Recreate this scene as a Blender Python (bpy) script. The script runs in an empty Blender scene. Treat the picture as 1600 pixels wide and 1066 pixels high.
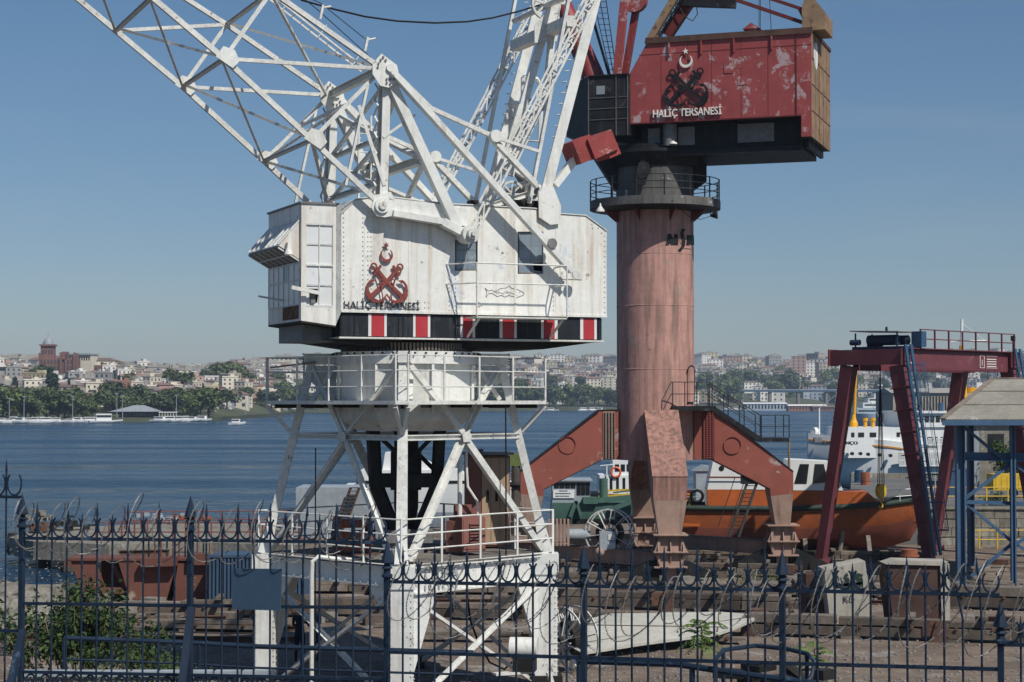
import bpy, math, random
from math import sin, cos, pi, radians, sqrt, atan2
from mathutils import Vector, Matrix, geometry
import numpy as np
R = random.Random(7)
SC = bpy.context.scene
COL = SC.collection
# ------------------------------------------------------------ camera
LENS = 64.0
FP = LENS * 1600 / 36.0            # focal length in pixels of the 1600 px photograph
EYE = 8.0
PITCH = math.atan(92.0 / FP)
cam_d = bpy.data.cameras.new('camera'); cam = bpy.data.objects.new('camera', cam_d); COL.objects.link(cam)
cam_d.lens = LENS; cam_d.sensor_width = 36.0; cam_d.clip_start = 0.5; cam_d.clip_end = 9000
cam.location = (0, 0, EYE); cam.rotation_euler = (pi / 2 + PITCH, 0, 0)
SC.camera = cam
# ------------------------------------------------------------ light
SUN_DIR = Vector((0.60, -0.72, 1.12)).normalized()      # towards the sun
SUN_EL = math.asin(SUN_DIR.z); SUN_AZ = atan2(SUN_DIR.x, SUN_DIR.y)
w = bpy.data.worlds.new('World'); SC.world = w; w.use_nodes = True
nt = w.node_tree; nt.nodes.clear()
out = nt.nodes.new('ShaderNodeOutputWorld'); bg = nt.nodes.new('ShaderNodeBackground')
sky = nt.nodes.new('ShaderNodeTexSky'); sky.sky_type = 'NISHITA'; sky.sun_disc = False
sky.sun_elevation = SUN_EL; sky.sun_rotation = SUN_AZ; sky.altitude = 0
sky.air_density = 1.0; sky.dust_density = 0.35; sky.ozone_density = 2.5
hs = nt.nodes.new('ShaderNodeHueSaturation'); hs.inputs['Saturation'].default_value = 1.08
mu = nt.nodes.new('ShaderNodeMix'); mu.data_type = 'RGBA'; mu.blend_type = 'MULTIPLY'; mu.inputs[0].default_value = 1.0
mu.inputs[7].default_value = (0.80, 0.895, 0.99, 1)
bg.inputs['Strength'].default_value = 0.0665
# the greenish tint that the sky model gives the lowest degrees of sky is taken down; it clears upwards
tg = nt.nodes.new('ShaderNodeTexCoord'); sx_ = nt.nodes.new('ShaderNodeSeparateXYZ'); zr_ = nt.nodes.new('ShaderNodeMapRange'); zr_.inputs['From Min'].default_value = .0; zr_.inputs['From Max'].default_value = .2
tm = nt.nodes.new('ShaderNodeMix'); tm.data_type = 'RGBA'; tm.inputs[6].default_value = (.75, .80, .96, 1); tm.inputs[7].default_value = (.80, .905, .99, 1)
nt.links.new(tg.outputs['Generated'], sx_.inputs[0]); nt.links.new(sx_.outputs['Z'], zr_.inputs['Value']); nt.links.new(zr_.outputs[0], tm.inputs[0]); nt.links.new(tm.outputs[2], mu.inputs[7])
nt.links.new(sky.outputs[0], hs.inputs['Color']); nt.links.new(hs.outputs[0], mu.inputs[6])
ctc = nt.nodes.new('ShaderNodeTexCoord'); cmp_ = nt.nodes.new('ShaderNodeMapping'); cmp_.inputs['Scale'].default_value = (1.5, 1.5, 9); cmp_.inputs['Rotation'].default_value = (.15, .1, 0)
cn_ = nt.nodes.new('ShaderNodeTexNoise'); cn_.inputs['Scale'].default_value = 2.2; cn_.inputs['Detail'].default_value = 8; cn_.inputs['Distortion'].default_value = .6
cr_ = nt.nodes.new('ShaderNodeMapRange'); cr_.inputs['From Min'].default_value = .52; cr_.inputs['From Max'].default_value = .8; cr_.inputs['To Max'].default_value = .22
cm_ = nt.nodes.new('ShaderNodeMix'); cm_.data_type = 'RGBA'; cm_.inputs[7].default_value = (5.2, 5.9, 6.6, 1)      # thin high cirrus
nt.links.new(ctc.outputs['Generated'], cmp_.inputs[0]); nt.links.new(cmp_.outputs[0], cn_.inputs['Vector']); nt.links.new(cn_.outputs['Fac'], cr_.inputs['Value']); nt.links.new(cr_.outputs[0], cm_.inputs[0]); nt.links.new(mu.outputs[2], cm_.inputs[6])
nt.links.new(cm_.outputs[2], bg.inputs['Color']); nt.links.new(bg.outputs[0], out.inputs['Surface'])
sl = bpy.data.lights.new('sun', 'SUN'); sl.energy = 4.1; sl.angle = radians(0.53); sl.color = (1.0, 0.95, 0.86)
so = bpy.data.objects.new('sun', sl); COL.objects.link(so)
so.rotation_euler = SUN_DIR.to_track_quat('Z', 'Y').to_euler(); so.location = (40, -60, 90)
SC.view_settings.view_transform = 'Standard'; SC.view_settings.look = 'None'
SC.view_settings.exposure = 0.10; SC.view_settings.gamma = 1.0; SC.view_settings.use_curve_mapping = False
SC.cycles.max_bounces = 6; SC.cycles.volume_bounces = 1; SC.cycles.diffuse_bounces = 3
SC.cycles.caustics_reflective = False; SC.cycles.caustics_refractive = False
# ------------------------------------------------------------ pixel geometry (photograph pixel -> world)
def ray(px, py):
    a = (px - 800) / FP; b = (533 - py) / FP
    return Vector((a, cos(PITCH) - b * sin(PITCH), sin(PITCH) + b * cos(PITCH)))
def atY(px, py, Y):
    d = ray(px, py); t = Y / d.y
    return Vector((d.x * t, Y, EYE + d.z * t))
def atZ(px, py, Z):
    d = ray(px, py); t = (Z - EYE) / d.z
    return Vector((d.x * t, d.y * t, Z))
def XD(px, D): return (px - 800) / FP * D
class Frame:
    """local axes u (right), v (away), z; origin on the ground"""
    def __init__(s, x, y, yaw_deg, z=0.0):
        s.o = Vector((x, y, z)); s.yaw = radians(yaw_deg)
        s.M = Matrix.Translation(s.o) @ Matrix.Rotation(s.yaw, 4, 'Z'); s.I = s.M.inverted()
    def loc(s, p): return s.I @ Vector(p)
    def wor(s, u, v, z): return s.M @ Vector((u, v, z))
    def hv(s, px, py, v):                       # hit of the pixel's ray with the plane v = const, in local coords
        c = s.I @ Vector((0, 0, EYE)); d = s.I.to_3x3() @ ray(px, py)
        t = (v - c.y) / d.y; return c + d * t
    def hu(s, px, py, u):
        c = s.I @ Vector((0, 0, EYE)); d = s.I.to_3x3() @ ray(px, py)
        t = (u - c.x) / d.x; return c + d * t
    def hz(s, px, py, z):
        c = s.I @ Vector((0, 0, EYE)); d = s.I.to_3x3() @ ray(px, py)
        t = (z - c.z) / d.z; return c + d * t
def proj(p):
    p = Vector(p) - Vector((0, 0, EYE))
    y = p.y * cos(PITCH) + p.z * sin(PITCH); z = -p.y * sin(PITCH) + p.z * cos(PITCH)
    return 800 + FP * p.x / y, 533 - FP * z / y
# ------------------------------------------------------------ materials
def srgb(h):
    h = h.lstrip('#'); r = []
    for i in (0, 2, 4):
        c = int(h[i:i + 2], 16) / 255; r.append(c / 12.92 if c <= .04045 else ((c + .055) / 1.055) ** 2.4)
    return tuple(r)
MATS = {}
def ramp(nt, src, a, b, ca=(0, 0, 0, 1), cb=(1, 1, 1, 1)):
    r = nt.nodes.new('ShaderNodeValToRGB'); r.color_ramp.elements[0].position = a; r.color_ramp.elements[1].position = b
    r.color_ramp.elements[0].color = ca; r.color_ramp.elements[1].color = cb
    nt.links.new(src, r.inputs[0]); return r.outputs[0]
def paint(name, col, rough=.55, var=.15, rust=0.0, rustcol=(.13, .045, .02), chalk=0.0, chalkcol=(.5, .48, .46),
          streak=0.0, streakcol=None, scale=1.0, bump=.15, metal=0.0, spec=.4, rnd=0.0, geo=False, seed=0.0, dirt=0.0):
    """weathered paint: tone variation, chalky worn patches, rust spots and vertical rust runs"""
    if name in MATS: return MATS[name]
    m = bpy.data.materials.new(name); m.use_nodes = True; nt = m.node_tree; L = nt.links
    b = nt.nodes['Principled BSDF']; b.inputs['Roughness'].default_value = rough; b.inputs['Metallic'].default_value = metal
    b.inputs['Specular IOR Level'].default_value = spec if max(col) > .1 else spec * .45
    tc = nt.nodes.new('ShaderNodeTexCoord'); mp = nt.nodes.new('ShaderNodeMapping'); mp.inputs['Location'].default_value = (seed * 3.1, seed * 1.7, seed * .9)
    if geo:
        g = nt.nodes.new('ShaderNodeNewGeometry'); L.new(g.outputs['Position'], mp.inputs[0])
    else: L.new(tc.outputs['Object'], mp.inputs[0])
    def noise(sc, det=5, ro=.6, vec=None, dist=0):
        n = nt.nodes.new('ShaderNodeTexNoise'); n.inputs['Scale'].default_value = sc; n.inputs['Detail'].default_value = det
        n.inputs['Roughness'].default_value = ro; n.inputs['Distortion'].default_value = dist
        L.new(vec or mp.outputs[0], n.inputs['Vector']); return n.outputs['Fac']
    def mix(f, a, bb, bt='MIX'):
        x = nt.nodes.new('ShaderNodeMix'); x.data_type = 'RGBA'; x.blend_type = bt
        for s, i in ((f, 0), (a, 6), (bb, 7)):
            if hasattr(s, 'is_output'): L.new(s, x.inputs[i])
            else: x.inputs[i].default_value = s if i == 0 else tuple(s) + (1,)
        return x.outputs[2]
    lo = tuple(max(0, c * (1 - var * 1.3)) for c in col); hi = tuple(min(1, c * (1 + var)) for c in col)
    n1 = noise(.9 * scale, 8, .65)
    c = mix(ramp(nt, n1, .3, .7), lo, hi)
    fine = noise(14 * scale, 6, .7)
    c = mix(ramp(nt, fine, .35, .75, (.82, .82, .82, 1), (1.08, 1.08, 1.08, 1)), (0, 0, 0), c) if False else c
    if rnd:
        oi = nt.nodes.new('ShaderNodeObjectInfo')
        rr = ramp(nt, oi.outputs['Random'], 0, 1, (1 - rnd,) * 3 + (1,), (1 + rnd * .6,) * 3 + (1,))
        c = mix(1.0, c, rr, 'MULTIPLY')
    if chalk:
        f = ramp(nt, noise(1.1 * scale, 12, .72, dist=.4), .66 - chalk * .3, .70 - chalk * .28)
        g = nt.nodes.new('ShaderNodeMath'); g.operation = 'MULTIPLY'; L.new(f, g.inputs[0]); g.inputs[1].default_value = .75
        c = mix(g.outputs[0], c, chalkcol)
    if streak:
        ms = nt.nodes.new('ShaderNodeMapping'); ms.inputs['Scale'].default_value = (5 * scale, 5 * scale, .35 * scale)
        L.new(mp.outputs[0], ms.inputs[0])
        f = ramp(nt, noise(1.0, 6, .6, ms.outputs[0]), .60 - streak * .18, .80 - streak * .15)
        g = nt.nodes.new('ShaderNodeMath'); g.operation = 'MULTIPLY'; L.new(f, g.inputs[0]); g.inputs[1].default_value = min(.8, streak)
        c = mix(g.outputs[0], c, streakcol or rustcol)
    if rust:
        f = ramp(nt, noise(2.7 * scale, 14, .78), .68 - rust * .3, .72 - rust * .27)
        c = mix(f, c, rustcol)
    if dirt:
        g = nt.nodes.new('ShaderNodeMath'); g.operation = 'MULTIPLY'; L.new(ramp(nt, noise(5 * scale, 10, .75), .42, .75), g.inputs[0]); g.inputs[1].default_value = dirt
        c = mix(g.outputs[0], c, (.05, .045, .04))
    L.new(c, b.inputs['Base Color'])
    if bump:
        bp = nt.nodes.new('ShaderNodeBump'); bp.inputs['Strength'].default_value = bump; bp.inputs['Distance'].default_value = .03
        L.new(fine, bp.inputs['Height']); L.new(bp.outputs[0], b.inputs['Normal'])
    rg = nt.nodes.new('ShaderNodeMapRange'); rg.inputs['To Min'].default_value = max(.05, rough - .12); rg.inputs['To Max'].default_value = min(1, rough + .15)
    L.new(n1, rg.inputs['Value']); L.new(rg.outputs[0], b.inputs['Roughness'])
    MATS[name] = m; return m
def glass(name, col=(.03, .04, .05), rough=.08):
    if name in MATS: return MATS[name]
    m = bpy.data.materials.new(name); m.use_nodes = True; b = m.node_tree.nodes['Principled BSDF']
    b.inputs['Base Color'].default_value = col + (1,); b.inputs['Roughness'].default_value = rough; b.inputs['Specular IOR Level'].default_value = .7
    MATS[name] = m; return m
# ------------------------------------------------------------ mesh building
def link(o, parent=None):
    COL.objects.link(o)
    if parent is not None: o.parent = parent
    return o
def tag(o, label=None, cat=None, group=None, kind=None):
    if label: o['label'] = label
    if cat: o['category'] = cat
    if group: o['group'] = group
    if kind: o['kind'] = kind
    return o
def thing(name, label, cat, fr=None, group=None):
    o = bpy.data.objects.new(name, None); COL.objects.link(o); o.empty_display_size = .5
    if fr is not None:
        if isinstance(fr, Frame): o.location = fr.o; o.rotation_euler = (0, 0, fr.yaw)
        else: o.location = fr
    return tag(o, label, cat, group)
V = Vector
def basis(p, q, up):
    d = (q - p); L = d.length; d = d / L if L > 1e-9 else V((0, 0, 1))
    up = V(up)
    if abs(d.dot(up)) > .985: up = V((0, 1, 0)) if abs(d.y) < .9 else V((1, 0, 0))
    s = d.cross(up).normalized(); n = s.cross(d).normalized()
    return d, s, n, L
EACH = {'gusset', 'drum_rib', 'grey_panel', 'visor_cheek', 'bearer', 'edge_beam', 'roof_post', 'panel_seam', 'cab_seam', 'seam_strip', 'rung', 'soffit_bar', 'counterweight', 'mast_web', 'portal_splice', 'floor', 'bogie', 'window_mullion', 'roof_frame'}
class MB:
    def __init__(s): s.v = []; s.f = []; s.m = []; s.cm = 0; s.g = []
    def add(s, vs, fs):
        b = len(s.v); s.g.append((b, len(s.f))); s.v.extend([tuple(x) for x in vs]); s.f.extend([tuple(i + b for i in f) for f in fs]); s.m.extend([s.cm] * len(fs)); return s
    BF = [(0, 3, 2, 1), (4, 5, 6, 7), (0, 1, 5, 4), (1, 2, 6, 5), (2, 3, 7, 6), (3, 0, 4, 7)]
    def box(s, lo, hi):
        (a, b, c), (d, e, f) = lo, hi
        if a > d: a, d = d, a
        if b > e: b, e = e, b
        if c > f: c, f = f, c
        return s.add([(a, b, c), (d, b, c), (d, e, c), (a, e, c), (a, b, f), (d, b, f), (d, e, f), (a, e, f)], s.BF)
    def cbox(s, c, sz, yaw=0):
        x, y, z = [k / 2 for k in sz]; c = V(c); M = Matrix.Rotation(yaw, 3, 'Z')
        return s.add([c + M @ V(p) for p in ((-x, -y, -z), (x, -y, -z), (x, y, -z), (-x, y, -z), (-x, -y, z), (x, -y, z), (x, y, z), (-x, y, z))], s.BF)
    def beam(s, p, q, w, h=None, up=(0, 0, 1), shape='box', t=None, w2=None, h2=None):
        p = V(p); q = V(q); h = h or w; d, sd, n, L = basis(p, q, up)
        def bx(cw, ch, ww, hh, k=1.0):
            vs = []
            for e, kk in ((p, 1.0), (q, k)):
                for a, b in ((-1, -1), (1, -1), (1, 1), (-1, 1)):
                    vs.append(e + sd * (cw * kk + a * ww / 2 * kk) + n * (ch * kk + b * hh / 2 * kk))
            s.add(vs, s.BF)
        if shape == 'box':
            w2 = w if w2 is None else w2; h2 = h if h2 is None else h2; vs = []
            for e, ww, hh in ((p, w, h), (q, w2, h2)):
                for a, b in ((-1, -1), (1, -1), (1, 1), (-1, 1)): vs.append(e + sd * (a * ww / 2) + n * (b * hh / 2))
            s.add(vs, s.BF)
        elif shape == 'I':
            t = t or h * .1
            bx(0, h / 2 - t / 2, w, t); bx(0, -h / 2 + t / 2, w, t); bx(0, 0, t * .8, h - 2 * t)
        elif shape == 'H':
            t = t or w * .1
            bx(w / 2 - t / 2, 0, t, h); bx(-w / 2 + t / 2, 0, t, h); bx(0, 0, w - 2 * t, t * .8)
        elif shape == 'L':
            t = t or h * .14
            bx(0, -h / 2 + t / 2, w, t); bx(-w / 2 + t / 2, t / 2, t, h - t)
        elif shape == 'C':
            t = t or h * .12
            bx(0, h / 2 - t / 2, w, t); bx(0, -h / 2 + t / 2, w, t); bx(-w / 2 + t / 2, 0, t, h - 2 * t)
        return s
    def tube(s, p, q, r, n=8, r2=None, cap=True):
        p = V(p); q = V(q); r2 = r if r2 is None else r2; d, a, b, L = basis(p, q, (0, 0, 1)); vs = []
        for e, rr in ((p, r), (q, r2)):
            for i in range(n):
                t = 2 * pi * i / n; vs.append(e + a * (cos(t) * rr) + b * (sin(t) * rr))
        fs = [(i, (i + 1) % n, n + (i + 1) % n, n + i) for i in range(n)]
        if cap: fs += [tuple(range(n - 1, -1, -1)), tuple(range(n, 2 * n))]
        return s.add(vs, fs)
    def path(s, pts, r, n=6, closed=False):
        pts = [V(p) for p in pts]; k = len(pts)
        if k < 2: return s
        vs = []; prev = None
        for i, p in enumerate(pts):
            if closed: d = pts[(i + 1) % k] - pts[i - 1]
            else: d = pts[min(i + 1, k - 1)] - pts[max(i - 1, 0)]
            d = d.normalized() if d.length > 1e-9 else V((0, 0, 1))
            if prev is None:
                up = V((0, 0, 1)) if abs(d.z) < .9 else V((1, 0, 0)); a = d.cross(up).normalized()
            else: a = (prev - d * prev.dot(d)).normalized()
            prev = a; b = d.cross(a)
            rr = r[i] if isinstance(r, (list, tuple)) else r
            for j in range(n):
                t = 2 * pi * j / n; vs.append(p + a * (cos(t) * rr) + b * (sin(t) * rr))
        fs = []
        for i in range(k if closed else k - 1):
            o = i * n; o2 = ((i + 1) % k) * n
            for j in range(n): fs.append((o + j, o2 + j, o2 + (j + 1) % n, o + (j + 1) % n))
        if not closed: fs += [tuple(range(n)), tuple(range((k - 1) * n + n - 1, (k - 1) * n - 1, -1))]
        return s.add(vs, fs)
    def prism(s, poly, vec):
        poly = [V(p) for p in poly]; vec = V(vec); n = len(poly)
        vs = poly + [p + vec for p in poly]
        tri = geometry.tessellate_polygon([poly]); 
        fs = [tuple(t) for t in tri] + [tuple(n + i for i in reversed(t)) for t in tri] + [(i, n + i, n + (i + 1) % n, (i + 1) % n) for i in range(n)]
        return s.add(vs, fs)
    def holed(s, outer, holes, vec):
        loops = [[V(p) for p in outer]] + [[V(p) for p in h] for h in holes]; vec = V(vec)
        flat = [p for l in loops for p in l]; n = len(flat)
        tri = geometry.tessellate_polygon(loops)
        fs = [tuple(t) for t in tri] + [tuple(n + i for i in reversed(t)) for t in tri]; b = 0
        for l in loops:
            k = len(l); fs += [(b + i, n + b + i, n + b + (i + 1) % k, b + (i + 1) % k) for i in range(k)]; b += k
        return s.add(flat + [p + vec for p in flat], fs)
    def lathe(s, prof, c=(0, 0, 0), n=24, cap=True):
        c = V(c); vs = []
        for r, z in prof:
            for i in range(n):
                t = 2 * pi * i / n; vs.append(c + V((r * cos(t), r * sin(t), z)))
        k = len(prof); fs = []
        for j in range(k - 1):
            for i in range(n): fs.append((j * n + i, j * n + (i + 1) % n, (j + 1) * n + (i + 1) % n, (j + 1) * n + i))
        if cap: fs += [tuple(range(n - 1, -1, -1)), tuple(range((k - 1) * n, k * n))]
        return s.add(vs, fs)
    def disc(s, c, ax, r, t, n=16, r_in=0):
        c = V(c); ax = V(ax).normalized()
        if not r_in: return s.tube(c - ax * t / 2, c + ax * t / 2, r, n)
        a = ax.orthogonal().normalized(); b = ax.cross(a); vs = []
        for e in (-t / 2, t / 2):
            for rr in (r_in, r):
                for i in range(n):
                    q = 2 * pi * i / n; vs.append(c + ax * e + a * (cos(q) * rr) + b * (sin(q) * rr))
        fs = []
        for i in range(n):
            j = (i + 1) % n
            fs += [(i, j, n + j, n + i), (2 * n + i, 3 * n + i, 3 * n + j, 2 * n + j), (n + i, n + j, 3 * n + j, 3 * n + i), (i, 2 * n + i, 2 * n + j, j)]
        return s.add(vs, fs)
    def sphere(s, c, r, n=10, m=6, sz=1):
        return s.lathe([(max(.001, r * sin(pi * i / m)), -r * sz * cos(pi * i / m)) for i in range(m + 1)], c, n)
    def rail(s, pts, h, r=.022, rows=3, post=None, top_r=None):
        """guard rail along a polyline of floor points"""
        pts = [V(p) for p in pts]
        for k in range(rows):
            z = h * (k + 1) / rows
            for a, b in zip(pts, pts[1:]): s.tube(a + V((0, 0, z)), b + V((0, 0, z)), top_r or r, 6)
        for a in (post or pts): s.tube(a, V(a) + V((0, 0, h)), r * 1.1, 6)
        return s
    def lattice(s, p, q, w, h, n, cr=.03, lr=.018, up=(0, 0, 1), w2=None, h2=None):
        p = V(p); q = V(q); d, sd, nn, L = basis(p, q, up); w2 = w2 or w; h2 = h2 or h
        def pt(t, a, b): return p + d * (L * t) + sd * (a * (w + (w2 - w) * t) / 2) + nn * (b * (h + (h2 - h) * t) / 2)
        cs = [(-1, -1), (1, -1), (1, 1), (-1, 1)]
        for a, b in cs: s.beam(pt(0, a, b), pt(1, a, b), cr * 2, cr * 2, up=nn, shape='L', t=cr * .5)
        for k in range(4):
            a, b = cs[k], cs[(k + 1) % 4]
            for i in range(n if k % 2 == 0 or n < 10 else 0):
                c0, c1 = (a, b) if (i + k) % 2 else (b, a)
                s.beam(pt(i / n, *c0), pt((i + 1) / n, *c1), lr * 2, lr * .8, up=nn)
                if k % 2 == 0: s.beam(pt((i + 1) / n, *c0), pt((i + 1) / n, *c1), lr * 2, lr * .8, up=nn)
        return s
    def build(s, name, mats, parent=None, smooth=None, kind=None, label=None):
        if name in EACH and len(s.g) > 1 and parent is not None and not kind:
            first = None; g = s.g + [(len(s.v), len(s.f))]
            for (v0, f0), (v1, f1) in zip(g, g[1:]):
                q = MB(); q.v = s.v[v0:v1]; q.f = [tuple(i - v0 for i in f) for f in s.f[f0:f1]]; q.m = s.m[f0:f1]; o = q.build(name, mats, parent, smooth, None, label); first = first or o
            return first
        me = bpy.data.meshes.new(name); me.from_pydata(s.v, [], s.f)
        if not isinstance(mats, (list, tuple)): mats = [mats]
        for m in mats: me.materials.append(m)
        if len(mats) > 1: me.polygons.foreach_set('material_index', s.m)
        me.validate(); me.update()
        if smooth:
            me.polygons.foreach_set('use_smooth', [True] * len(me.polygons))
            me.set_sharp_from_angle(angle=radians(smooth if smooth > 1 else 35))
        o = bpy.data.objects.new(name, me); link(o, parent)
        if kind: o['kind'] = kind
        if label: o['label'] = label
        return o
def recalc(o):
    import bmesh
    bm = bmesh.new(); bm.from_mesh(o.data); bmesh.ops.recalc_face_normals(bm, faces=bm.faces); bm.to_mesh(o.data); bm.free(); return o
def copy_tree(o, parent=None, loc=None, rotz=None, label=None):
    c = o.copy(); COL.objects.link(c); c.parent = parent
    if loc is not None: c.location = loc
    if rotz is not None: c.rotation_euler = (0, 0, rotz)
    if label: c['label'] = label
    for ch in list(o.children): copy_tree(ch, c)
    return c
def textm(txt, p0, U, Z, depth, mat, parent, name='lettering', bold=0.0, kind=None):
    """text filling the parallelogram p0 + a*U + b*Z, raised by vector depth"""
    cu = bpy.data.curves.new('t', 'FONT'); cu.body = txt; cu.extrude = .1; cu.offset = bold; cu.resolution_u = 3
    ob = bpy.data.objects.new('t', cu); COL.objects.link(ob)
    dg = bpy.context.evaluated_depsgraph_get(); me = bpy.data.meshes.new_from_object(ob.evaluated_get(dg)); bpy.data.objects.remove(ob)
    co = [v.co.copy() for v in me.vertices]
    x0 = min(c.x for c in co); x1 = max(c.x for c in co); y0 = min(c.y for c in co); y1 = max(c.y for c in co)
    for v, c in zip(me.vertices, co):
        v.co = V(p0) + V(U) * ((c.x - x0) / (x1 - x0)) + V(Z) * ((c.y - y0) / (y1 - y0)) + V(depth) * ((c.z + .1) / .2)
    me.materials.clear(); me.materials.append(mat); me.name = name
    o = bpy.data.objects.new(name, me); link(o, parent)
    if kind: o['kind'] = kind
    return o
# ============================================================ SETTING
def water_mat():
    m = bpy.data.materials.new('water'); m.use_nodes = True; nt = m.node_tree; L = nt.links; b = nt.nodes['Principled BSDF']
    b.inputs['Base Color'].default_value = (.010, .042, .085, 1); b.inputs['Roughness'].default_value = .16; b.inputs['IOR'].default_value = 1.33
    g = nt.nodes.new('ShaderNodeNewGeometry')
    def nz(scx, scy, sc, det):
        mp = nt.nodes.new('ShaderNodeMapping'); mp.inputs['Scale'].default_value = (scx, scy, 1); mp.inputs['Rotation'].default_value = (0, 0, .25)
        L.new(g.outputs['Position'], mp.inputs[0])
        n = nt.nodes.new('ShaderNodeTexNoise'); n.inputs['Scale'].default_value = sc; n.inputs['Detail'].default_value = det; n.inputs['Roughness'].default_value = .62
        L.new(mp.outputs[0], n.inputs['Vector']); return n.outputs['Fac']
    a = nz(1.0, .45, 1.1, 6); c = nz(1.0, .42, .22, 5); d = nz(.12, 1.0, .035, 3)
    ad = nt.nodes.new('ShaderNodeMath'); ad.operation = 'MULTIPLY_ADD'; L.new(c, ad.inputs[0]); ad.inputs[1].default_value = 4.0; L.new(a, ad.inputs[2])
    bp = nt.nodes.new('ShaderNodeBump'); bp.inputs['Strength'].default_value = 1.0; bp.inputs['Distance'].default_value = .9
    L.new(ad.outputs[0], bp.inputs['Height']); L.new(bp.outputs[0], b.inputs['Normal'])
    r = nt.nodes.new('ShaderNodeMapRange'); r.inputs['From Min'].default_value = .35; r.inputs['From Max'].default_value = .65
    r.inputs['To Min'].default_value = .10; r.inputs['To Max'].default_value = .34; L.new(d, r.inputs['Value']); L.new(r.outputs[0], b.inputs['Roughness'])
    return m
M_water = water_mat()
M_yard = paint('yard concrete', srgb('#7a6c60'), .9, .32, rust=.22, rustcol=(.07, .055, .045), chalk=.35, chalkcol=(.30, .28, .26), scale=.35, bump=.6, geo=True, dirt=.75, spec=.2)
M_quay = paint('quay asphalt', srgb('#6b6b6a'), .9, .2, chalk=.2, chalkcol=(.26, .26, .25), scale=.25, bump=.4, geo=True, dirt=.35, spec=.2)
M_conc = paint('old concrete', srgb('#8a867c'), .9, .22, rust=.2, rustcol=(.10, .09, .075), chalk=.3, chalkcol=(.42, .41, .38), streak=.5, streakcol=(.09, .085, .08), bump=.6, dirt=.6, spec=.2)
M_stone = paint('dock stone', srgb('#8f8b80'), .9, .25, chalk=.3, chalkcol=(.42, .41, .38), streak=.6, streakcol=(.07, .07, .06), bump=.7, rnd=.25, dirt=.5, spec=.2)
M_soil = paint('hill soil', (.075, .085, .05), .95, .3, scale=.02, bump=0, geo=True)
# ground sheets
def sheet(name, pts, z0, z1, mat, n=0):
    mb = MB(); poly = [V((x, y, z0)) for x, y in pts]; mb.prism(poly, (0, 0, z1 - z0)); o = mb.build(name, mat, kind='structure'); return recalc(o)
mb = MB(); mb.add([(-2600, -160, -1), (2600, -160, -1), (2600, 3600, -1), (-2600, 3600, -1)], [(0, 1, 2, 3)])
mb.build('water', M_water, kind='structure')
yard_pts = [(-60, -120), (80, -120), (80, 100.5), (34, 100.5), (XD(1300, 104), 104), (XD(1240, 119), 119), (XD(1060, 119), 119), (XD(840, 117), 117), (XD(600, 113), 113),
            (XD(478, 110), 110), (XD(440, 98), 98), (XD(460, 80), 80), (XD(330, 76), 76), (XD(105, 74.4), 74.4), (XD(60, 72.3), 72.3), (XD(-40, 73.5), 73.5), (-60, 73.5)]
yard = MB()
yard.prism([V((x, y, -1.6)) for x, y in yard_pts], (0, 0, 1.6)); recalc(yard.build('yard_ground', M_yard, kind='structure'))
quay_pts = [(XD(1325, 101), 101), (95, 101), (95, 149), (XD(1330, 149), 149)]
sheet('upper_quay', quay_pts, -1.5, 2.0, M_quay)
# far terrain -------------------------------------------------
def lerp_tab(tab, x):
    if x <= tab[0][0]: return tab[0][1]
    for (a, b), (c, d) in zip(tab, tab[1:]):
        if x <= c: return b + (d - b) * (x - a) / (c - a)
    return tab[-1][1]
SHORE = [(-900, 680), (60, 712), (330, 760), (425, 985), (470, 1250), (760, 1420), (1120, 1560), (1320, 1750), (2400, 1800)]
CREST = [(-900, 1150), (150, 1150), (400, 1500), (520, 2150), (900, 2350), (2400, 2600)]
CRH = [(-900, 21), (30, 22), (110, 20), (200, 18), (330, 21), (430, 30), (560, 42), (760, 42), (1000, 44), (1300, 46), (1500, 54), (2400, 60)]
def shore(px): return lerp_tab(SHORE, px)
def hill(px, D):
    s, c, h = shore(px), lerp_tab(CREST, px), lerp_tab(CRH, px)
    t = (D - s - 25) / (c - s - 25)
    if t <= 0: return .6
    t = min(t, 1.0); t = t * (1.15 - .15 * t) ; t = min(t, 1)
    return .6 + (h - .6) * (t ** .9) + 1.2 * sin(px * .021 + D * .004) * min(1, t * 4)
mb = MB(); cols = list(range(-900, 2401, 25)); rows = 26
for px in cols:
    s = shore(px); c = lerp_tab(CREST, px)
    for j in range(rows):
        if j == 0: D, z = s, -1.6
        elif j == 1: D, z = s + .5, .6
        else: D = s + 1 + (c * 1.22 - s) * ((j - 1) / (rows - 2)); z = hill(px, D)
        mb.v.append((XD(px, D), D, z))
for i in range(len(cols) - 1):
    for j in range(rows - 1):
        a = i * rows + j; mb.f.append((a, a + rows, a + rows + 1, a + 1)); mb.m.append(0)
mb.build('hills', M_soil, smooth=60, kind='structure')
# haze ---------------------------------------------------------
hz = MB(); hz.box((-2900, -170, -3), (2900, 3700, 92)); ho = hz.build('haze', [], kind='stuff')
hm = bpy.data.materials.new('haze'); hm.use_nodes = True; hn = hm.node_tree; hn.nodes.clear()
ho_ = hn.nodes.new('ShaderNodeOutputMaterial'); hv = hn.nodes.new('ShaderNodeVolumePrincipled')
hv.inputs['Color'].default_value = (.66, .80, 1.0, 1); hv.inputs['Density'].default_value = .00013; hv.inputs['Anisotropy'].default_value = .15
hn.links.new(hv.outputs[0], ho_.inputs['Volume']); ho.data.materials.append(hm); tag(ho, 'thin blue summer haze lying over the water and the far hillsides')

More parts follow.
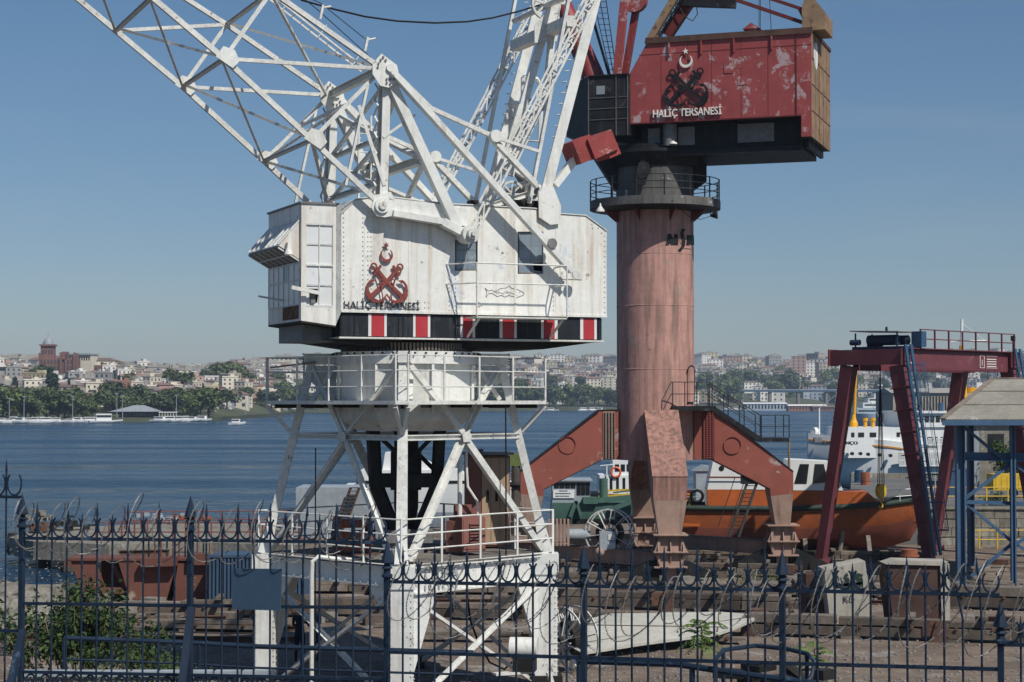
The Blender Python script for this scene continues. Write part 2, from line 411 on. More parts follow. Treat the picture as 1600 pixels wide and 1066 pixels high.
# ============================================================ TREES
def leaf_mat(name, col, col2, rnd=.3):
    if name in MATS: return MATS[name]
    m = bpy.data.materials.new(name); m.use_nodes = True; nt = m.node_tree; L = nt.links; b = nt.nodes['Principled BSDF']
    b.inputs['Roughness'].default_value = .6; b.inputs['Specular IOR Level'].default_value = .25
    g = nt.nodes.new('ShaderNodeNewGeometry'); oi = nt.nodes.new('ShaderNodeObjectInfo')
    x = nt.nodes.new('ShaderNodeMix'); x.data_type = 'RGBA'; x.inputs[6].default_value = col + (1,); x.inputs[7].default_value = col2 + (1,)
    L.new(g.outputs['Random Per Island'], x.inputs[0])
    y = nt.nodes.new('ShaderNodeMix'); y.data_type = 'RGBA'; y.blend_type = 'MULTIPLY'; y.inputs[0].default_value = 1
    r = ramp(nt, oi.outputs['Random'], 0, 1, (1 - rnd, 1 - rnd, 1 - rnd * .6, 1), (1 + rnd, 1 + rnd * .8, 1, 1)); L.new(x.outputs[2], y.inputs[6]); L.new(r, y.inputs[7])
    L.new(y.outputs[2], b.inputs['Base Color'])
    MATS[name] = m; return m
M_leaf = leaf_mat('tree leaves', (.05, .078, .03), (.11, .145, .055))
M_dark = leaf_mat('conifer needles', (.014, .030, .014), (.030, .052, .024))
M_bark = paint('bark', (.09, .07, .05), .9, .3, bump=.5)
def crown_mesh(seed, n, blobs, leaf, squash=1.0):
    r = random.Random(seed); mb = MB()
    for k in range(n):
        bx, by, bz, br = r.choice(blobs)
        while True:
            p = V((r.uniform(-1, 1), r.uniform(-1, 1), r.uniform(-1, 1)))
            if .45 < p.length < 1: break
        c = V((bx, by, bz)) + V((p.x, p.y, p.z * squash)) * br
        a = V((r.gauss(0, 1), r.gauss(0, 1), r.gauss(0, 1))).normalized(); nrm = (p.normalized() + a * .8).normalized()
        u = nrm.orthogonal().normalized(); v = nrm.cross(u); t = r.uniform(0, 6.3); u, v = u * cos(t) + v * sin(t), v * cos(t) - u * sin(t)
        s = leaf * r.uniform(.6, 1.3)
        mb.add([c - u * s, c - v * s * .55 + nrm * s * .1, c + u * s, c + v * s * .55 - nrm * s * .1], [(0, 1, 2, 3)])
    return mb
def tree_proto(seed, kind):
    r = random.Random(seed); root = bpy.data.objects.new('tree', None); COL.objects.link(root)
    if kind == 'broad':
        blobs = [(0, 0, 6.6, 2.7)] + [(r.uniform(-2.6, 2.6), r.uniform(-2.6, 2.6), r.uniform(2.4, 8.2), r.uniform(1.3, 2.4)) for _ in range(11)]
        mb = crown_mesh(seed, 900, blobs, .62); t = MB(); t.tube((0, 0, -.8), (.2, .1, 4.6), .32, 7, .2)
        for q in range(4):
            x, y, z, _ = blobs[q + 1]; t.tube((.15, .05, 3.2), (x * .7, y * .7, z), .14, 5, .05)
        m = M_leaf
    elif kind == 'cypress':
        blobs = [(0, 0, 1.6 + .8 * k, 1.15 - .07 * k) for k in range(11)]
        mb = crown_mesh(seed, 420, blobs, .42); t = MB(); t.tube((0, 0, -.8), (0, 0, 8), .18, 6, .05); m = M_dark
    else:
        blobs = [(r.uniform(-.5, .5) * (9 - k) / 4, r.uniform(-.5, .5) * (9 - k) / 4, 2.2 + k * 1.0, 2.4 - .2 * k) for k in range(9)]
        mb = crown_mesh(seed, 700, blobs, .5, .8); t = MB(); t.tube((0, 0, -.8), (0, 0, 10), .26, 6, .05); m = M_dark
    mb.build('crown', m, root); t.build('trunk', M_bark, root)
    return root
PROTO = {k: [tree_proto(10 * i + j, k) for j in range(n)] for i, (k, n) in enumerate((('broad', 4), ('cypress', 1), ('pine', 2)))}
def where(px, D):
    for lim, s in ((60, 'left of school'), (145, 'beside school'), (300, 'near pavilion'), (420, 'left of crane'), (700, 'behind white crane'), (965, 'between the cranes'), (1130, 'right of pillar'), (1320, 'above blue bridge')):
        if px < lim: return s
    return 'behind maroon gantry'
def plant_tree(px, D, h, kind, zone, z=None):
    p = R.choice(PROTO[kind]); base = {'broad': 9.3, 'cypress': 10.2, 'pine': 11.4}[kind]
    c = copy_tree(p); c.name = {'broad': 'broadleaf_tree', 'cypress': 'cypress_tree', 'pine': 'pine_tree'}[kind]
    c.location = (XD(px, D), D, hill(px, D) if z is None else z); s = h / base
    wd = s * R.uniform(.95, 1.35) if kind == 'broad' else s * R.uniform(.85, 1.1)
    c.scale = (wd, wd, s); c.rotation_euler = (0, 0, R.uniform(0, 6.28))
    hh = 'tall' if h > 12 else 'mid-sized' if h > 8.5 else 'small'
    nm = {'broad': 'rounded tree', 'cypress': 'slim cypress', 'pine': 'dark conifer'}[kind]
    g = '%s %s %s, %s' % (hh, nm, zone, where(px, D))
    tag(c, g, 'tree', g + ' (trees)')
R.seed(21)
# left waterfront belt
px = -30
while px < 335:
    D = shore(px) + R.uniform(6, 30) + (34 if 155 < px < 292 else 0); plant_tree(px, D, R.choice((R.uniform(6, 9), R.uniform(9, 13.5))), 'broad', 'in waterfront row'); px += R.uniform(6, 13)
px = -20
while px < 440:
    D = shore(px) + R.uniform(38, 85); plant_tree(px, D, R.uniform(8, 12), 'broad', 'behind waterfront row'); px += R.uniform(18, 34)
for px, D, h, k in ((72, 1010, 13, 'broad'), (62, 1015, 12, 'broad'), (80, 820, 19, 'pine'), (86, 815, 16, 'pine'), (108, 826, 13, 'cypress'), (24, 800, 14, 'pine'),
                    (178, 930, 13, 'cypress'), (186, 925, 11, 'cypress'), (196, 930, 12, 'broad'), (217, 1290, 18, 'cypress'), (222, 1292, 17, 'cypress'),
                    (268, 960, 15, 'broad'), (280, 955, 16, 'broad'), (290, 960, 12, 'broad'), (345, 1120, 18, 'broad'), (362, 1110, 20, 'broad'), (376, 1115, 18, 'broad'),
                    (330, 1090, 15, 'broad'), (318, 1100, 14, 'broad'), (391, 1130, 14, 'broad'), (230, 990, 10, 'cypress'), (245, 985, 11, 'broad'), (134, 880, 10, 'broad')):
    plant_tree(px, D, h, k, 'on hillside')
px = 425
while px < 975:
    D = shore(px) + R.uniform(10, 60); plant_tree(px, D, R.uniform(11, 20), 'broad', 'on far shore'); px += R.uniform(6, 13)
px = 430
while px < 975:
    D = shore(px) + R.uniform(80, 330); plant_tree(px, D, R.uniform(10, 17), 'broad', 'among far houses'); px += R.uniform(26, 52)
for _ in range(34):
    px = R.uniform(1090, 1330); plant_tree(px, shore(px) + R.uniform(30, 420), R.uniform(12, 24), 'broad', 'on far slope')
for _ in range(26):
    px = R.uniform(1330, 1640); plant_tree(px, shore(px) + R.uniform(60, 520), R.uniform(14, 26), 'broad', 'on far slope')
for k in PROTO:
    for p in PROTO[k]:
        for ch in list(p.children): bpy.data.objects.remove(ch)
        bpy.data.objects.remove(p)

# ============================================================ CITY
WALLS = {n: paint('plaster ' + n, srgb(c), .85, .1, dirt=.35, scale=.2, bump=0, rnd=.12) for n, c in
         (('white', '#e6e3dc'), ('cream', '#ddd4c2'), ('pale yellow', '#cbbf97'), ('beige', '#b0a593'), ('pink', '#b99a8e'), ('grey', '#9c9c9a'), ('terracotta', '#96695a'), ('pale blue', '#a7b4bd'))}
ROOFS = {'red tiled': paint('far roof tiles', srgb('#8a6f66'), .9, .2, dirt=.4, scale=.3, bump=0, rnd=.25), 'flat grey': paint('far flat roof', srgb('#a9a59f'), .9, .15, dirt=.4, scale=.3, bump=0, rnd=.2),
         'brown tiled': paint('far brown roof', srgb('#75645b'), .9, .2, dirt=.4, scale=.3, bump=0, rnd=.2)}
M_win = glass('far window glass', (.045, .05, .06), .25)
def house(w, d, fl, rt, seed, bal):
    """wall box with sunk-looking dark windows, pitched or flat roof; material slots 0 wall, 1 roof, 2 glass"""
    r = random.Random(seed); mb = MB(); h = fl * 3.0 + .6
    mb.cm = 0; mb.box((-w / 2, -d / 2, -9), (w / 2, d / 2, h))
    mb.cm = 2
    nx = max(2, int(w / 3.0)); ny = max(2, int(d / 3.6)); ww = r.uniform(1.0, 1.5); wh = r.uniform(1.3, 1.7)
    for f in range(fl):
        z = f * 3 + 1.1
        for i in range(nx):
            x = -w / 2 + w * (i + .5) / nx; mb.box((x - ww / 2, -d / 2 - .06, z), (x + ww / 2, -d / 2 + .1, z + wh))
        for i in range(ny):
            y = -d / 2 + d * (i + .5) / ny
            for sx in (-1, 1): mb.box((sx * w / 2 - .06, y - ww / 2, z), (sx * w / 2 + .06, y + ww / 2, z + wh))
    mb.cm = 0
    if bal:
        for f in range(1, fl): mb.box((-w * .3, -d / 2 - 1.3, f * 3 + .1), (w * .12, -d / 2 - .1, f * 3 + 1.0))
    mb.cm = 1
    if rt == 'flat':
        mb.box((-w / 2 - .25, -d / 2 - .25, h), (w / 2 + .25, d / 2 + .25, h + .25)); mb.cm = 0
        mb.box((-w / 2, -d / 2, h + .25), (w / 2, -d / 2 + .25, h + .95)); mb.box((w * .1, -d * .2, h + .25), (w * .35, d * .2, h + 2.5))
    else:
        o = .5; rh = min(w, d) * .17; a = (-w / 2 - o, -d / 2 - o, h); b = (w / 2 + o, -d / 2 - o, h); c = (w / 2 + o, d / 2 + o, h); e = (-w / 2 - o, d / 2 + o, h)
        k = 0 if rt == 'gable' else min(w, d) / 2
        r1 = (-w / 2 + k * .9, 0, h + rh); r2 = (w / 2 - k * .9, 0, h + rh)
        mb.add([a, b, c, e, r1, r2], [(0, 1, 5, 4), (1, 2, 5), (2, 3, 4, 5), (3, 0, 4), (0, 3, 2, 1)])
        mb.cm = 0; mb.box((w * .2, .3, h + rh * .3), (w * .2 + .8, 1.0, h + rh + 1.0))
    return mb
HM = []
for i, (w_, d_, fl, rt) in enumerate([(9, 8, 2, 'hip'), (11, 9, 3, 'hip'), (8, 8, 3, 'gable'), (12, 9, 4, 'hip'), (10, 10, 4, 'flat'), (13, 10, 5, 'flat'), (9, 9, 5, 'flat'), (16, 10, 3, 'hip'),
                                        (18, 11, 2, 'gable'), (11, 10, 6, 'flat'), (7, 8, 3, 'flat'), (14, 10, 4, 'gable'), (20, 11, 4, 'flat'), (8, 7, 2, 'gable'), (9, 9, 3, 'hip')]):
    me_o = house(w_, d_, fl, rt, i, i % 3 == 1).build('house_shape', [WALLS['white'], ROOFS['red tiled'], M_win]); HM.append((me_o.data, w_, fl, rt)); bpy.data.objects.remove(me_o)
WN = list(WALLS); WW = [8, 6, 1.5, 3, 1.6, 3, .7, .8]
def place_house(px, D, zone, big=False, forced=None):
    me, w_, fl, rt = HM[forced] if forced is not None else (R.choice(HM[3:13]) if big else R.choice(HM))
    wall = R.choices(WN, WW)[0]; roof = 'flat grey' if rt == 'flat' else R.choice(['red tiled', 'red tiled', 'brown tiled'])
    o = bpy.data.objects.new('apartment_block' if fl > 3 else 'town_house', me); COL.objects.link(o)
    for i, m in ((0, WALLS[wall]), (1, ROOFS[roof])): o.material_slots[i].link = 'OBJECT'; o.material_slots[i].material = m
    o.location = (XD(px, D), D, hill(px, D)); o.rotation_euler = (0, 0, R.gauss(0, .5) - XD(px, D) / D); sc_ = (.70 if px < 440 else .9) * R.uniform(.85, 1.15); o.scale = (sc_, sc_, sc_ * R.uniform(.9, 1.1))
    nm = ('%s %s, %s roof' % (wall, {2: 'low house', 3: 'three-storey house', 4: 'four-storey block', 5: 'five-storey block', 6: 'tall block'}[fl], roof))
    rowz = 'low' if D < shore(px) + 170 else 'high'
    g = '%s, %s, %s' % (nm, rowz, where(px, D))
    tag(o, g, 'building', g + ' (houses)')
R.seed(5)
SKIPPX = (62, 150)
n_ind = 0
lay = []
for _ in range(6000):
    px = R.uniform(-25, 440); s = shore(px) + 75; c = lerp_tab(CREST, px); D = s + (c - s) * R.random() ** .9
    if (50 < px < 150 and 985 < D < 1110) or (px < 440 and D < shore(px) + 60): continue
    X = XD(px, D)
    if all((X - a) ** 2 + ((D - b) * .62) ** 2 > 8.0 ** 2 for a, b in lay): lay.append((X, D)); place_house(px, D, 'left hillside'); n_ind += 1
    if n_ind >= 298: break
k = 0; lay2 = []
for _ in range(3000):
    px = R.uniform(430, 990); s = shore(px) + 60; D = s + 420 * R.random(); X = XD(px, D)
    if all((X - a) ** 2 + ((D - b) * .5) ** 2 > 17 ** 2 for a, b in lay2): lay2.append((X, D)); place_house(px, D, 'far hillside', True); k += 1
    if k >= 70: break
# the rest of the city: one mass
WC = list(WALLS.values()) + list(ROOFS.values()) + [M_win]; mb = MB()
def mass_house(px, D, w_, d_, h, wall, rt, sc=1):
    X = XD(px, D); z = hill(px, D); a = R.gauss(0, .4) - X / D; M = Matrix.Translation((X, D, z)) @ Matrix.Rotation(a, 4, 'Z')
    def ad(vs, fs, m):
        mb.cm = m; mb.add([M @ V(p) for p in vs], fs)
    q = MB(); q.box((-w_ / 2, -d_ / 2, -10), (w_ / 2, d_ / 2, h)); ad(q.v, q.f, wall)
    nf = max(1, int(h / 3.2)); nx = max(1, int(w_ / 4)); q = MB()
    for f in range(nf):
        for i in range(nx):
            x = -w_ / 2 + w_ * (i + .5) / nx; y = -d_ / 2 - .08; zz = (f + .3) * h / nf
            q.add([(x - .8, y, zz), (x + .8, y, zz), (x + .8, y, zz + 1.6), (x - .8, y, zz + 1.6)], [(0, 1, 2, 3)])
    ad(q.v, q.f, 11)
    q = MB()
    if rt == 1: q.box((-w_ / 2 - .3, -d_ / 2 - .3, h), (w_ / 2 + .3, d_ / 2 + .3, h + .5)); q.box((-w_ * .1, 0, h + .5), (w_ * .25, 3, h + 2.5)); ad(q.v, q.f, 9)
    else:
        rh = min(w_, d_) * .15; q.add([(-w_ / 2 - .4, -d_ / 2 - .4, h), (w_ / 2 + .4, -d_ / 2 - .4, h), (w_ / 2 + .4, d_ / 2 + .4, h), (-w_ / 2 - .4, d_ / 2 + .4, h), (-w_ * .28, 0, h + rh), (w_ * .28, 0, h + rh)], [(0, 1, 5, 4), (1, 2, 5), (2, 3, 4, 5), (3, 0, 4)])
        ad(q.v, q.f, R.choice([8, 8, 10]))
for _ in range(4200):
    px = R.uniform(-60, 1750); s = shore(px) + (60 if px > 1000 else 300); c = lerp_tab(CREST, px) * 1.02; D = s + (c - s) * R.random() ** .75
    if px < 460 and D < 1080 : continue
    if px > 1090 and D < s + 420 and R.random() < .6: continue
    mass_house(px, D, R.uniform(8, 18), R.uniform(9, 13), R.uniform(5, 14), R.choices(range(8), WW)[0], R.choices((0, 1), (2, 4))[0])
for _ in range(620):       # small houses filling the near hillside
    px = R.uniform(-60, 470); s = shore(px) + 70; c = lerp_tab(CREST, px); D = s + (c - s) * R.random() ** .8
    if 50 < px < 150 and 960 < D < 1110: continue
    mass_house(px, D, R.uniform(6, 10), R.uniform(6, 9), R.uniform(5, 9.5), R.choices(range(8), WW)[0], R.choices((0, 1), (3, 3))[0])
for _ in range(300):       # skyline blocks
    px = R.uniform(420, 1750); c = lerp_tab(CREST, px); mass_house(px, c * R.uniform(.96, 1.03), R.uniform(12, 26), 12, R.uniform(10, 24), R.choices(range(8), WW)[0], 1)
for _ in range(16):
    px = R.uniform(1240, 1330); D = lerp_tab(CREST, px) * R.uniform(.82, .9); mass_house(px, D, R.uniform(14, 24), 13, R.uniform(22, 34), R.choice([0, 3, 4]), 1)
o = mb.build('distant_city', WC, kind='stuff'); tag(o, 'dense mass of distant flats and roofs covering the far hills under haze')
mb = MB()
for _ in range(230):
    px = R.uniform(420, 1720); s = shore(px); D = s + 60 + (lerp_tab(CREST, px) - s) * R.random(); h = R.uniform(6, 12); x, z = XD(px, D), hill(px, D)
    q = crown_mesh(R.randint(0, 9999), 46, [(R.uniform(-8, 8), 0, h * .6, h * .5) for _ in range(4)], 2.3)
    mb.add([(a + x, b + D, c_ + z) for a, b, c_ in q.v], q.f)
o = mb.build('distant_tree_cover', M_leaf, kind='stuff'); tag(o, 'patches of distant tree cover between the far buildings')
# ============================================================ MATERIALS FOR THE CRANES
M_white = paint('weathered white paint', srgb('#dedfdb'), .5, .10, rust=.27, rustcol=(.22, .13, .07), chalk=.12, chalkcol=(.52, .57, .62), streak=.5, streakcol=(.42, .34, .26), scale=.9, bump=.12, dirt=.22)
M_wsteel = paint('white painted lattice steel', srgb('#d8d8d3'), .5, .12, rust=.30, rustcol=(.20, .13, .08), chalk=.2, chalkcol=(.42, .45, .48), scale=1.6, bump=.1, dirt=.4)
M_wall = paint('white machinery house plating', srgb('#e2e2dd'), .5, .06, rust=.26, rustcol=(.16, .10, .06), chalk=.24, chalkcol=(.50, .57, .66), dirt=.16, streak=.6, streakcol=(.40, .28, .17), scale=.8, bump=.1)
M_black = paint('black paint', (.018, .019, .021), .5, .3, chalk=.2, chalkcol=(.06, .06, .065), streak=.3, streakcol=(.08, .08, .08), scale=1.2, bump=.15)
M_dsteel = paint('greasy dark steel', (.022, .021, .02), .6, .4, rust=.35, rustcol=(.05, .03, .02), bump=.3, scale=2)
M_grey = paint('grey steel', (.20, .20, .20), .6, .2, rust=.25, rustcol=(.10, .06, .04), dirt=.5, scale=1.5)
M_stripe = paint('red stripe paint', (.42, .035, .045), .45, .12, chalk=.15, chalkcol=(.5, .2, .2), scale=2, bump=.05)
M_bstripe = paint('navy black stripe paint', (.022, .026, .032), .45, .25, chalk=.25, chalkcol=(.07, .075, .085), streak=.4, streakcol=(.12, .12, .12), scale=1.4)
M_wstripe = paint('white stripe paint', srgb('#d8d8d6'), .5, .08, rust=.15, scale=2)
M_emb = paint('red emblem paint', (.22, .05, .04), .5, .25, rust=.2, scale=3)
M_pane = paint('dusty blue window glass', (.20, .25, .30), .25, .15, chalk=.3, chalkcol=(.32, .36, .40), scale=1.5, bump=.05, spec=.6)
M_pane_w = paint('whitewashed window glass', srgb('#d5d7d6'), .3, .06, chalk=.2, chalkcol=(.5, .52, .54), scale=1.2, bump=.03, spec=.5)
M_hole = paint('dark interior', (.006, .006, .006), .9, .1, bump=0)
M_teeth = paint('ring gear steel', (.14, .12, .10), .6, .3, rust=.3, rustcol=(.05, .03, .02), scale=3, dirt=.5)
M_timber = paint('deck planks', (.20, .18, .16), .9, .3, dirt=.6, bump=.5, scale=2)
M_cable = paint('black cable', (.012, .012, .012), .6, .1, bump=0)

def emblem(fr_pt, parent, mat_a, mat_b, mat_s, nrm, t=.05, star6=False):
    """crossed anchors, crescent and star; fr_pt maps emblem units (x right, z up, width 1) to local 3-D"""
    nrm = V(nrm)
    def stroke(mb, pts, off=0.0, th=t):
        pts = [((x - 560) / 525, -(y - 580) / 525, w_ * .8 / 525) for x, y, w_ in pts]; L_, R_ = [], []
        for i, (x, y, w_) in enumerate(pts):
            a = pts[max(i - 1, 0)]; b = pts[min(i + 1, len(pts) - 1)]; dx, dy = b[0] - a[0], b[1] - a[1]; l = sqrt(dx * dx + dy * dy)
            nx, ny = -dy / l * w_ / 2, dx / l * w_ / 2; L_.append((x + nx, y + ny)); R_.append((x - nx, y - ny))
        for i in range(len(pts) - 1):
            q = [L_[i], L_[i + 1], R_[i + 1], R_[i]]; vs = [fr_pt(a, b) + nrm * off for a, b in q]; mb.add(vs + [p + nrm * th for p in vs], MB.BF)
    for sgn in (1, -1):
        mb = MB(); fx = lambda x: 560 + sgn * (x - 560); ex = .004 if sgn > 0 else 0
        stroke(mb, [(fx(420), 410, 52), (fx(560), 560, 48), (fx(770), 740, 60)], ex)
        stroke(mb, [(fx(398), 492, 34), (fx(442), 437, 50), (fx(485), 380, 34)], ex + .006)
        stroke(mb, [(fx(395 + 34 * cos(a)), 395 + 34 * sin(a), 24) for a in [k * pi / 7 for k in range(15)]], ex + .01)
        stroke(mb, [(fx(725), 548, 8), (fx(770), 560, 26), (fx(800), 600, 36), (fx(806), 660, 46), (fx(785), 725, 74), (fx(735), 770, 62), (fx(665), 790, 40), (fx(605), 765, 30), (fx(556), 700, 12)], ex + .012)
        stroke(mb, [(fx(700), 545, 2), (fx(755), 560, 55), (fx(770), 570, 2)], ex + .016)
        stroke(mb, [(fx(790), 700, 90), (fx(792), 765, 20)], ex + .02)
        stroke(mb, [(fx(435), 480, 12), (fx(465), 560, 12), (fx(485), 640, 12), (fx(505), 730, 12), (fx(500), 835, 8)], ex + .026)
        stroke(mb, [(fx(487 + 22 * cos(a)), 560 + 24 * sin(a), 12) for a in [k * pi / 4 for k in range(9)]], ex + .03)
        mb.build('anchor_emblem', mat_a, parent)
    mb = MB(); c0, r0, c1, r1 = (557, 265), 78, (557, 250), 61; P = []
    if True:
        for k in range(25):
            a = radians(-48 + 276 * k / 24); P.append((c0[0] + r0 * cos(a), c0[1] + r0 * sin(a)))
        Q = []
        for k in range(25):
            a = radians(228 - 276 * k / 24); Q.append((c1[0] + r1 * cos(a), c1[1] + r1 * sin(a)))
        for i in range(24):
            q = [P[i], P[i + 1], Q[23 - i], Q[24 - i]]; vs = [fr_pt((x - 560) / 525, -(y - 580) / 525) for x, y in q]; mb.add(vs + [p + nrm * t for p in vs], MB.BF)
    mb.build('crescent', mat_b, parent)
    mb = MB(); P = []
    n = 6 if star6 else 5
    for k in range(2 * n):
        a = pi / 2 + .12 + k * pi / n; r_ = 38 if k % 2 == 0 else 15; P.append((553 + r_ * cos(a), 152 - r_ * sin(a)))
    mb.prism([fr_pt((x - 560) / 525, -(y - 580) / 525) for x, y in P], nrm * t); mb.build('star', mat_s, parent)

# ============================================================ WHITE LEVEL-LUFFING CRANE
WX, WY = XD(635, 51), 51.0
W = Frame(WX, WY, 23.5)
wc = thing('harbour_crane', 'old white lattice jib harbour crane on a splayed portal with a white machinery house', 'crane', W)
def wp(name, mb, mat, **k): return mb.build(name, mat, wc, **k)
# --- portal, built in its own rotated axes and converted
PT = Frame(WX, WY, 1.6)
def PL(x, y, z): return W.loc(PT.wor(x, y, z))
CR = {'near': (0, -1), 'right': (1, 0), 'far': (0, 1), 'left': (-1, 0)}
def cn(k, r, z): return PL(CR[k][0] * r, CR[k][1] * r, z)
ORD = ['left', 'near', 'right', 'far']
for k in ORD:
    mb = MB(); mb.beam(cn(k, 3.9, 0), cn(k, 3.9, 3.15), .62, .62, up=tuple(cn(k, 5, 0) - cn(k, 4, 0)), shape='box')
    mb.beam(cn(k, 3.9, 3.15), cn(k, 3.9, 3.72), .70, .70, up=tuple(cn(k, 5, 0) - cn(k, 4, 0)))
    c = wp('portal_column', mb, M_white)
    mb = MB()
    for zz in np.arange(.3, 3.6, .16):
        for a in (-.26, .26):
            for b in (-1, 1):
                x, y = CR[k]; t = V((x, y, 0)); s = V((-y, x, 0)); p = t * 3.9 + t * (b * .315) + s * a
                q = t * 3.9 + s * (b * .315) + t * a
                for e, dr in ((p, t * b), (q, s * b)): mb.tube(PL(e.x, e.y, zz), PL(e.x + dr.x * .02, e.y + dr.y * .02, zz), .018, 5)
    mb.build('rivet', M_white, c, kind='stuff')
    mb = MB(); mb.beam(cn(k, 3.9, -.0), cn(k, 3.9, .35), .9, .9, up=tuple(cn(k, 5, 0) - cn(k, 4, 0))); mb.build('foot', M_dsteel, c)
for a, b in zip(ORD, ORD[1:] + ORD[:1]):
    deep = {a, b} in ({'near', 'right'}, {'left', 'far'}); h = .72 if deep else .52
    p = cn(a, 3.9, 3.68 - h / 2); q = cn(b, 3.9, 3.68 - h / 2); d = (q - p).normalized(); mb = MB(); mb.beam(p + d * .36, q - d * .36, .3, h, shape='I', t=.04)
    g = wp('portal_girder', mb, M_white)
    # gusset brackets under the ends
    mb = MB(); nrm = d.cross(V((0, 0, 1))) * .06
    for e, s in ((p, 1), (q, -1)):
        x = e + d * (s * .36); z0 = -h / 2
        mb.prism([x + V((0, 0, z0)), x + d * (s * .85) + V((0, 0, z0)), x + V((0, 0, z0 - (2.1 if deep else 1.0)))], nrm)
    mb.build('gusset', M_white, g)
    mb = MB()
    for s in np.arange(.5, (q - p).length - .4, .3):
        x = p + d * s; n2 = d.cross(V((0, 0, 1)))
        for zz in (-h / 2 + .07, h / 2 - .07): mb.tube(x + n2 * .15 + V((0, 0, zz)), x + n2 * .17 + V((0, 0, zz)), .016, 5)
    mb.build('rivet', M_white, g, kind='stuff')
    # X bracing below
    mb = MB(); p2 = cn(a, 3.9, 2.85 if deep else 2.9); q2 = cn(b, 3.9, .1); mb.beam(p2 + d * .4, q2 - d * .3, .12, .12, shape='L'); wp('portal_brace', mb, M_wsteel)
    mb = MB(); off = d.cross(V((0, 0, 1))) * .1; p2 = cn(a, 3.9, .1); q2 = cn(b, 3.9, 2.9); mb.beam(p2 + d * .3 + off, q2 - d * .4 + off, .12, .12, shape='L'); wp('portal_brace', mb, M_wsteel)
# deck
mb = MB(); mb.prism([cn(k, 4.05, 3.69) for k in ORD], (0, 0, .05)); dk = wp('deck', mb, M_timber)
mb = MB()
for i in range(26):
    t = (i + .5) / 26; a = cn('left', 4.0, 3.742).lerp(cn('near', 4.0, 3.742), t); b = cn('far', 4.0, 3.742).lerp(cn('right', 4.0, 3.742), t)
    mb.beam(a, b, .19, .03 + R.uniform(0, .012))
mb.build('plank', M_timber, dk, kind='stuff')
mb = MB(); mb.path([cn(k, 4.12, 3.74) for k in ORD], .03, 6, closed=True); wp('deck_edge', mb, M_white)
def railing(name, r, z, h, rows, posts, mat, rad, skip=()):
    for a, b in zip(ORD, ORD[1:] + ORD[:1]):
        if (a, b) in skip: continue
        mb = MB(); P = cn(a, r, z); Q = cn(b, r, z)
        for k in range(rows): mb.tube(P + V((0, 0, h * (k + 1) / rows)), Q + V((0, 0, h * (k + 1) / rows)), rad, 6)
        g = wp(name, mb, mat)
        for i in range(posts):
            e = P.lerp(Q, i / posts); mb = MB(); mb.beam(e, e + V((0, 0, h + .02)), rad * 2.4, rad * 2.4); mb.build('post', mat, g)
railing('deck_railing', 4.1, 3.74, 1.18, 3, 4, M_white, .022)
# splayed upper legs and truss
def leg_r(z): return 3.93 - (z - 3.74) * (3.93 - 2.62) / (9.15 - 3.74)
for k in ORD:
    mb = MB(); up = tuple(cn(k, 5, 0) - cn(k, 4, 0)); mb.beam(cn(k, leg_r(3.74), 3.74), cn(k, leg_r(9.1), 9.1), .20 if k != 'near' else .30, .22, up=up, shape='H' if k != 'near' else 'box', t=.035, w2=.24, h2=.24)
    l = wp('tower_leg', mb, M_wsteel)
    mb = MB(); mb.beam(cn(k, leg_r(3.74) , 3.74), cn(k, leg_r(4.7), 4.7), .36, .36, up=up, w2=.24, h2=.24); mb.build('leg_shoe', M_white, l)
for a, b in zip(ORD, ORD[1:] + ORD[:1]):
    zm = 7.0; p = cn(a, leg_r(zm), zm); q = cn(b, leg_r(zm), zm); m = (p + q) / 2; d = (q - p).normalized(); n2 = d.cross(V((0, 0, 1)))
    mb = MB(); mb.beam(p - d * .1, q + d * .1, .16, .15, shape='I', t=.03); wp('tower_belt_beam', mb, M_wsteel)
    for e, lo in ((p, a), (q, b)):
        s = 1 if lo == a else -1
        mb = MB(); mb.beam(cn(lo, leg_r(3.8), 3.85) + d * (s * .25) + n2 * .05, m + d * (-s * .1) - V((0, 0, .12)) + n2 * .05, .19, .17, shape='L', t=.045); wp('tower_brace', mb, M_wsteel)
        mb = MB(); mb.beam(m + d * (-s * .06) + V((0, 0, .12)) + n2 * .05, cn(lo, leg_r(9.0), 8.9) + d * (s * .2) + n2 * .05, .15, .14, shape='L', t=.04); wp('tower_brace', mb, M_wsteel)
    mb = MB(); mb.prism([m + d * x + V((0, 0, z)) + n2 * .16 for x, z in ((-.14, -.14), (.14, -.14), (.17, .04), (.09, .14), (-.09, .14), (-.17, .04))], n2 * .025); wp('gusset', mb, M_wsteel)
# radial arms carrying the drum, with deep gussets
for k in ORD:
    up = tuple(cn(k, 5, 0) - cn(k, 4, 0)); s_ = V(up).cross(V((0, 0, 1))); mb = MB(); mb.beam(cn(k, 1.9, 9.14), cn(k, 2.85, 9.14), .40, .30); g = wp('drum_arm', mb, M_white)
    mb = MB(); mb.prism([cn(k, 1.93, 8.96) + s_ * .05, cn(k, 2.72, 8.96) + s_ * .05, cn(k, 2.66, 8.5) + s_ * .05, cn(k, 2.0, 7.9) + s_ * .05], s_ * -.1); mb.build('gusset', M_white, g)
    for t in (-.2, .2): mb = MB(); mb.beam(cn(k, 2.0, 8.9) + s_ * t, cn(k, 2.62, 8.0) + s_ * t, .1, .12); mb.build('arm_strut', M_white, g)
    mb = MB()
    for i in range(5):
        for j in (-.16, .16): p = cn(k, 2.86, 9.0 + i * .07) + s_ * j; mb.beam(p, p + V(up) * .03, .04, .04)
    mb.build('bolt', M_dsteel, g, kind='stuff')
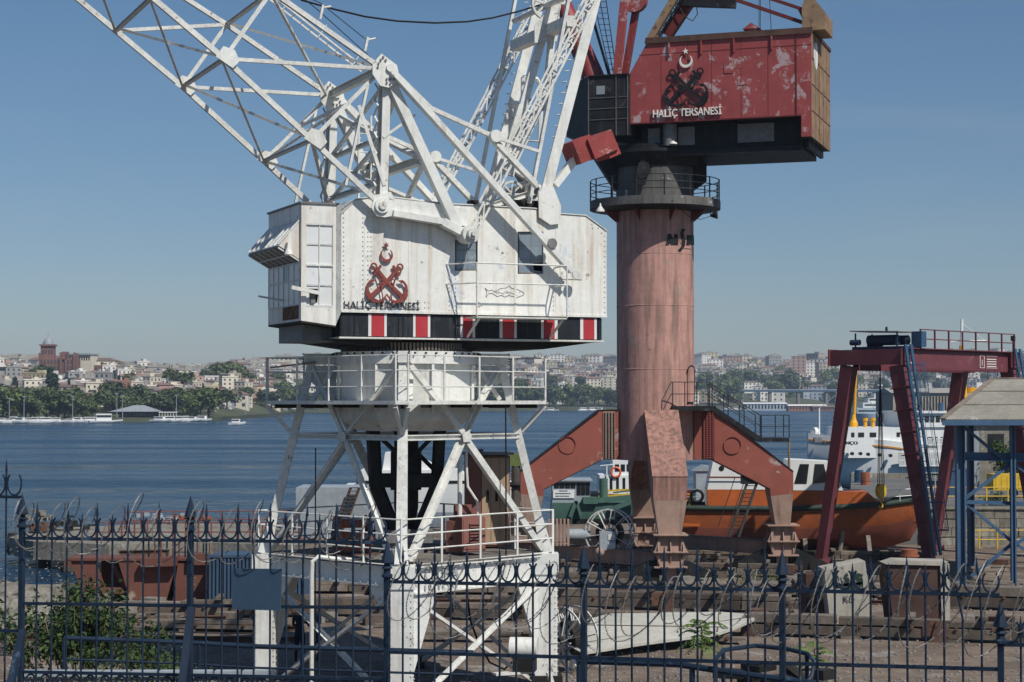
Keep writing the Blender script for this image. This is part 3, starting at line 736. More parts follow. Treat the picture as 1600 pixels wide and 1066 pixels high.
# mid platform: an octagonal gallery at eye level with brackets
zp = 7.93; Rp = 4.05
oct_ = []
for a, b in zip(ORD, ORD[1:] + ORD[:1]):
    p = cn(a, Rp, zp); q = cn(b, Rp, zp); oct_ += [p.lerp(q, .04), p.lerp(q, .96)]
inn = [cn(k, 2.3, zp) for k in ORD]
mb = MB(); mb.holed(oct_, [inn], (0, 0, .05)); pf = wp('gallery', mb, M_wsteel)
mb = MB()
for i in range(8):
    p, q = oct_[i], oct_[(i + 1) % 8]; mb.beam(p + V((0, 0, .0)), q + V((0, 0, .0)), .05, .10)
mb.build('edge_beam', M_wsteel, pf)
mb = MB()
for k in ORD:
    mb.beam(cn(k, 2.3, zp - .09), cn(k, 3.66, zp - .09), .08, .14)
for a, b in zip(ORD, ORD[1:] + ORD[:1]):
    for t in (.2, .5, .8):
        mb.beam(cn(a, 3.6, zp - .08).lerp(cn(b, 3.6, zp - .08), t), cn(a, 2.4, zp - .08).lerp(cn(b, 2.4, zp - .08), t), .08, .12)
mb.build('bearer', M_dsteel, pf)
for i, k in enumerate(ORD):
    base = cn(k, leg_r(7.08) + .12, 7.12)
    for t in (oct_[2 * i], oct_[(2 * i - 1) % 8]):
        mb = MB(); mb.beam(base, t + (cn(k, 0, 0) - t) * .06 * 0 + V((0, 0, -.1)), .1, .1, shape='L'); mb.build('bracket', M_wsteel, pf)
for i in range(8):
    p, q = oct_[i], oct_[(i + 1) % 8]; mb = MB()
    for z in (.42, .84, 1.24): mb.tube(p + V((0, 0, z)), q + V((0, 0, z)), .017, 6)
    g = mb.build('gallery_railing', M_wsteel, wc, kind=None); n = 5 if i % 2 == 0 else 1; n = min(n, 4)
    for j in range(n):
        e = p.lerp(q, j / n); mb = MB(); mb.beam(e, e + V((0, 0, 1.26)), .045, .045); mb.build('post', M_wsteel, g)
mb = MB(); mb.tube(PL(3.86, -.1, 8.86), PL(4.3, -.1, 8.9), .02, 6); mb.tube(PL(-3.8, 0, 8.9), PL(-2.5, -.3, 9.05), .025, 6); wp('loose_bar', mb, M_grey)
# drum (octagonal pot) under the slewing ring
def octp(r, z, n=8, ph=pi / 8): return [PL(r * cos(ph + 2 * pi * i / n), r * sin(ph + 2 * pi * i / n), z) for i in range(n)]
def stack(mb, rs, n=8):
    vs = [p for r, z in rs for p in octp(r, z, n)]; fs = []
    for j in range(len(rs) - 1):
        for i in range(n): fs.append((j * n + i, j * n + (i + 1) % n, (j + 1) * n + (i + 1) % n, (j + 1) * n + i))
    fs += [tuple(range(n)), tuple(range((len(rs) - 1) * n, len(rs) * n))]
    return mb.add(vs, fs)
mb = MB(); stack(mb, [(1.45, 7.15), (1.93, 7.48), (1.95, 8.98)]); dr = wp('tower_drum', mb, M_white)
mb = MB(); stack(mb, [(2.05, 8.98), (2.05, 9.32)], 16); mb.build('drum_collar', M_white, dr)
mb = MB()
for i, p in enumerate(octp(2.0, 7.66)): mb.beam(p, p + V((0, 0, 1.3)), .07, .07)
mb.build('drum_rib', M_white, dr)
mb = MB()
for i in range(44):
    a = 2 * pi * i / 44; p = PL(2.08 * cos(a), 2.08 * sin(a), 9.24); mb.beam(p, p + V((0, 0, .05)), .05, .05)
mb.build('bolt', M_dsteel, dr, kind='stuff')
mb = MB(); stack(mb, [(1.75, 9.33), (1.75, 9.56)], 40); rg = wp('slewing_ring', mb, M_dsteel)
mb = MB()
for i in range(110):
    a = 2 * pi * i / 110; mb.beam(PL(1.80 * cos(a), 1.80 * sin(a), 9.34), PL(1.80 * cos(a), 1.80 * sin(a), 9.55), .055, .07)
mb.build('gear_tooth', M_teeth, rg, kind='stuff')
# king post framework hanging below the drum
def kp(name, pts, w_, h_, mat=M_dsteel, **k):
    mb = MB()
    for a, b in zip(pts, pts[1:]): mb.beam(PL(*a), PL(*b), w_, h_)
    return wp(name, mb, mat, **k)
for sx, sy in ((-1, -.6), (1, -.6), (1, .9), (-1, .9)):
    kp('king_post_leg', [(sx * .95, sy * .9, 7.3), (sx * .85, sy * .8, 5.6), (sx * .28, sy * .35, 4.2)], .26, .26)
kp('king_post_beam', [(-1.0, -.5, 5.75), (1.0, -.5, 5.75)], .3, .34); kp('king_post_beam', [(-1.0, .7, 5.75), (1.0, .7, 5.75)], .3, .34)
kp('king_post_beam', [(-.9, -.5, 5.75), (-.9, .8, 5.75)], .2, .3); kp('king_post_beam', [(.9, -.5, 5.75), (.9, .8, 5.75)], .2, .3)
kp('king_post_brace', [(-.95, -.5, 7.2), (.3, -.5, 6.0)], .12, .12); kp('king_post_brace', [(.95, -.5, 7.2), (-.1, -.5, 6.1)], .12, .12)
kp('king_post_brace', [(-.4, .5, 7.2), (.8, .5, 6.0)], .12, .12); kp('king_post_brace', [(-.3, -.3, 7.2), (.0, -.3, 5.9)], .1, .1)
mb = MB(); mb.box((-.42, -.42, 5.5), (.42, .42, 6.55)); mb.v = [tuple(PL(*p)) for p in mb.v]; wp('winch_motor', mb, M_dsteel)
mb = MB(); mb.lathe([(.16, 3.9), (.2, 4.3), (.34, 5.0), (.34, 7.3)], (0, 0, 0), 14); mb.v = [tuple(PL(*p)) for p in mb.v]; wp('king_post', mb, M_dsteel, smooth=35)
mb = MB(); mb.box((-.75, -.6, 4.05), (.75, .6, 4.4)); mb.box((-.5, -.5, 3.75), (.5, .5, 4.05)); mb.v = [tuple(PL(*p)) for p in mb.v]; wp('footstep_bearing', mb, M_grey)
mb = MB(); mb.beam(PL(.3, -.75, 4.3), PL(.75, -.8, 5.0), .34, .06); mb.beam(PL(.95, -.7, 5.6), PL(1.15, -.7, 6.2), .36, .06); wp('gusset', mb, M_grey)
mb = MB(); mb.path([PL(1.5, -.6, 7.1), PL(1.5, -.6, 4.0)], .07, 8); wp('down_pipe', mb, M_white); mb = MB(); mb.path([PL(1.68, -.6, 7.0), PL(1.68, -.6, 6.2), PL(1.72, -.6, 5.6), PL(1.98, -.6, 5.2), PL(2.02, -.6, 4.4)], .035, 6); wp('down_pipe', mb, M_white)
# white pipe bent over the left corner, running to the ground
mb = MB(); a = cn('left', 2.85, 3.62).lerp(cn('near', 2.85, 3.62), .0)
e = lambda px, py: W.hv(px, py, W.loc(PT.wor(-1.8, -2.45, 0)).y)
mb.path([e(588, 878), e(520, 873), e(497, 870), e(488, 878), e(487, 900), e(487, 1075)], .06, 8); wp('drain_pipe', mb, M_white)
mb = MB(); mb.path([e(493, 700), e(492, 1075)], .02, 5); wp('hanging_cable', mb, M_cable)
mb = MB(); mb.path([PL(2.75, -1.25, 7.9), PL(2.76, -1.25, 5), PL(2.76, -1.25, 3.7)], .022, 5); wp('hanging_cable', mb, M_cable)
mb = MB(); e2 = lambda px, py: W.hv(px, py, 0.3)
mb.path([e2(728, 915), e2(735, 970), e2(748, 1005), e2(765, 1035), e2(788, 1046), e2(800, 1035)], .03, 6); wp('hanging_cable', mb, M_cable)
# lettering on the near right girder
pa, pb = cn('near', 3.9, 3.32), cn('right', 3.9, 3.32); d = (pb - pa).normalized(); n2 = d.cross(V((0, 0, 1)))
o_ = pa + d * .78 + n2 * .06
M_faded = paint('faded grey lettering', (.30, .31, .32), .7, .3, chalk=.4, chalkcol=(.55, .55, .55), scale=6)
textm('CELIMA', o_ + V((0, 0, -.02)), d * 1.25, V((0, 0, .28)), n2 * .01, M_faded, wc); textm('15 TON', o_ + V((0, 0, -.33)), d * 1.2, V((0, 0, .22)), n2 * .01, M_faded, wc)

# --- machinery house
vn, vf = -2.0, 2.05
def WL(pts, v=vn): return [W.hv(x, y, v) for x, y in pts]
z_b = W.hv(533, 488, vn).z
u0 = W.hv(533, 488, vn).x; u1 = W.hv(948, 495, vn).x
outl = WL([(533, 488), (533, 335), (556, 313), (590, 307), (700, 320), (745, 322), (835, 327), (873, 335), (915, 338), (948, 362), (948, 495)])
for p in (outl[0], outl[-1]): p.z = z_b
h1 = WL([(711, 375), (748, 375), (748, 423), (711, 423)]); h2 = WL([(809, 362), (849, 362), (849, 428), (809, 428)])
hs_ = [outl, h1, h2]
mb = MB(); mb.holed(outl, [h1, h2], (0, .04, 0)); wall = wp('near_wall', mb, M_wall)
far = [V((p.x, vf, p.z)) for p in outl]; mb = MB(); mb.prism(far, (0, -.04, 0)); wp('far_wall', mb, M_wall)
mb = MB(); top = [p for p in outl[1:-1]]
for a, b in zip(top, top[1:]):
    mb.add([(a.x, vn - .03, a.z + .012), (b.x, vn - .03, b.z + .012), (b.x, vf + .03, b.z + .012), (a.x, vf + .03, a.z + .012), (a.x, vn - .03, a.z + .04), (b.x, vn - .03, b.z + .04), (b.x, vf + .03, b.z + .04), (a.x, vf + .03, a.z + .04)], MB.BF)
wp('roof', mb, M_wsteel)
mb = MB(); mb.box((u1 - .05, vn + .05, z_b), (u1 - .005, vf - .05, outl[-2].z)); wp('end_wall', mb, M_wall)
mb = MB(); mb.box((u0 + .01, vn + .05, z_b), (u1 - .06, vf - .05, z_b + .04)); wp('floor', mb, M_dsteel)
mb = MB(); mb.box((u0 + .005, vn + .05, z_b + .05), (u0 + .05, vf - .05, outl[1].z)); wp('end_wall', mb, M_wall)
# plate seams, patch plates and rivets on the near wall
mb = MB()
for x in (571, 640, 707, 748, 805, 870): 
    a, b = W.hv(x, 325 if x != 707 else 370, vn), W.hv(x, 487, vn)
    if x in (748, 805): a = W.hv(x, 345, vn)
    mb.box((a.x - .035, vn - .012, z_b + .01), (a.x + .035, vn, a.z))
mb.box((u0, vn - .02, z_b), (u1, vn - .001, z_b + .07)); wp('seam_strip', mb, M_wall)
def plate(name, pts, th, mat, v=vn, parent=None):
    mb = MB(); mb.prism(WL(pts, v), (0, -th, 0)); return mb.build(name, mat, parent or wc)
plate('patch_plate', [(655, 312), (668, 312), (668, 332), (655, 332)], .015, M_wall)
plate('patch_plate', [(875, 380), (897, 381), (909, 391), (909, 437), (875, 436)], .02, M_wall)
mb = MB()
def rv(x, y, v=vn, r_=.017):
    p = W.hv(x, y, v); mb.tube(p, p + V((0, -.022, 0)), r_, 5)
for y in np.arange(325, 486, 7.4):
    for x in (537, 567, 575, 580): rv(x, y)
for y in np.arange(435, 486, 7): rv(702, y); rv(712, y); rv(865, y)
for y in np.arange(350, 490, 8): rv(945, y + 10 if y + 10 < 490 else 488)
for x in np.arange(540, 945, 7.5): rv(x, 486 + (x - 540) * .0175)
for x, y in [(657, 314), (666, 314), (657, 322), (666, 322), (657, 330), (666, 330)]: rv(x, y)
for x in np.arange(878, 908, 7): rv(x, 433)
for y in np.arange(385, 433, 8): rv(878, y)
for x, y in ((600, 470), (610, 465), (664, 472), (670, 472), (664, 480), (670, 480), (925, 350), (935, 356), (940, 364), (926, 356)): rv(x, y)
mb.build('rivet', M_wsteel, wall, kind='stuff')
# windows in the near wall
def window(pts, cols, rows, broken=()):
    P = WL(pts, vn + .1); xs = [P[0].x, P[1].x]; zs = [P[2].z, P[0].z]; mb = MB(); t = .03
    lo, hi = V((xs[0], vn + .04, zs[0])), V((xs[1], vn + .1, zs[1]))
    mb.box((lo.x, lo.y, lo.z), (lo.x + t, hi.y, hi.z)); mb.box((hi.x - t, lo.y, lo.z), (hi.x, hi.y, hi.z)); mb.box((lo.x + t, lo.y, lo.z), (hi.x - t, hi.y, lo.z + t)); mb.box((lo.x + t, lo.y, hi.z - t), (hi.x - t, hi.y, hi.z))
    for i in range(1, cols): x = lo.x + (hi.x - lo.x) * i / cols; mb.box((x - .012, lo.y + .02, lo.z + t), (x + .012, hi.y, hi.z - t))
    for i in range(1, rows): z = lo.z + (hi.z - lo.z) * i / rows; mb.box((lo.x + t, lo.y + .025, z - .012), (hi.x - t, hi.y, z + .012))
    wn = mb.build('window', M_grey, wc)
    for i in range(cols):
        for j in range(rows):
            a, b = lo.x + (hi.x - lo.x) * (i + .03) / cols, lo.x + (hi.x - lo.x) * (i + .97) / cols; c, e = lo.z + (hi.z - lo.z) * (j + .03) / rows, lo.z + (hi.z - lo.z) * (j + .97) / rows
            if (i, j) in broken:
                m_ = MB(); y = hi.y - .03; m_.holed([(a, y, c), (b, y, c), (b, y, e), (a, y, e)], [[(a + .08, y, c + .07), (b - .04, y, c + .05), (b - .05, y, e - .06), (a + .02, y, e - .08), (a + .03, y, c + .3)]], (0, .01, 0)); m_.build('broken_pane', M_pane, wn, label='window pane with a black hole broken through it')
            else:
                m_ = MB(); m_.box((a, hi.y - .035, c), (b, hi.y - .025, e)); m_.build('pane', M_pane, wn)
    return wn
window([(711, 375), (748, 375), (748, 423), (711, 423)], 2, 3); window([(809, 362), (849, 362), (849, 428), (809, 428)], 2, 2 + 1, {(1, 0)})
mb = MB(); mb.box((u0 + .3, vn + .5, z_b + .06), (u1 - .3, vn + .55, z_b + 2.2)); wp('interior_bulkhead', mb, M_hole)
# --- cab
uc = W.hv(471, 340, vn + .12).x; ue = W.hv(525, 340, vn + .12).x; vc = vn + .12; cv1 = 1.25
zt = W.hv(471, 318, vc).z; zb0 = W.hv(471, 501, vc).z; zb1 = W.hv(526, 509, vc).z
mb = MB(); mb.holed([(uc, vc, zb0), (ue, vc, zb1), (ue, vc, zt), (uc, vc, zt)], [[(p.x, vc, p.z) for p in WL([(478, 350), (520, 350), (520, 479), (478, 479)], vc)]], (0, .04, 0)); cb = wp('cab_side', mb, M_wall)
P = WL([(478, 350), (520, 350), (520, 479), (478, 479)], vc + .03); wn = MB(); X0, X1, Z0, Z1 = P[0].x, P[1].x, P[2].z, P[0].z
for i in range(3): x = X0 + (X1 - X0) * i / 2; wn.box((x - .015, vc + .012, Z0), (x + .015, vc + .045, Z1))
for j in range(5):
    z = Z0 + (Z1 - Z0) * j / 4; wn.box((X0, vc + (-.005 if j in (0, 2, 4) else .014), z - (.022 if j in (0, 2, 4) else .012)), (X1, vc + .05, z + (.022 if j in (0, 2, 4) else .012)))
wn = wn.build('cab_window', M_wsteel, wc)
for i in range(2):
    for j in range(4):
        a, b = X0 + (X1 - X0) * (i + .05) / 2, X0 + (X1 - X0) * (i + .95) / 2; c, e = Z0 + (Z1 - Z0) * (j + .04) / 4, Z0 + (Z1 - Z0) * (j + .96) / 4; m_ = MB(); y = vc + .035
        if (i, j) == (0, 0): m_.holed([(a, y, c), (b, y, c), (b, y, e), (a, y, e)], [[(a + .12, y, c + .1), (a + .30, y, c + .06), (a + .33, y, c + .30), (b - .02, y, e - .06), (a + .05, y, e - .06)]], (0, .01, 0)); m_.build('broken_pane', M_pane_w, wn, label='whitewashed pane with a jagged black hole')
        else: m_.box((a, y, c), (b, y + .01, e)); m_.build('pane', M_pane_w, wn)
mb = MB(); mb.add([(ue, vc, zb1), (u0, vn, z_b), (u0, vn, zt), (ue, vc, zt), (ue, vc + .05, zb1), (u0 + .0, vn + .3, z_b), (u0, vn + .3, zt), (ue, vc + .05, zt)], MB.BF); wp('corner_plate', mb, M_wsteel)
# front wall with bay visor
F_ = lambda v, z: (uc, v, z)
mb = MB(); mb.box((uc, vc + .05, zb0), (uc + .05, cv1, zt)); fr_w = wp('cab_front', mb, M_wall)
mb = MB(); mb.box((uc + .06, cv1 - .05, zb0), (u0, cv1, zt)); wp('cab_side', mb, M_wall)
mb = MB(); mb.prism([(uc - .04, vc - .04, zt), (u0, vc - .04, zt), (u0, cv1 + .04, zt), (uc - .04, cv1 + .04, zt)], (0, 0, .05)); wp('cab_roof', mb, M_grey)
mb = MB(); mb.add([(uc, vc, zb0 - .005), (ue, vc, zb1 - .005), (ue, cv1, zb1 - .005), (uc, cv1, zb0 - .005), (uc, vc, zb0 - .05), (ue, vc, zb1 - .05), (ue, cv1, zb1 - .05), (uc, cv1, zb0 - .05)], MB.BF); wp('cab_floor', mb, M_dsteel)
zi = W.hv(463, 343, vc).z; zo = W.hv(426, 382, vc).z; uo = uc - .60; zl = W.hv(463, 405, vc).z; va, vb = vc + .12, cv1 - .1
mb = MB()
mb.add([(uc, va, zi), (uc, vb, zi), (uo, vb, zo), (uo, va, zo), (uc - .05, va, zi - .03), (uc - .05, vb, zi - .03), (uo + .02, vb, zo - .03), (uo + .02, va, zo - .03)], MB.BF)
vs_ = wp('bay_visor', mb, M_pane_w)
mb = MB(); mb.prism([(uc, va, zi), (uo, va, zo), (uc, va, zl)], (0, .03, 0)); mb.prism([(uc, vb, zi), (uo, vb, zo), (uc, vb, zl)], (0, -.03, 0)); mb.build('visor_cheek', M_wall, vs_)
mb = MB(); mb.add([(uo, va, zo - .03), (uo, vb, zo - .03), (uc, vb, zl), (uc, va, zl), (uo, va, zo - .06), (uo, vb, zo - .06), (uc, vb, zl - .04), (uc, va, zl - .04)], MB.BF); mb.build('visor_soffit', M_grey, vs_)
for k in range(8):
    v = va + (vb - va) * k / 7; mb = MB(); mb.beam((uc, v, zi + .02), (uo, v, zo + .02), .035, .04); mb.build('glazing_bar', M_wsteel, vs_)
mb = MB()
for k in range(7):
    v = va + (vb - va) * k / 6; mb.beam((uo + .0, v, zo - .07), (uc, v, zl - .05), .03, .03)
mb.beam((uo * .5 + uc * .5, va, (zo + zl) / 2 - .07), (uo * .5 + uc * .5, vb, (zo + zl) / 2 - .07), .03, .03); mb.build('soffit_bar', M_wsteel, vs_)
# front lower glazing
zg0, zg1 = W.hv(463, 475, vc).z, zl - .08
mb = MB()
for k in range(7): v = va + (vb - va) * k / 6; mb.box((uc - .03, v - .015, zg0), (uc - .001, v + .015, zg1))
for z in (zg0, (zg0 + zg1) / 2 + .1, zg1): mb.box((uc - .035, va, z - .02), (uc - .002, vb, z + .02))
fw = mb.build('front_window', M_wsteel, wc)
for k in range(6):
    for j in range(2):
        a = va + (vb - va) * (k + .06) / 6; b = va + (vb - va) * (k + .94) / 6; m_ = MB(); zz = [zg0, (zg0 + zg1) / 2 + .1, zg1]; m_.box((uc - .015, a, zz[j] + .02), (uc - .005, b, zz[j + 1] - .02)); m_.build('pane', M_pane_w if R.random() < .6 else M_pane, fw)
mb = MB(); mb.box((uc - .03, va + .1, zb0 + .06), (uc - .002, va + 1.5, zg0 - .03)); mb.build('rusted_patch', paint('bare rusted panel', (.16, .09, .05), .9, .5, rust=.5, rustcol=(.05, .03, .02), scale=4, bump=.5), wc, label='bare rusted panel below the front window')
p = W.hv(451, 392, vc - .1); mb = MB(); mb.v = []; mb.lathe([(.12, -.1), (.11, -.05), (.05, .1), (.03, .2)], p, 12); mb.box((p.x - .02, p.y, p.z + .15), (p.x + .02, p.y + .25, p.z + .22)); wp('warning_bell', mb, M_white, smooth=40)
mb = MB(); a = W.hv(404, 463, -.3); mb.tube(a, (uc + .02, -.2, a.z - .1), .03, 6); wp('front_bar', mb, M_wsteel)
mb = MB(); a, b = W.hv(455, 449, vc - .25), W.hv(499, 458, vc - .12); mb.beam(a, b, .06, .1); wp('hand_bar', mb, M_white)
mb = MB(); ph = W.hv(489, 465, vc - .03); mb.cbox(ph, (.12, .05, .3)); wp('lamp_bracket', mb, M_grey)
# bracket under cab
q0, q1 = W.hv(472, 512, -1.2), W.hv(515, 534, -1.2); mb = MB(); mb.box((q0.x, -1.2, q1.z), (q1.x + .3, 1.0, q0.z + .35)); wp('cab_support', mb, M_grey)
# --- striped under-frame band
zb_b = W.hv(533, 527, vn - .0).z; zt_b = z_b - .01
ub1 = W.hv(940, 500, vn + .06).x
mb = MB(); mb.box((u0, vn + .08, zb_b), (ub1 - .01, vf - .08, zt_b)); bd = wp('under_frame', mb, M_bstripe)
xs = [(533, 575, 0), (575, 580, 2), (580, 600, 1), (600, 604, 2), (604, 645, 0), (645, 649, 2), (649, 668, 1), (668, 672, 2), (672, 719, 0), (719, 723, 2), (723, 738, 1), (738, 742, 2), (742, 780, 0), (780, 785, 2), (785, 803, 1),
      (803, 807, 2), (807, 845, 0), (845, 849, 2), (849, 866, 1), (866, 871, 2), (871, 906, 0), (906, 911, 2), (911, 928, 1), (928, 932, 2), (932, 940, 0)]
for a, b, m_ in xs:
    xa, xb = W.hv(a, 505, vn + .06).x, W.hv(b, 505, vn + .06).x; e = (0, .008, .012)[m_]
    mb = MB(); mb.box((xa + .003, vn + .05 - e, zb_b + .04), (xb - .003, vn + .079, zt_b - .02)); mb.build('stripe', (M_bstripe, M_stripe, M_wstripe)[m_], bd)
mb = MB(); mb.box((u0 - .05, vn - .0, zb_b - .03), (ub1 + .05, vf, zb_b + .015)); mb.build('bottom_flange', M_wsteel, bd)
mb = MB()
for x in (554, 623, 630, 716, 935):
    for y in np.arange(493, 524, 5): p = W.hv(x, y, vn + .04); mb.tube(p, p + V((0, -.02, 0)), .02, 5)
mb.build('rivet', M_bstripe, bd, kind='stuff')
mb = MB(); mb.prism([(u0 - .3, -1.5, zb_b - .04), (u0 + 1.2, -1.5, zb_b - .24), (ub1 - 1.6, -1.5, zb_b - .24), (ub1 - .1, -1.5, zb_b - .04)], (0, 3.1, 0)); wp('turntable_pan', mb, M_dsteel)
# --- side gallery with guard rail
vg = vn - .85; Hh = lambda x, y: W.hv(x, y, vg)
fl_a, fl_b = Hh(745, 494), Hh(886, 496); zf = fl_a.z
mb = MB(); mb.box((fl_a.x, vg, zf - .04), (fl_b.x, vn - .03, zf)); sg = wp('side_gallery', mb, M_wsteel)
mb = MB(); ztr = Hh(748, 411).z
for z in (ztr, Hh(748, 442).z):
    mb.tube((fl_a.x, vg, z), (fl_b.x, vg, z), .022, 6); mb.tube((fl_a.x, vg, z), (fl_a.x - .55, vn, z - .0), .022, 6); mb.tube((fl_b.x, vg, z), (fl_b.x + .0, vn, z), .022, 6)
gr = mb.build('gallery_railing', M_wsteel, wc)
for x in (fl_a.x, fl_b.x): mb = MB(); mb.tube((x, vg, zf), (x, vg, ztr), .024, 6); mb.build('post', M_wsteel, gr)
for x in (fl_a.x + .1, fl_b.x - .1): mb = MB(); mb.beam((x, vg + .05, zf - .05), (x - .02, vn + .03, zb_b + .05), .05, .05, shape='L'); mb.build('bracket', M_wsteel, sg)
# --- emblem, lettering, fish
ec = W.hv(603, 443, vn); sc_ = W.hv(603 + 32.5, 443, vn).x - W.hv(603 - 32.5, 443, vn).x
emblem(lambda x, y: V((ec.x + x * sc_, vn - .05, ec.z + y * sc_ * 1.06)), wc, M_emb, M_emb, M_emb, (0, -1, 0), .035, True)
a, b = W.hv(537, 486, vn), W.hv(655, 486, vn); hh = W.hv(600, 470, vn).z - W.hv(600, 485, vn).z
M_let = paint('weathered black letter paint', (.03, .035, .045), .5, .3, chalk=.45, chalkcol=(.45, .47, .5), scale=8)
textm('HALİÇ TERSANESİ', V((a.x, vn - .012, z_b + .06)), V((b.x - a.x, 0, 0)), V((0, 0, hh * 1.2)), V((0, -.022, 0)), M_let, wc)
mb = MB(); mb.box((a.x, vn - .045, z_b + .15), (b.x, vn - .036, z_b + .165)); wp('letter_rail', mb, M_let)
fx, fz = W.hv(758, 457, vn), W.hv(819, 457, vn); fw_ = fz.x - fx.x; mb = MB()
def fs(pts, w_=.008):
    for (x0, y0), (x1, y1) in zip(pts, pts[1:]):
        mb.beam((fx.x + x0 * fw_, vn - .004, fx.z + y0 * fw_), (fx.x + x1 * fw_, vn - .004, fx.z + y1 * fw_), .006, w_, up=(0, 0, 1))
fs([(0, .10), (.08, .03), (.18, .06), (.24, .03), (.3, .05), (.4, .10), (.55, .12), (.6, .17), (.68, .11), (.85, .08), (.97, .02), (1, 0), (.97, -.05), (.85, -.09), (.78, -.13), (.72, -.08), (.6, -.06), (.5, -.1), (.42, -.06), (.3, -.09), (.18, -.02), (.08, -.03), (.02, -.12), (.04, 0), (0, .10)], .014)
for k in range(12): fs([(.2 + k * .045, .02 + .03 * sin(k)), (.26 + k * .045, -.02 + .02 * cos(k * 2))], .008)
fs([(.8, .06), (.78, 0), (.82, -.07)]); fs([(.88, .03), (.89, .02)], .02); wp('painted_fish', mb, M_let)

# --- jib: two side trusses with panel bracing
bn, bf = vn - .27, 2.30
def N(x, y): return W.hv(x, y, bn)
def Fm(p): return V((p.x, bf, p.z))
L = [N(592, 318), N(487, 219), N(350, 92), N(237, -4), N(128, -97)]
U = [N(597, 108), N(424, -13), N(290, -100)]
def member(name, p, q, w_, h_, shape='L', mat=None, t=None, up=None):
    kk = .58 if name.startswith('jib') else .70; w_ *= kk; h_ *= kk; t = t * kk if t else t
    mb = MB(); mb.beam(p, q, w_, h_, up=up or (0, 1, 0), shape=shape, t=t); return wp(name, mb, mat or M_wsteel)
for side in (0, 1):
    S = (lambda p: p) if side == 0 else Fm
    for a, b in zip(L, L[1:]): member('jib_chord', S(a), S(b), .24, .20, 'box')
    for a, b in zip(U, U[1:]): member('jib_chord', S(a), S(b), .22, .2, 'C')
    for a, b in ((L[1], U[0]), (L[2], U[0]), (L[2], U[1]), (L[3], U[1])): member('jib_diagonal', S(a), S(b), .17, .17, 'C', t=.03)
    for k, g in enumerate((L[1], L[2])):
        g = S(g); mb = MB(); y = g.y - .12
        mb.prism([(g.x - .25, y, g.z + .02), (g.x - .05, y, g.z + .3), (g.x + .25, y, g.z + .22), (g.x + .38, y, g.z - .05), (g.x + .2, y, g.z - .25)], (0, -.02, 0)); wp('gusset', mb, M_white)
for i in (1, 2, 3): member('jib_cross_strut', L[i] + V((0, .1, 0)), Fm(L[i]) - V((0, .1, 0)), .18, .16, 'I', up=(0, 0, 1), t=.03)
for a, b in ((1, 2), (2, 3)):
    member('jib_lacing', L[b] + V((0, .1, -.05)), Fm(L[a]) + V((0, -.1, -.05)), .11, .13, 'L', up=(0, 0, 1)); member('jib_lacing', L[a] + V((0, .1, .06)), Fm(L[b]) + V((0, -.1, .06)), .11, .13, 'L', up=(0, 0, 1))
member('jib_lacing', L[0] + V((0, .4, .3)), Fm(L[1]), .12, .14, 'L', up=(0, 0, 1)); member('jib_lacing', L[1], Fm(L[0]) + V((0, -.2, .3)), .14, .14, 'L', up=(0, 0, 1))
member('jib_lacing', L[3], Fm(L[4]), .12, .14, 'L', up=(0, 0, 1)); member('jib_lacing', L[4], Fm(L[3]), .12, .14, 'L', up=(0, 0, 1))
member('jib_cross_strut', U[0] + V((0, .15, 0)), Fm(U[0]) - V((0, .15, 0)), .3, .34, 'I', up=(0, 0, 1)); member('jib_cross_strut', U[1], Fm(U[1]), .18, .16, 'I', up=(0, 0, 1))
mid_u = (U[0] + U[1]) / 2
member('jib_lacing', U[0] + V((-.1, .1, .06)), Fm(U[1]) + V((0, 0, .06)), .12, .12, 'L', up=(0, 0, 1)); member('jib_lacing', Fm(U[0]) + V((-.1, -.1, -.05)), U[1] + V((0, 0, -.05)), .12, .12, 'L', up=(0, 0, 1))
mm = (L[1] + U[0]) / 2
member('jib_sway_brace', mm, Fm(L[1]), .12, .12, 'L'); member('jib_sway_brace', L[1], Fm(mm), .12, .12, 'L'); member('jib_cross_strut', mm, Fm(mm), .12, .12, 'L', up=(0, 0, 1))
# light ladder walkway above the upper chord
a, b = U[0] + V((-.1, 1.2, .15)), U[1] + V((0, 1.2, .35)); mb = MB(); d, sd, nn, LL = basis(a, b, (0, 0, 1))
for s in (-.2, .2): mb.beam(a + sd * s, b + sd * s, .03, .05)
for k in range(int(LL / .3)): mb.tube(a + d * (k * .3) - sd * .2, a + d * (k * .3) + sd * .2, .012, 5)
for k in range(4): mb.path([a + d * (k * 1.2 + .3) + sd * .2, a + d * (k * 1.2 + .3) + sd * .24 + nn * .45], .015, 5)
wp('jib_walkway', mb, M_wsteel)
for x, y in ((570, 80), (500, 30)):
    p = N(x, y); mb = MB(); mb.beam(p + V((0, 0, .0)), p + V((.08, 0, .38)), .08, .06); mb.tube(p + V((.06, 0, .3)), p + V((.3, 0, .36)), .03, 6); wp('rope_guide', mb, M_wsteel)
mb = MB(); mb.path([N(570, 78) + V((0, 0, .3)), N(500, 22) + V((0, 0, .3)), N(455, -14)], .012, 5); mb.path([N(440, -30), N(500, 28) + V((0, .2, .25)), N(590, 100)], .012, 5); wp('hoist_rope', mb, M_cable)
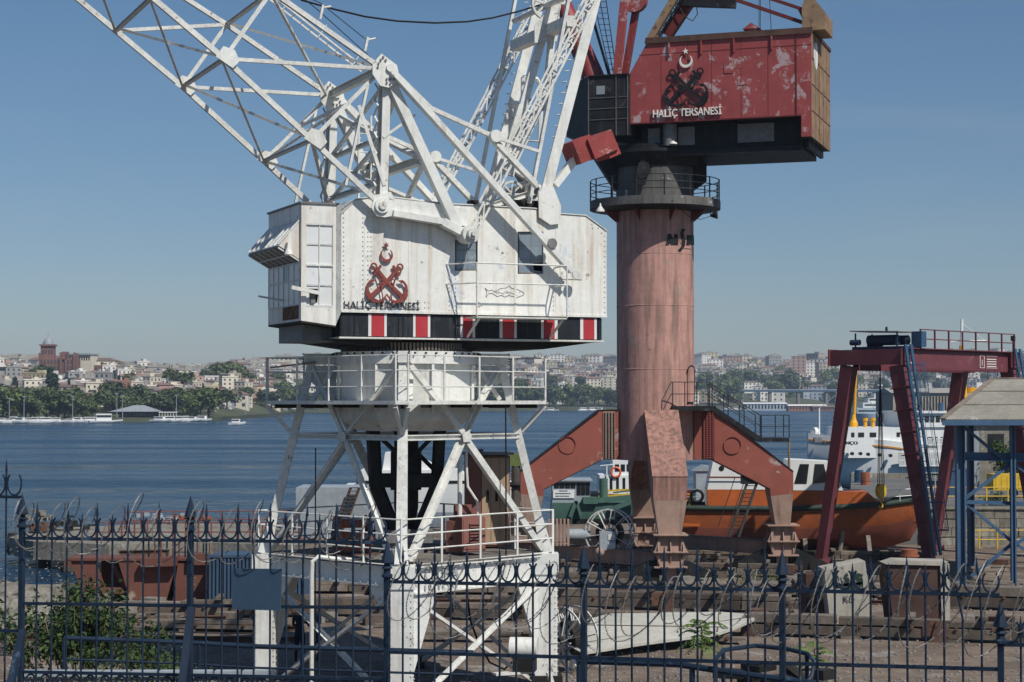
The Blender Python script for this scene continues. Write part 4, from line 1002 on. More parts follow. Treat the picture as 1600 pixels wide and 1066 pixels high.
# apex gusset
for S, e in ((lambda p: p, -1), (Fm, 1)):
    g = S(U[0]); y = g.y - .19 if e < 0 else g.y - .19; mb = MB()
    ol = [N(x, y_) for x, y_ in ((578, 102), (592, 86), (616, 104), (621, 128), (603, 139), (590, 136), (578, 118))]
    mb.prism([V((q.x, y, q.z)) for q in ol], (0, -.03, 0)); ag = wp('apex_gusset', mb, M_white)
    mb = MB()
    for dx, dz in ((-.18, .1), (-.12, .2), (-.05, .28), (.02, .2), (-.2, 0), (.05, -.3), (.15, -.3), (.05, -.4), (.15, -.42), (.25, -.3), (.24, -.2)):
        mb.tube((g.x + dx, y - .03, g.z + dz), (g.x + dx, y - .07, g.z + dz), .03, 6)
    mb.build('bolt', M_grey, ag, kind='stuff'); mb = MB(); mb.disc((g.x + .14, y - .06, g.z + .0), (0, 1, 0), .11, .08, 16); mb.build('pin', M_white, ag, smooth=30)
# post, back strut, rack bar
A = U[0]
for side in (0, 1):
    S = (lambda p: p) if side == 0 else Fm
    p, q = S(N(601, 128)), S(N(596, 303)); mb = MB(); mb.beam(p + V((.06, 0, 0)), q + V((.06, 0, 0)), .05, .22, up=(1, 0, 0)); mb.beam(p + V((.14, .14, 0)), q + V((.14, .14, 0)), .05, .24, up=(0, 1, 0)); mb.beam(p + V((.04, .3, 0)), q + V((.04, .3, 0)), .05, .2, up=(1, 0, 0)); po = wp('apex_post', mb, M_white)
    mb = MB(); n = 14
    for i in range(n):
        a, b = p.lerp(q, i / n), p.lerp(q, (i + 1) / n); mb.beam(a + V((-.17, 0 if i % 2 else .3, 0)), b + V((-.17, .3 if i % 2 else 0, 0)), .05, .02)
    mb.build('lacing_bar', M_wsteel, po)
    member('back_strut', S(N(609, 128)), S(N(714, 356)), .36, .40, 'box', mat=M_white, up=(0, 1, 0))
    p, q = S(N(612, 112)), S(N(899, 429))
    if side == 0: p = V((p.x, p.y - .3, p.z)); q = V((q.x, q.y - .02, q.z)); p = W.hv(612, 112, bn - .25); q = W.hv(893, 424, bn - .12)
    member('rack_bar', p, q, .22, .34, 'C', mat=M_white, t=.04)
    t1, t2, t3 = S(N(674, 170)), S(N(771, 214)), S(N(843, 237))
    member('tie_bar', S(N(603, 100)), t1, .14, .16, 'box'); member('tie_bar', t1, t2, .16, .2, 'box'); member('tie_bar', t2, t3, .12, .12, 'C')
    member('rocker_lever', t2 + V((0, .15, .0)), S(N(840, 292)), .2, .28, 'box'); mb = MB(); mb.disc(t2 + V((0, -.12, 0)), (0, 1, 0), .17, .2, 16); wp('pin', mb, M_white, smooth=30)
    member('post_brace', S(N(598, 215)), S(N(648, 180)), .1, .12, 'L'); member('post_brace', S(N(600, 290)), S(N(560, 165)), .14, .14, 'L'); member('post_brace', S(N(575, 130)), S(N(540, 290)), .1, .12, 'L')
q = N(899, 429); mb = MB(); mb.disc(q + V((0, -.1, 0)), (0, 1, 0), .14, .06, 14); wp('pin', mb, M_wsteel)
for x, y in ((860, 381), ): p = W.hv(x, y, bn - .15); mb = MB(); mb.disc(p, (0, 1, 0), .14, .3, 16); wp('pinion_boss', mb, M_grey, smooth=30)
mb = MB()
for x, y in ((866, 389), (876, 399), (887, 410)): p = W.hv(x, y, bn - .2); mb.disc(p, (0, 1, 0), .035, .03, 8)
wp('bolt', mb, M_black, kind='stuff')
# cross beams between the two trusses
for p, w_, nm in ((N(660, 250), .3, 'cross_beam'), (N(700, 330), .25, 'cross_beam'), (N(598, 215), .16, 'cross_beam'), (N(596, 285), .2, 'cross_beam')):
    if nm and p.z < 30: member(nm, p + V((0, .2, 0)), Fm(p) - V((0, .2, 0)), w_, w_, 'I', up=(0, 0, 1))
member('cross_brace', N(601, 135) + V((0, .2, 0)), Fm(N(598, 215)), .13, .13, 'L'); member('cross_brace', Fm(N(601, 135)), N(598, 215) + V((0, .2, 0)), .13, .13, 'L')
member('cross_brace', N(598, 220) + V((0, .2, 0)), Fm(N(596, 290)), .13, .13, 'L'); member('cross_brace', Fm(N(598, 220)), N(596, 290) + V((0, .2, 0)), .13, .13, 'L')
member('cross_brace', N(620, 150) + V((0, .2, 0)), Fm(N(660, 245)), .16, .16, 'L'); member('cross_brace', Fm(N(620, 150)), N(660, 245) + V((0, .2, 0)), .16, .16, 'L')
member('cross_brace', N(665, 255) + V((0, .2, 0)), Fm(N(705, 335)), .16, .16, 'L'); member('cross_brace', Fm(N(665, 255)), N(705, 335) + V((0, .2, 0)), .16, .16, 'L')
# inner service ladder between posts
mb = MB(); a, b = V((A.x + .5, .6, L[0].z + .2)), V((A.x + .5, .6, A.z - .8))
for s in (-.18, .18): mb.beam(a + V((s, 0, 0)), b + V((s, 0, 0)), .05, .06)
for k in range(10): mb.tube(a.lerp(b, k / 10) + V((-.18, 0, 0)), a.lerp(b, k / 10) + V((.18, 0, 0)), .015, 5)
wp('service_ladder', mb, M_wsteel); mb = MB(); mb.beam(a + V((.75, .3, 0)), b + V((.75, .3, -.2)), .12, .14); mb.beam(a + V((.2, 1.0, 1.2)), b + V((1.2, 1.0, -1.0)), .14, .14); wp('inner_strut', mb, M_grey)
# foot pivot with disc, flange beam to the boss
pv = N(595, 322); mb = MB(); mb.prism([N(x, y) + V((0, -.02, 0)) for x, y in ((585, 305), (609, 300), (616, 312), (617, 337), (600, 340), (588, 338), (579, 325))], (0, -.05, 0)); wp('pivot_plate', mb, M_white)
mb = MB(); mb.disc(pv + V((0, -.1, 0)), (0, 1, 0), .20, .08, 20); wp('pivot_pin', mb, M_white, smooth=30); mb = MB(); mb.disc(pv + V((0, -.16, 0)), (0, 1, 0), .11, .06, 16); wp('pivot_pin', mb, M_wsteel, smooth=30)
bs = W.hv(731, 367, bn - .1)
mb = MB(); a, b = W.hv(612, 334, bn), W.hv(724, 365, bn); mb.beam(a, W.hv(690, 347, bn), .34, .16, up=(0, 0, 1)); mb.beam(W.hv(690, 347, bn), b, .34, .22, up=(0, 0, 1)); wp('flange_beam', mb, M_white)
plate('web_plate', [(597, 310), (700, 322), (725, 330), (725, 356), (690, 343), (613, 331)], .22, M_white, vn)
mb = MB(); mb.disc(bs, (0, 1, 0), .24, .5, 22); mb.disc(bs + V((0, -.3, 0)), (0, 1, 0), .14, .2, 16); mb.disc(bs + V((0, -.42, 0)), (0, 1, 0), .07, .1, 10); wp('pivot_boss', mb, M_wsteel, smooth=30)
mb = MB()
for t in np.linspace(0, 1, 6):
    p = W.hv(705 + 12 * (t % .4), 357 - 6 * t, bn - .08); mb.tube(p, p + V((0, -.05, 0)), .022, 5)
wp('rivet', mb, M_grey, kind='stuff')
# --- luffing mast: lattice legs, plate legs, head beam
for side in (0, 1):
    S = (lambda p: p) if side == 0 else Fm
    p, q = S(W.hv(738, 366, bn)), S(W.hv(926, 0, bn)); q = p + (q - p) * 1.16
    mb = MB(); mb.lattice(p + V((0, .25, 0)), q + V((0, .25, 0)), .22, .36, 17, .030, .020, up=(0, 1, 0), w2=.22); wp('lattice_stay', mb, M_wsteel)
    p, q = S(W.hv(848, 318, vn)), S(W.hv(930, 0, vn)); q = p + (q - p) * 1.15; mb = MB(); mb.beam(p, q, .30, .06, up=(0, 1, 0), shape='box'); mb.beam(p + V((.1, .2, 0)), q + V((.1, .2, 0)), .06, .3, up=(0, 1, 0)); wp('mast_leg', mb, M_white)
    p, q = S(W.hv(832, 318, vn + .15)), S(W.hv(893, 0, vn + .15)); q = p + (q - p) * 1.15; mb = MB(); mb.beam(p + V((-.1, 0, 0)), q + V((-.1, 0, 0)), .09, .12, up=(0, 1, 0)); lg = wp('mast_leg', mb, M_wsteel)
    mb = MB(); d = (q - p).normalized()
    for k in range(26): c = p + d * (k * .32); mb.path([c + V((.18, -.1, 0)), c + V((.30, -.1, .02)), c + V((.30, .12, .02))], .012, 4)
    mb.build('rung', M_wsteel, lg)
    mb = MB(); mb.prism([V((x.x, x.y - .06, x.z)) for x in [S(W.hv(*k, vn)) for k in ((839, 300), (848, 292), (862, 292), (874, 322), (873, 350), (858, 352), (840, 340))]], (0, -.05, 0)); g = wp('mast_foot_plate', mb, M_wall)
hb = W.hv(893, 33, vn + .1); hb2 = V((hb.x, bf - .2, hb.z)); member('head_beam', hb, hb2, .42, .44, 'box', mat=M_grey if 0 else M_wsteel, up=(0, 0, 1))
sh = V((hb.x - .05, 0, hb.z + .75)); mb = MB(); mb.tube((sh.x, vn + .2, sh.z), (sh.x, bf - .3, sh.z), .09, 12); wp('sheave_shaft', mb, M_wsteel, smooth=35)
def wheel(c, ax, r_, name, mat, spokes=6, t=.09, rim=.07, parent=wc):
    c = V(c); ax = V(ax).normalized(); mb = MB(); mb.disc(c, ax, r_, t, 28, r_ - rim); wh = mb.build(name, mat, parent, smooth=40)
    mb = MB(); mb.disc(c, ax, r_ * .2, t * 1.3, 12); a = ax.orthogonal().normalized(); b = ax.cross(a)
    for k in range(spokes): q = 2 * pi * k / spokes; d = a * cos(q) + b * sin(q); mb.beam(c + d * r_ * .15, c + d * (r_ - rim * .7), t * .6, r_ * .12, up=ax)
    if parent is wc: mb.build('spokes', mat, wh)
    else: mb.build('spokes', mat, parent)
    return wh
hm_ = hb.lerp(hb2, .42)
wheel((sh.x - .0, hm_.y - .05, sh.z + .05), (0, 1, 0), .46, 'sheave', M_wsteel); wheel((sh.x + .5, hm_.y - .05, sh.z + .5), (0, 1, 0), .42, 'sheave', M_wsteel)
mb = MB(); mb.prism([(hm_.x + x, hm_.y - .26, hm_.z + z) for x, z in ((-.5, .1), (-.2, .45), (.1, 1.0), (.3, 1.0), (.28, .1), (.2, -.3), (-.5, -.4))], (0, .03, 0)); wp('head_gusset', mb, M_wsteel)
mb = MB(); mb.beam((hm_.x - .15, hm_.y, hm_.z - .2), (hm_.x - .75, hm_.y, hm_.z - 2.2), .24, .1, up=(0, 1, 0)); mb.beam((hm_.x + .15, hm_.y, hm_.z - .2), (hm_.x - .05, hm_.y, hm_.z - 2.3), .16, .2, up=(0, 1, 0)); wp('mast_web', mb, M_white)
mb = MB(); mb.beam((hm_.x - .75, hm_.y, hm_.z - 2.2), (hm_.x - 1.3, hm_.y, hm_.z - 4.2), .3, .12, up=(0, 1, 0), w2=.5); mb.beam((hm_.x - .2, hm_.y, hm_.z - 2.1), (hm_.x - 1.1, hm_.y, hm_.z - 3.9), .22, .2, up=(0, 1, 0)); wp('mast_web', mb, M_wsteel)
c0 = V((hb.x + .1, 1.7, hb.z - 1.0)); mb = MB(); mb.path([c0, c0 + V((.45, 0, -.02)), c0 + V((.6, 0, -.25)), c0 + V((.55, 0, -1.9)), c0 + V((.0, 0, -1.9)), c0 + V((0, 0, 0))], .07, 6); mb.tube(c0 + V((0, 0, -1.0)), c0 + V((.58, 0, -1.1)), .06, 6); wp('ladder_cage', mb, M_white)
member('mast_strut', W.hv(800, 168, 0), W.hv(832, 155, 0) , .1, .14, 'C', mat=M_grey)
member('mast_strut', W.hv(800, 262, 0), W.hv(850, 300, -.5), .2, .24, 'box'); member('mast_strut', W.hv(797, 256, .5), W.hv(826, 300, .5), .2, .2, 'box', mat=M_grey)
# winches on the roof between mast feet
for x, v in ((800, -.6), (822, .2)): p = W.hv(x, 303, v); wheel((p.x, v, p.z), (.1, 1, 0), .38, 'rope_drum_flange', M_wsteel, 8, .07)
mb = MB(); p = W.hv(812, 303, 0); mb.tube((p.x, -.9, p.z), (p.x, 1.0, p.z), .24, 16); wp('rope_drum', mb, M_grey, smooth=35)
mb = MB(); a = W.hv(765, 322, vn + .3); b = W.hv(836, 300, vn + .3); mb.beam((a.x, vn + .4, a.z), (b.x, vn + .4, b.z), .14, .16, shape='I'); mb.beam((a.x, .6, a.z), (b.x, .6, b.z), .14, .16, shape='I'); wp('roof_frame', mb, M_wsteel)
mb = MB(); p = W.hv(815, 320, vn + .4); mb.box((p.x - .55, vn + .3, p.z - .2), (p.x + .5, 1.0, p.z + .12)); wp('winch_bed', mb, M_dsteel)
mb = MB(); p = W.hv(740, 318, vn + .3); mb.box((p.x - .12, vn + .2, p.z - .05), (p.x + .12, vn + .5, p.z + .08)); wp('roof_vent', mb, M_dsteel)
# cable ladder: black cable hanging from jib to mast; red counterweight boxes behind the mast
mb = MB(); a, b = N(455, -12), W.hv(845, 8, .5); pts = []
for k in range(25):
    t = k / 24; p = a.lerp(b, t); 
    pts.append(p)
tgt = [W.hv(x, y, 0) for x, y in ((470, 0), (520, 14), (570, 26), (620, 33), (680, 36), (730, 34), (770, 28), (810, 18), (850, 6), (880, -8))]
mb.path(tgt, .028, 6); wp('sagging_cable', mb, M_cable)
M_cwt = paint('worn red counterweight paint', (.27, .045, .04), .55, .2, rust=.2, chalk=.3, chalkcol=(.5, .42, .40), scale=2, rustcol=(.08, .03, .02))
arm_a, arm_b = W.hv(866, 290, .6), W.hv(903, 243, .6); member('counterweight_arm', arm_a, arm_b, .3, .34, 'box', mat=M_white)
for (x, y, w_, h_, dd) in ((905, 236, .62, .7, .9), (930, 229, .85, .62, 1.1), (948, 238, .4, .36, .9)):
    p = W.hv(x, y, .6); mb = MB(); a = radians(-24); 
    for dx, dz in ((0, 0),):
        c = [V((p.x + (ex * w_ / 2) * cos(-a) - (ez * h_ / 2) * sin(-a), p.y + ey * dd / 2, p.z + (ex * w_ / 2) * sin(-a) + (ez * h_ / 2) * cos(-a))) for ez in (-1, 1) for ex, ey in ((-1, -1), (1, -1), (1, 1), (-1, 1))]
        mb.add(c, MB.BF)
    wp('counterweight', mb, M_cwt)
# ============================================================ RED PILLAR CRANE
M_redb = paint('faded red house paint', (.31, .064, .062), .5, .12, rust=.10, rustcol=(.05, .015, .012), chalk=.38, chalkcol=(.48, .40, .41), streak=.2, streakcol=(.14, .03, .03), scale=1.3, bump=.15)
M_pink = paint('chalky pink column paint', srgb('#bd9085'), .7, .14, rust=.22, rustcol=(.14, .09, .06), chalk=.22, chalkcol=(.36, .31, .25), streak=.8, streakcol=(.15, .11, .085), scale=.8, bump=.25, dirt=.3)
M_pleg = paint('rusty pink leg paint', srgb('#a3796d'), .75, .18, rust=.17, rustcol=(.10, .06, .045), chalk=.12, chalkcol=(.30, .25, .2), streak=.9, streakcol=(.12, .07, .055), scale=1.0, bump=.25, dirt=.4)
M_legr = paint('red primer leg paint', srgb('#8d4e42'), .6, .15, rust=.12, rustcol=(.10, .03, .02), chalk=.28, chalkcol=(.45, .42, .40), streak=.25, streakcol=(.16, .06, .045), scale=.6, bump=.2)
M_legp = paint('pink primer leg paint', srgb('#a58a7c'), .7, .12, rust=.22, rustcol=(.12, .06, .045), chalk=.15, chalkcol=(.42, .38, .33), streak=.6, streakcol=(.14, .09, .07), scale=.8, bump=.2, dirt=.25)
M_neck = paint('sooty grey neck paint', (.115, .112, .108), .75, .3, rust=.18, rustcol=(.02, .02, .02), chalk=.18, chalkcol=(.5, .5, .5), streak=.6, streakcol=(.02, .02, .02), scale=1.0, bump=.3)
M_ochre = paint('ochre undercoat', (.28, .185, .11), .7, .3, rust=.42, rustcol=(.10, .06, .04), streak=.4, streakcol=(.12, .08, .05), scale=1.2)
M_bstrut = paint('dark red strut paint', (.13, .022, .022), .55, .2, rust=.2, scale=2)
M_blk2 = paint('tarred black sheet', (.020, .021, .024), .5, .35, rust=.12, rustcol=(.10, .10, .10), chalk=.22, chalkcol=(.075, .078, .085), streak=.3, streakcol=(.10, .10, .11), scale=1.3, bump=.2)
M_wpaint = paint('white letter paint', srgb('#e6e4dd'), .5, .05, rust=.08, scale=3)
RX, RY = XD(1024, 86), 86.0
RL = Frame(RX, RY, 1.2); RC = RL
rc = thing('pillar_crane', 'large red dockyard crane on a thick pink pillar with four spreading legs', 'crane', RL)
def rp(name, mb, mat, **k): return mb.build(name, mat, rc, **k)
rz = lambda y: EYE + (625 - y) * 86 / FP
mb = MB(); mb.lathe([(1.82, rz(718)), (1.82, 17.1)], n=56); col_o = rp('pillar', mb, M_pink, smooth=40)
mb = MB()
for z in (rz(578), rz(480), rz(400)): mb.lathe([(1.824, z), (1.835, z + .02), (1.824, z + .04)], n=56, cap=False)
mb.build('weld_seam', M_pink, col_o, smooth=40)
LEGS = [('near', (0, -1)), ('right', (1, 0)), ('far', (0, 1)), ('left', (-1, 0))]
def LP(dr, r, t, z): dx, dy = dr; return V((dx * r - dy * t, dy * r + dx * t, z))
tz, kz = 7.52, 4.62
def loftbox(mb, secs):     # list of 4-point rings
    vs = [p for s in secs for p in s]; n = 4; fs = [(3, 2, 1, 0)]
    for j in range(len(secs) - 1):
        for i in range(n): fs.append((j * n + i, j * n + (i + 1) % n, (j + 1) * n + (i + 1) % n, (j + 1) * n + i))
    k = (len(secs) - 1) * n; fs.append((k, k + 1, k + 2, k + 3)); mb.add(vs, fs)
for nm, dr in LEGS:
    def ring(ri, zi, ro, zo, w_): return [LP(dr, ri, -w_ / 2, zi), LP(dr, ro, -w_ / 2, zo), LP(dr, ro, w_ / 2, zo), LP(dr, ri, w_ / 2, zi)]
    mb = MB(); secs = [ring(1.75, 5.2, 1.75, tz, 1.3), ring(2.62, 5.2, 2.7, tz, 1.32), ring(5.28, 3.86, 6.38, kz, 1.5)]
    loftbox(mb, secs); g = rp('leg', mb, M_legr if nm in ('left', 'right') else M_pleg)
    mb = MB(); loftbox(mb, [ring(5.282, 3.858, 6.382, kz - .002, 1.502), ring(5.32, 3.5, 6.38, kz - 1.0, 1.46)]); mb.build('knee', M_legr if nm in ('left', 'right') else M_pleg, g)
    mb = MB(); loftbox(mb, [ring(5.325, 3.498, 6.378, kz - 1.002, 1.458), ring(5.58, 2.12, 6.28, 2.12, 1.0)]); rp('leg_shank', mb, M_legp, label='pale pink lower shank of a leg')
    mb = MB()           # top and bottom edge flanges
    for (r0, z0), (r1, z1) in (((1.8, tz + .01), (2.7, tz + .01)), ((2.7, tz + .01), (6.4, kz + .03)), ((2.62, 5.19), (5.28, 3.84))):
        mb.beam(LP(dr, r0, 0, z0), LP(dr, r1, 0, z1), 1.56 if r1 > 5 else 1.4, .03)
    mb.build('edge_flange', M_dsteel if nm in ('left', 'right') else M_pleg, g)
    mb = MB()
    for z, s in ((2.12, 1.5), (1.38, 1.5), (.72, 1.45)): c = LP(dr, 5.93, 0, z); mb.box((c.x - s / 2, c.y - s / 2, z - .03), (c.x + s / 2, c.y + s / 2, z + .03))
    c = LP(dr, 5.93, 0, 0); mb.box((c.x - .45, c.y - .45, 1.41), (c.x + .45, c.y + .45, 2.09)); mb.box((c.x - .5, c.y - .5, .75), (c.x + .5, c.y + .5, 1.35))
    for z0, z1 in ((1.41, 2.09), (.75, 1.35)):
        for k in (-.55, 0, .55):
            for s in (-1, 1):
                mb.prism([(c.x + k - .02, c.y + s * .45, z0), (c.x + k - .02, c.y + s * .72, z0 if z0 > 1 else z1), (c.x + k - .02, c.y + s * .45, z1)], (.04, 0, 0)); mb.prism([(c.x + s * .45, c.y + k - .02, z0), (c.x + s * .72, c.y + k - .02, z0 if z0 > 1 else z1), (c.x + s * .45, c.y + k - .02, z1)], (0, .04, 0))
    rp('leg_flange', mb, M_legp)
    mb = MB(); mb.box((c.x - .28, c.y - .3, .02), (c.x + .28, c.y + .3, .69)); rp('foot', mb, M_legp)
    for s in (-1, 1):      # sloping bogie covers
        mb = MB(); x0, x1 = c.x + s * .35, c.x + s * 2.1; mb.prism([(x0, c.y - .35, .05), (x0, c.y - .35, .95), (x0 + s * .5, c.y - .35, .95), (x1, c.y - .35, .35), (x1, c.y - .35, .05)], (0, .7, 0)); rp('bogie_cover', mb, M_black)
        for q in (.7, 1.5): mb = MB(); mb.disc((c.x + s * q, c.y - .38, .28), (0, 1, 0), .27, .12, 18); rp('wheel', mb, M_dsteel, smooth=30)
    # rivets grid panels
    if nm in ('left', 'right'):
        mb = MB(); y = -.70; s = dr[0]
        for i in range(4):
            for j in range(21):
                x = s * (2.02 + i * .14) if nm == 'left' else s * (2.2 + i * .14); z = 5.3 + j * .104
                mb.box((x - .028, y - .05, z - .028), (x + .028, y, z + .028))
        mb.build('bolt', M_legr if nm == 'right' else M_dsteel, g, kind='stuff')
        mb = MB(); x0 = s * 1.96 if nm == 'left' else s * 2.14; mb.box((x0, -.70, 5.24), (x0 + s * .56, -.655, 7.46)); mb.build('splice_plate', M_legp if nm == 'left' else M_bstrut, g)
        mb = MB(); mb.disc((s * 4.2 if nm == 'left' else s * 3.55, -.735, 5.9), (0, 1, 0), .42, .03, 28, .38); mb.build('cover_ring', M_legr, g)
for sx, dy in ((-1, 0), (1, 0)):
    pass
def tie(a, b, z, name='tie_beam'):
    p, q = LP(dict(LEGS)[a], 5.93, 0, z), LP(dict(LEGS)[b], 5.93, 0, z); d = (q - p).normalized(); mb = MB(); mb.beam(p + d * .7, q - d * .7, .36, .54); mb.beam(p + d * .7 + V((0, 0, .292)), q - d * .7 + V((0, 0, .292)), .5, .04); mb.beam(p + d * .7 - V((0, 0, .292)), q - d * .7 - V((0, 0, .292)), .5, .04); g = rp(name, mb, M_legp)
    mb = MB(); n2 = V((0, 0, 1)).cross(d)
    for k in range(18): e = p + d * (.9 + k * .37); mb.beam(e + V((0, 0, .34)) - n2 * .21, e + V((0, 0, .34)) + n2 * .21, .34, .035)
    mb.build('walkway_board', M_timber, g, kind='stuff')
tie('left', 'near', .98); tie('far', 'right', 1.0); tie('left', 'far', .98)
# door in the pillar, access platform and stair (on the right leg)
mb = MB(); P = []
for k in range(17): a = pi * k / 16; P.append((.33 * cos(a), .33 * sin(a)))
ang = radians(-33)
def onc(t, z, r_): a = ang + t / 1.82; return V((r_ * cos(a), r_ * sin(a), z))
z0, z1 = rz(632), rz(582)
ol = [(-.30, z0 + .1), (.30, z0 + .1), (.30, z1)] + [(.30 * cos(pi * k / 10), z1 + .3 * sin(pi * k / 10)) for k in range(1, 10)] + [(-.30, z1)]
vs = [onc(t, z, 1.84) for t, z in ol]; n = len(ol); mb.add(vs + [onc(t, z, 1.90) for t, z in ol], [tuple(range(n, 2 * n))] + [(i, (i + 1) % n, n + (i + 1) % n, n + i) for i in range(n)]); dro = rp('pillar_door', mb, M_pink)
mb = MB(); mb.path([onc(t * 1.12, z, 1.9) for t, z in ol], .03, 5); mb.build('door_frame', M_blk2, dro)
# platform
yp = -.9; X = lambda px, Y=RY - 1.6: XD(px, Y) - RX
pz = 7.72; mb = MB(); mb.box((X(1047), -2.4, pz - .06), (X(1114), -.72, pz)); mb.box((X(1047), -2.42, pz - .22), (X(1114), -2.36, pz - .061)); mb.box((X(1047), -.76, pz - .2), (X(1114), -.72, pz - .061)); pl = rp('access_platform', mb, M_blk2)
mb = MB(); a = [V((X(1047), -.75, pz)), V((X(1047), -2.38, pz)), V((X(1104), -2.38, pz))]; mb.rail(a, 1.1, .022, 2, post=[a[0], a[1], a[1].lerp(a[2], .33), a[1].lerp(a[2], .66), a[2]]); rp('platform_railing', mb, M_blk2)
s0, s1 = V((X(1112) + .1, 0, pz)), V((X(1188) + .1, 0, rz(686) + .08))
mb = MB(); mb.box((X(1090), -.7, pz - .06), (X(1114), .8, pz)); rp('access_platform', mb, M_blk2)
for t in (-.75, .75):
    mb = MB(); mb.beam(s0 + V((0, t, -.1)), s1 + V((0, t, -.1)), .06, .24); sg_ = rp('stair_stringer', mb, M_blk2)
    mb = MB(); mb.tube(s0 + V((-.1, t, 1.05)), s1 + V((0, t, 1.05)), .024, 6); mb.tube(s0 + V((-.1, t, .55)), s1 + V((0, t, .55)), .02, 6)
    for k in range(4): e = s0.lerp(s1, k / 3) + V((0, t, 0)); mb.tube(e, e + V((0, 0, 1.05)), .024, 6)
    rp('stair_railing', mb, M_blk2)
for k in range(9): e = s0.lerp(s1, (k + .5) / 9); mb = MB(); mb.box((e.x - .12, e.y - .7, e.z - .03), (e.x + .12, e.y + .7, e.z)); rp('stair_tread', mb, M_blk2)
l0, l1 = s1, V((X(1237), 0, s1.z)); mb = MB(); mb.box((l0.x, -.8, l0.z - .2), (l1.x, .8, l0.z - .02)); rp('access_platform', mb, M_blk2)
mb = MB(); a = [V((l0.x + .05, -.78, l0.z)), V((l1.x, -.78, l0.z)), V((l1.x, .75, l0.z))]; mb.rail(a, 1.05, .022, 2, post=[a[0], a[0].lerp(a[1], .5), a[1], a[2]]); rp('platform_railing', mb, M_blk2)
mb = MB(); mb.tube((l1.x, -.7, l0.z - .2), (l1.x, -.7, rz(740)), .05, 6); rp('hanger_post', mb, M_ochre)
# steep ladder under the right leg
a, b = V((X(1172), -.5, rz(752))), V((X(1138), -1.3, rz(836)))
for t in (-.0, .46):
    mb = MB(); mb.beam(a + V((t, 0, 0)), b + V((t, 0, 0)), .1, .2, up=(0, 1, 0)); lg = rp('ladder_rail', mb, M_blk2)
mb = MB()
for k in range(14): e = a.lerp(b, k / 14); mb.beam(e, e + V((.46, 0, 0)), .14, .03)
rp('rung', mb, M_blk2); mb = MB(); mb.box((a.x - .3, -.7, a.z - .1), (a.x + .65, -.3, a.z + .6)); rp('ladder_bracket', mb, M_blk2)
mb = MB()
for dx in (-.6, -1.1): mb.tube((a.x + dx + .5, -.6, a.z + .2), (b.x + dx + .6, -1.4, b.z + .5), .02, 5)
rp('ladder_stay', mb, M_blk2)
# ring gallery
zr = rz(316)
mb = MB(); mb.lathe([(1.83, zr - .06), (3.04, zr - .06), (3.06, zr - .36), (3.09, zr - .36), (3.09, zr + .03), (3.04, zr + .03), (3.04, zr), (1.83, zr)], n=48, cap=False); ga = rp('ring_gallery', mb, M_neck, smooth=30)
mb = MB(); mb.lathe([(1.83, zr - .5), (2.0, zr - .5), (3.04, zr - .37), (3.04, zr - .34), (1.83, zr - .3)], n=48, cap=False); mb.build('gallery_skirt', M_black, ga, smooth=30)
for k, h in enumerate((.36, .68, 1.0)):
    mb = MB(); mb.path([V((3.05 * cos(2 * pi * i / 48), 3.05 * sin(2 * pi * i / 48), zr + h)) for i in range(48)], .022, 6, closed=True); rp('gallery_rail', mb, M_blk2)
for i in range(15):
    a = 2 * pi * (i + .35) / 15; mb = MB(); e = V((3.05 * cos(a), 3.05 * sin(a), zr)); mb.beam(e, e + V((0, 0, 1.02)), .06, .06); rp('gallery_post', mb, M_blk2)
for i in range(8): a = 2 * pi * i / 8 + .3; mb = MB(); mb.prism([(1.84 * cos(a), 1.84 * sin(a), zr - .1), (2.9 * cos(a), 2.9 * sin(a), zr - .1), (1.84 * cos(a), 1.84 * sin(a), zr - 1.0)], (.03 * sin(a), -.03 * cos(a), 0)); mb.build('bracket', M_bstrut, ga)
for x, y in ((938, 325),): p = RC.hv(x, y, -2.0); mb = MB(); mb.lathe([(.2, -.18), (.19, -.1), (.05, .1), (.03, .22)], p, 14); rp('floodlight', mb, M_white, smooth=40)
p = RC.hv(1110, 337, -1.6); mb = MB(); mb.tube(p, p + V((.3, -.1, .02)), .06, 10, .2); mb.tube(p + V((0, 0, 0)), p + V((0, 0, .25)), .02, 5); rp('floodlight', mb, M_blk2)
mb = MB(); mb.path([RC.hv(1050, 313, -3.1), RC.hv(1062, 325, -2.5), RC.hv(1078, 340, -2.2), RC.hv(1095, 343, -2.2), RC.hv(1110, 338, -1.8)], .015, 5); rp('loose_cable', mb, M_cable)
# neck
mb = MB(); mb.lathe([(1.84, zr), (1.84, 18.0), (1.84, 19.45)], n=56); rp('neck', mb, M_neck, smooth=40)
mb = MB(); mb.lathe([(1.9, 18.9), (2.15, 19.3), (2.3, 19.5), (2.3, 19.65), (1.9, 19.65)], n=56, cap=False); mb.lathe([(2.05, 19.65), (2.05, 19.9)], n=56); rp('slewing_ring', mb, M_black, smooth=30)
mb = MB(); mb.prism([(-1.8, -.4, 19.3), (-2.9, -.4, 19.45), (-1.9, -.4, 17.9), (-1.83, -.4, 17.9)], (0, .8, 0)); mb.box((1.83, -.5, 18.3), (2.4, .5, 19.2)); mb.prism([(1.83, -.5, 17.9), (2.4, -.5, 18.3), (1.83, -.5, 18.3)], (0, 1, 0)); rp('slew_stop', mb, M_black)
mb = MB(); p = RC.hv(1006, 270, -1.95); mb.prism([p + V((x, 0, z)) for x, z in ((-.2, -.3), (.18, -.2), (.34, .1), (.22, .5), (-.22, .5), (-.34, .05))], (0, .1, 0)); mb.box((p.x - .12, p.y, p.z + .5), (p.x + .12, p.y + .1, p.z + 1.0)); mb.box((p.x - .3, p.y + .03, p.z - .55), (p.x + .08, p.y + .12, p.z - .2)); rp('slew_drive_cover', mb, M_black)
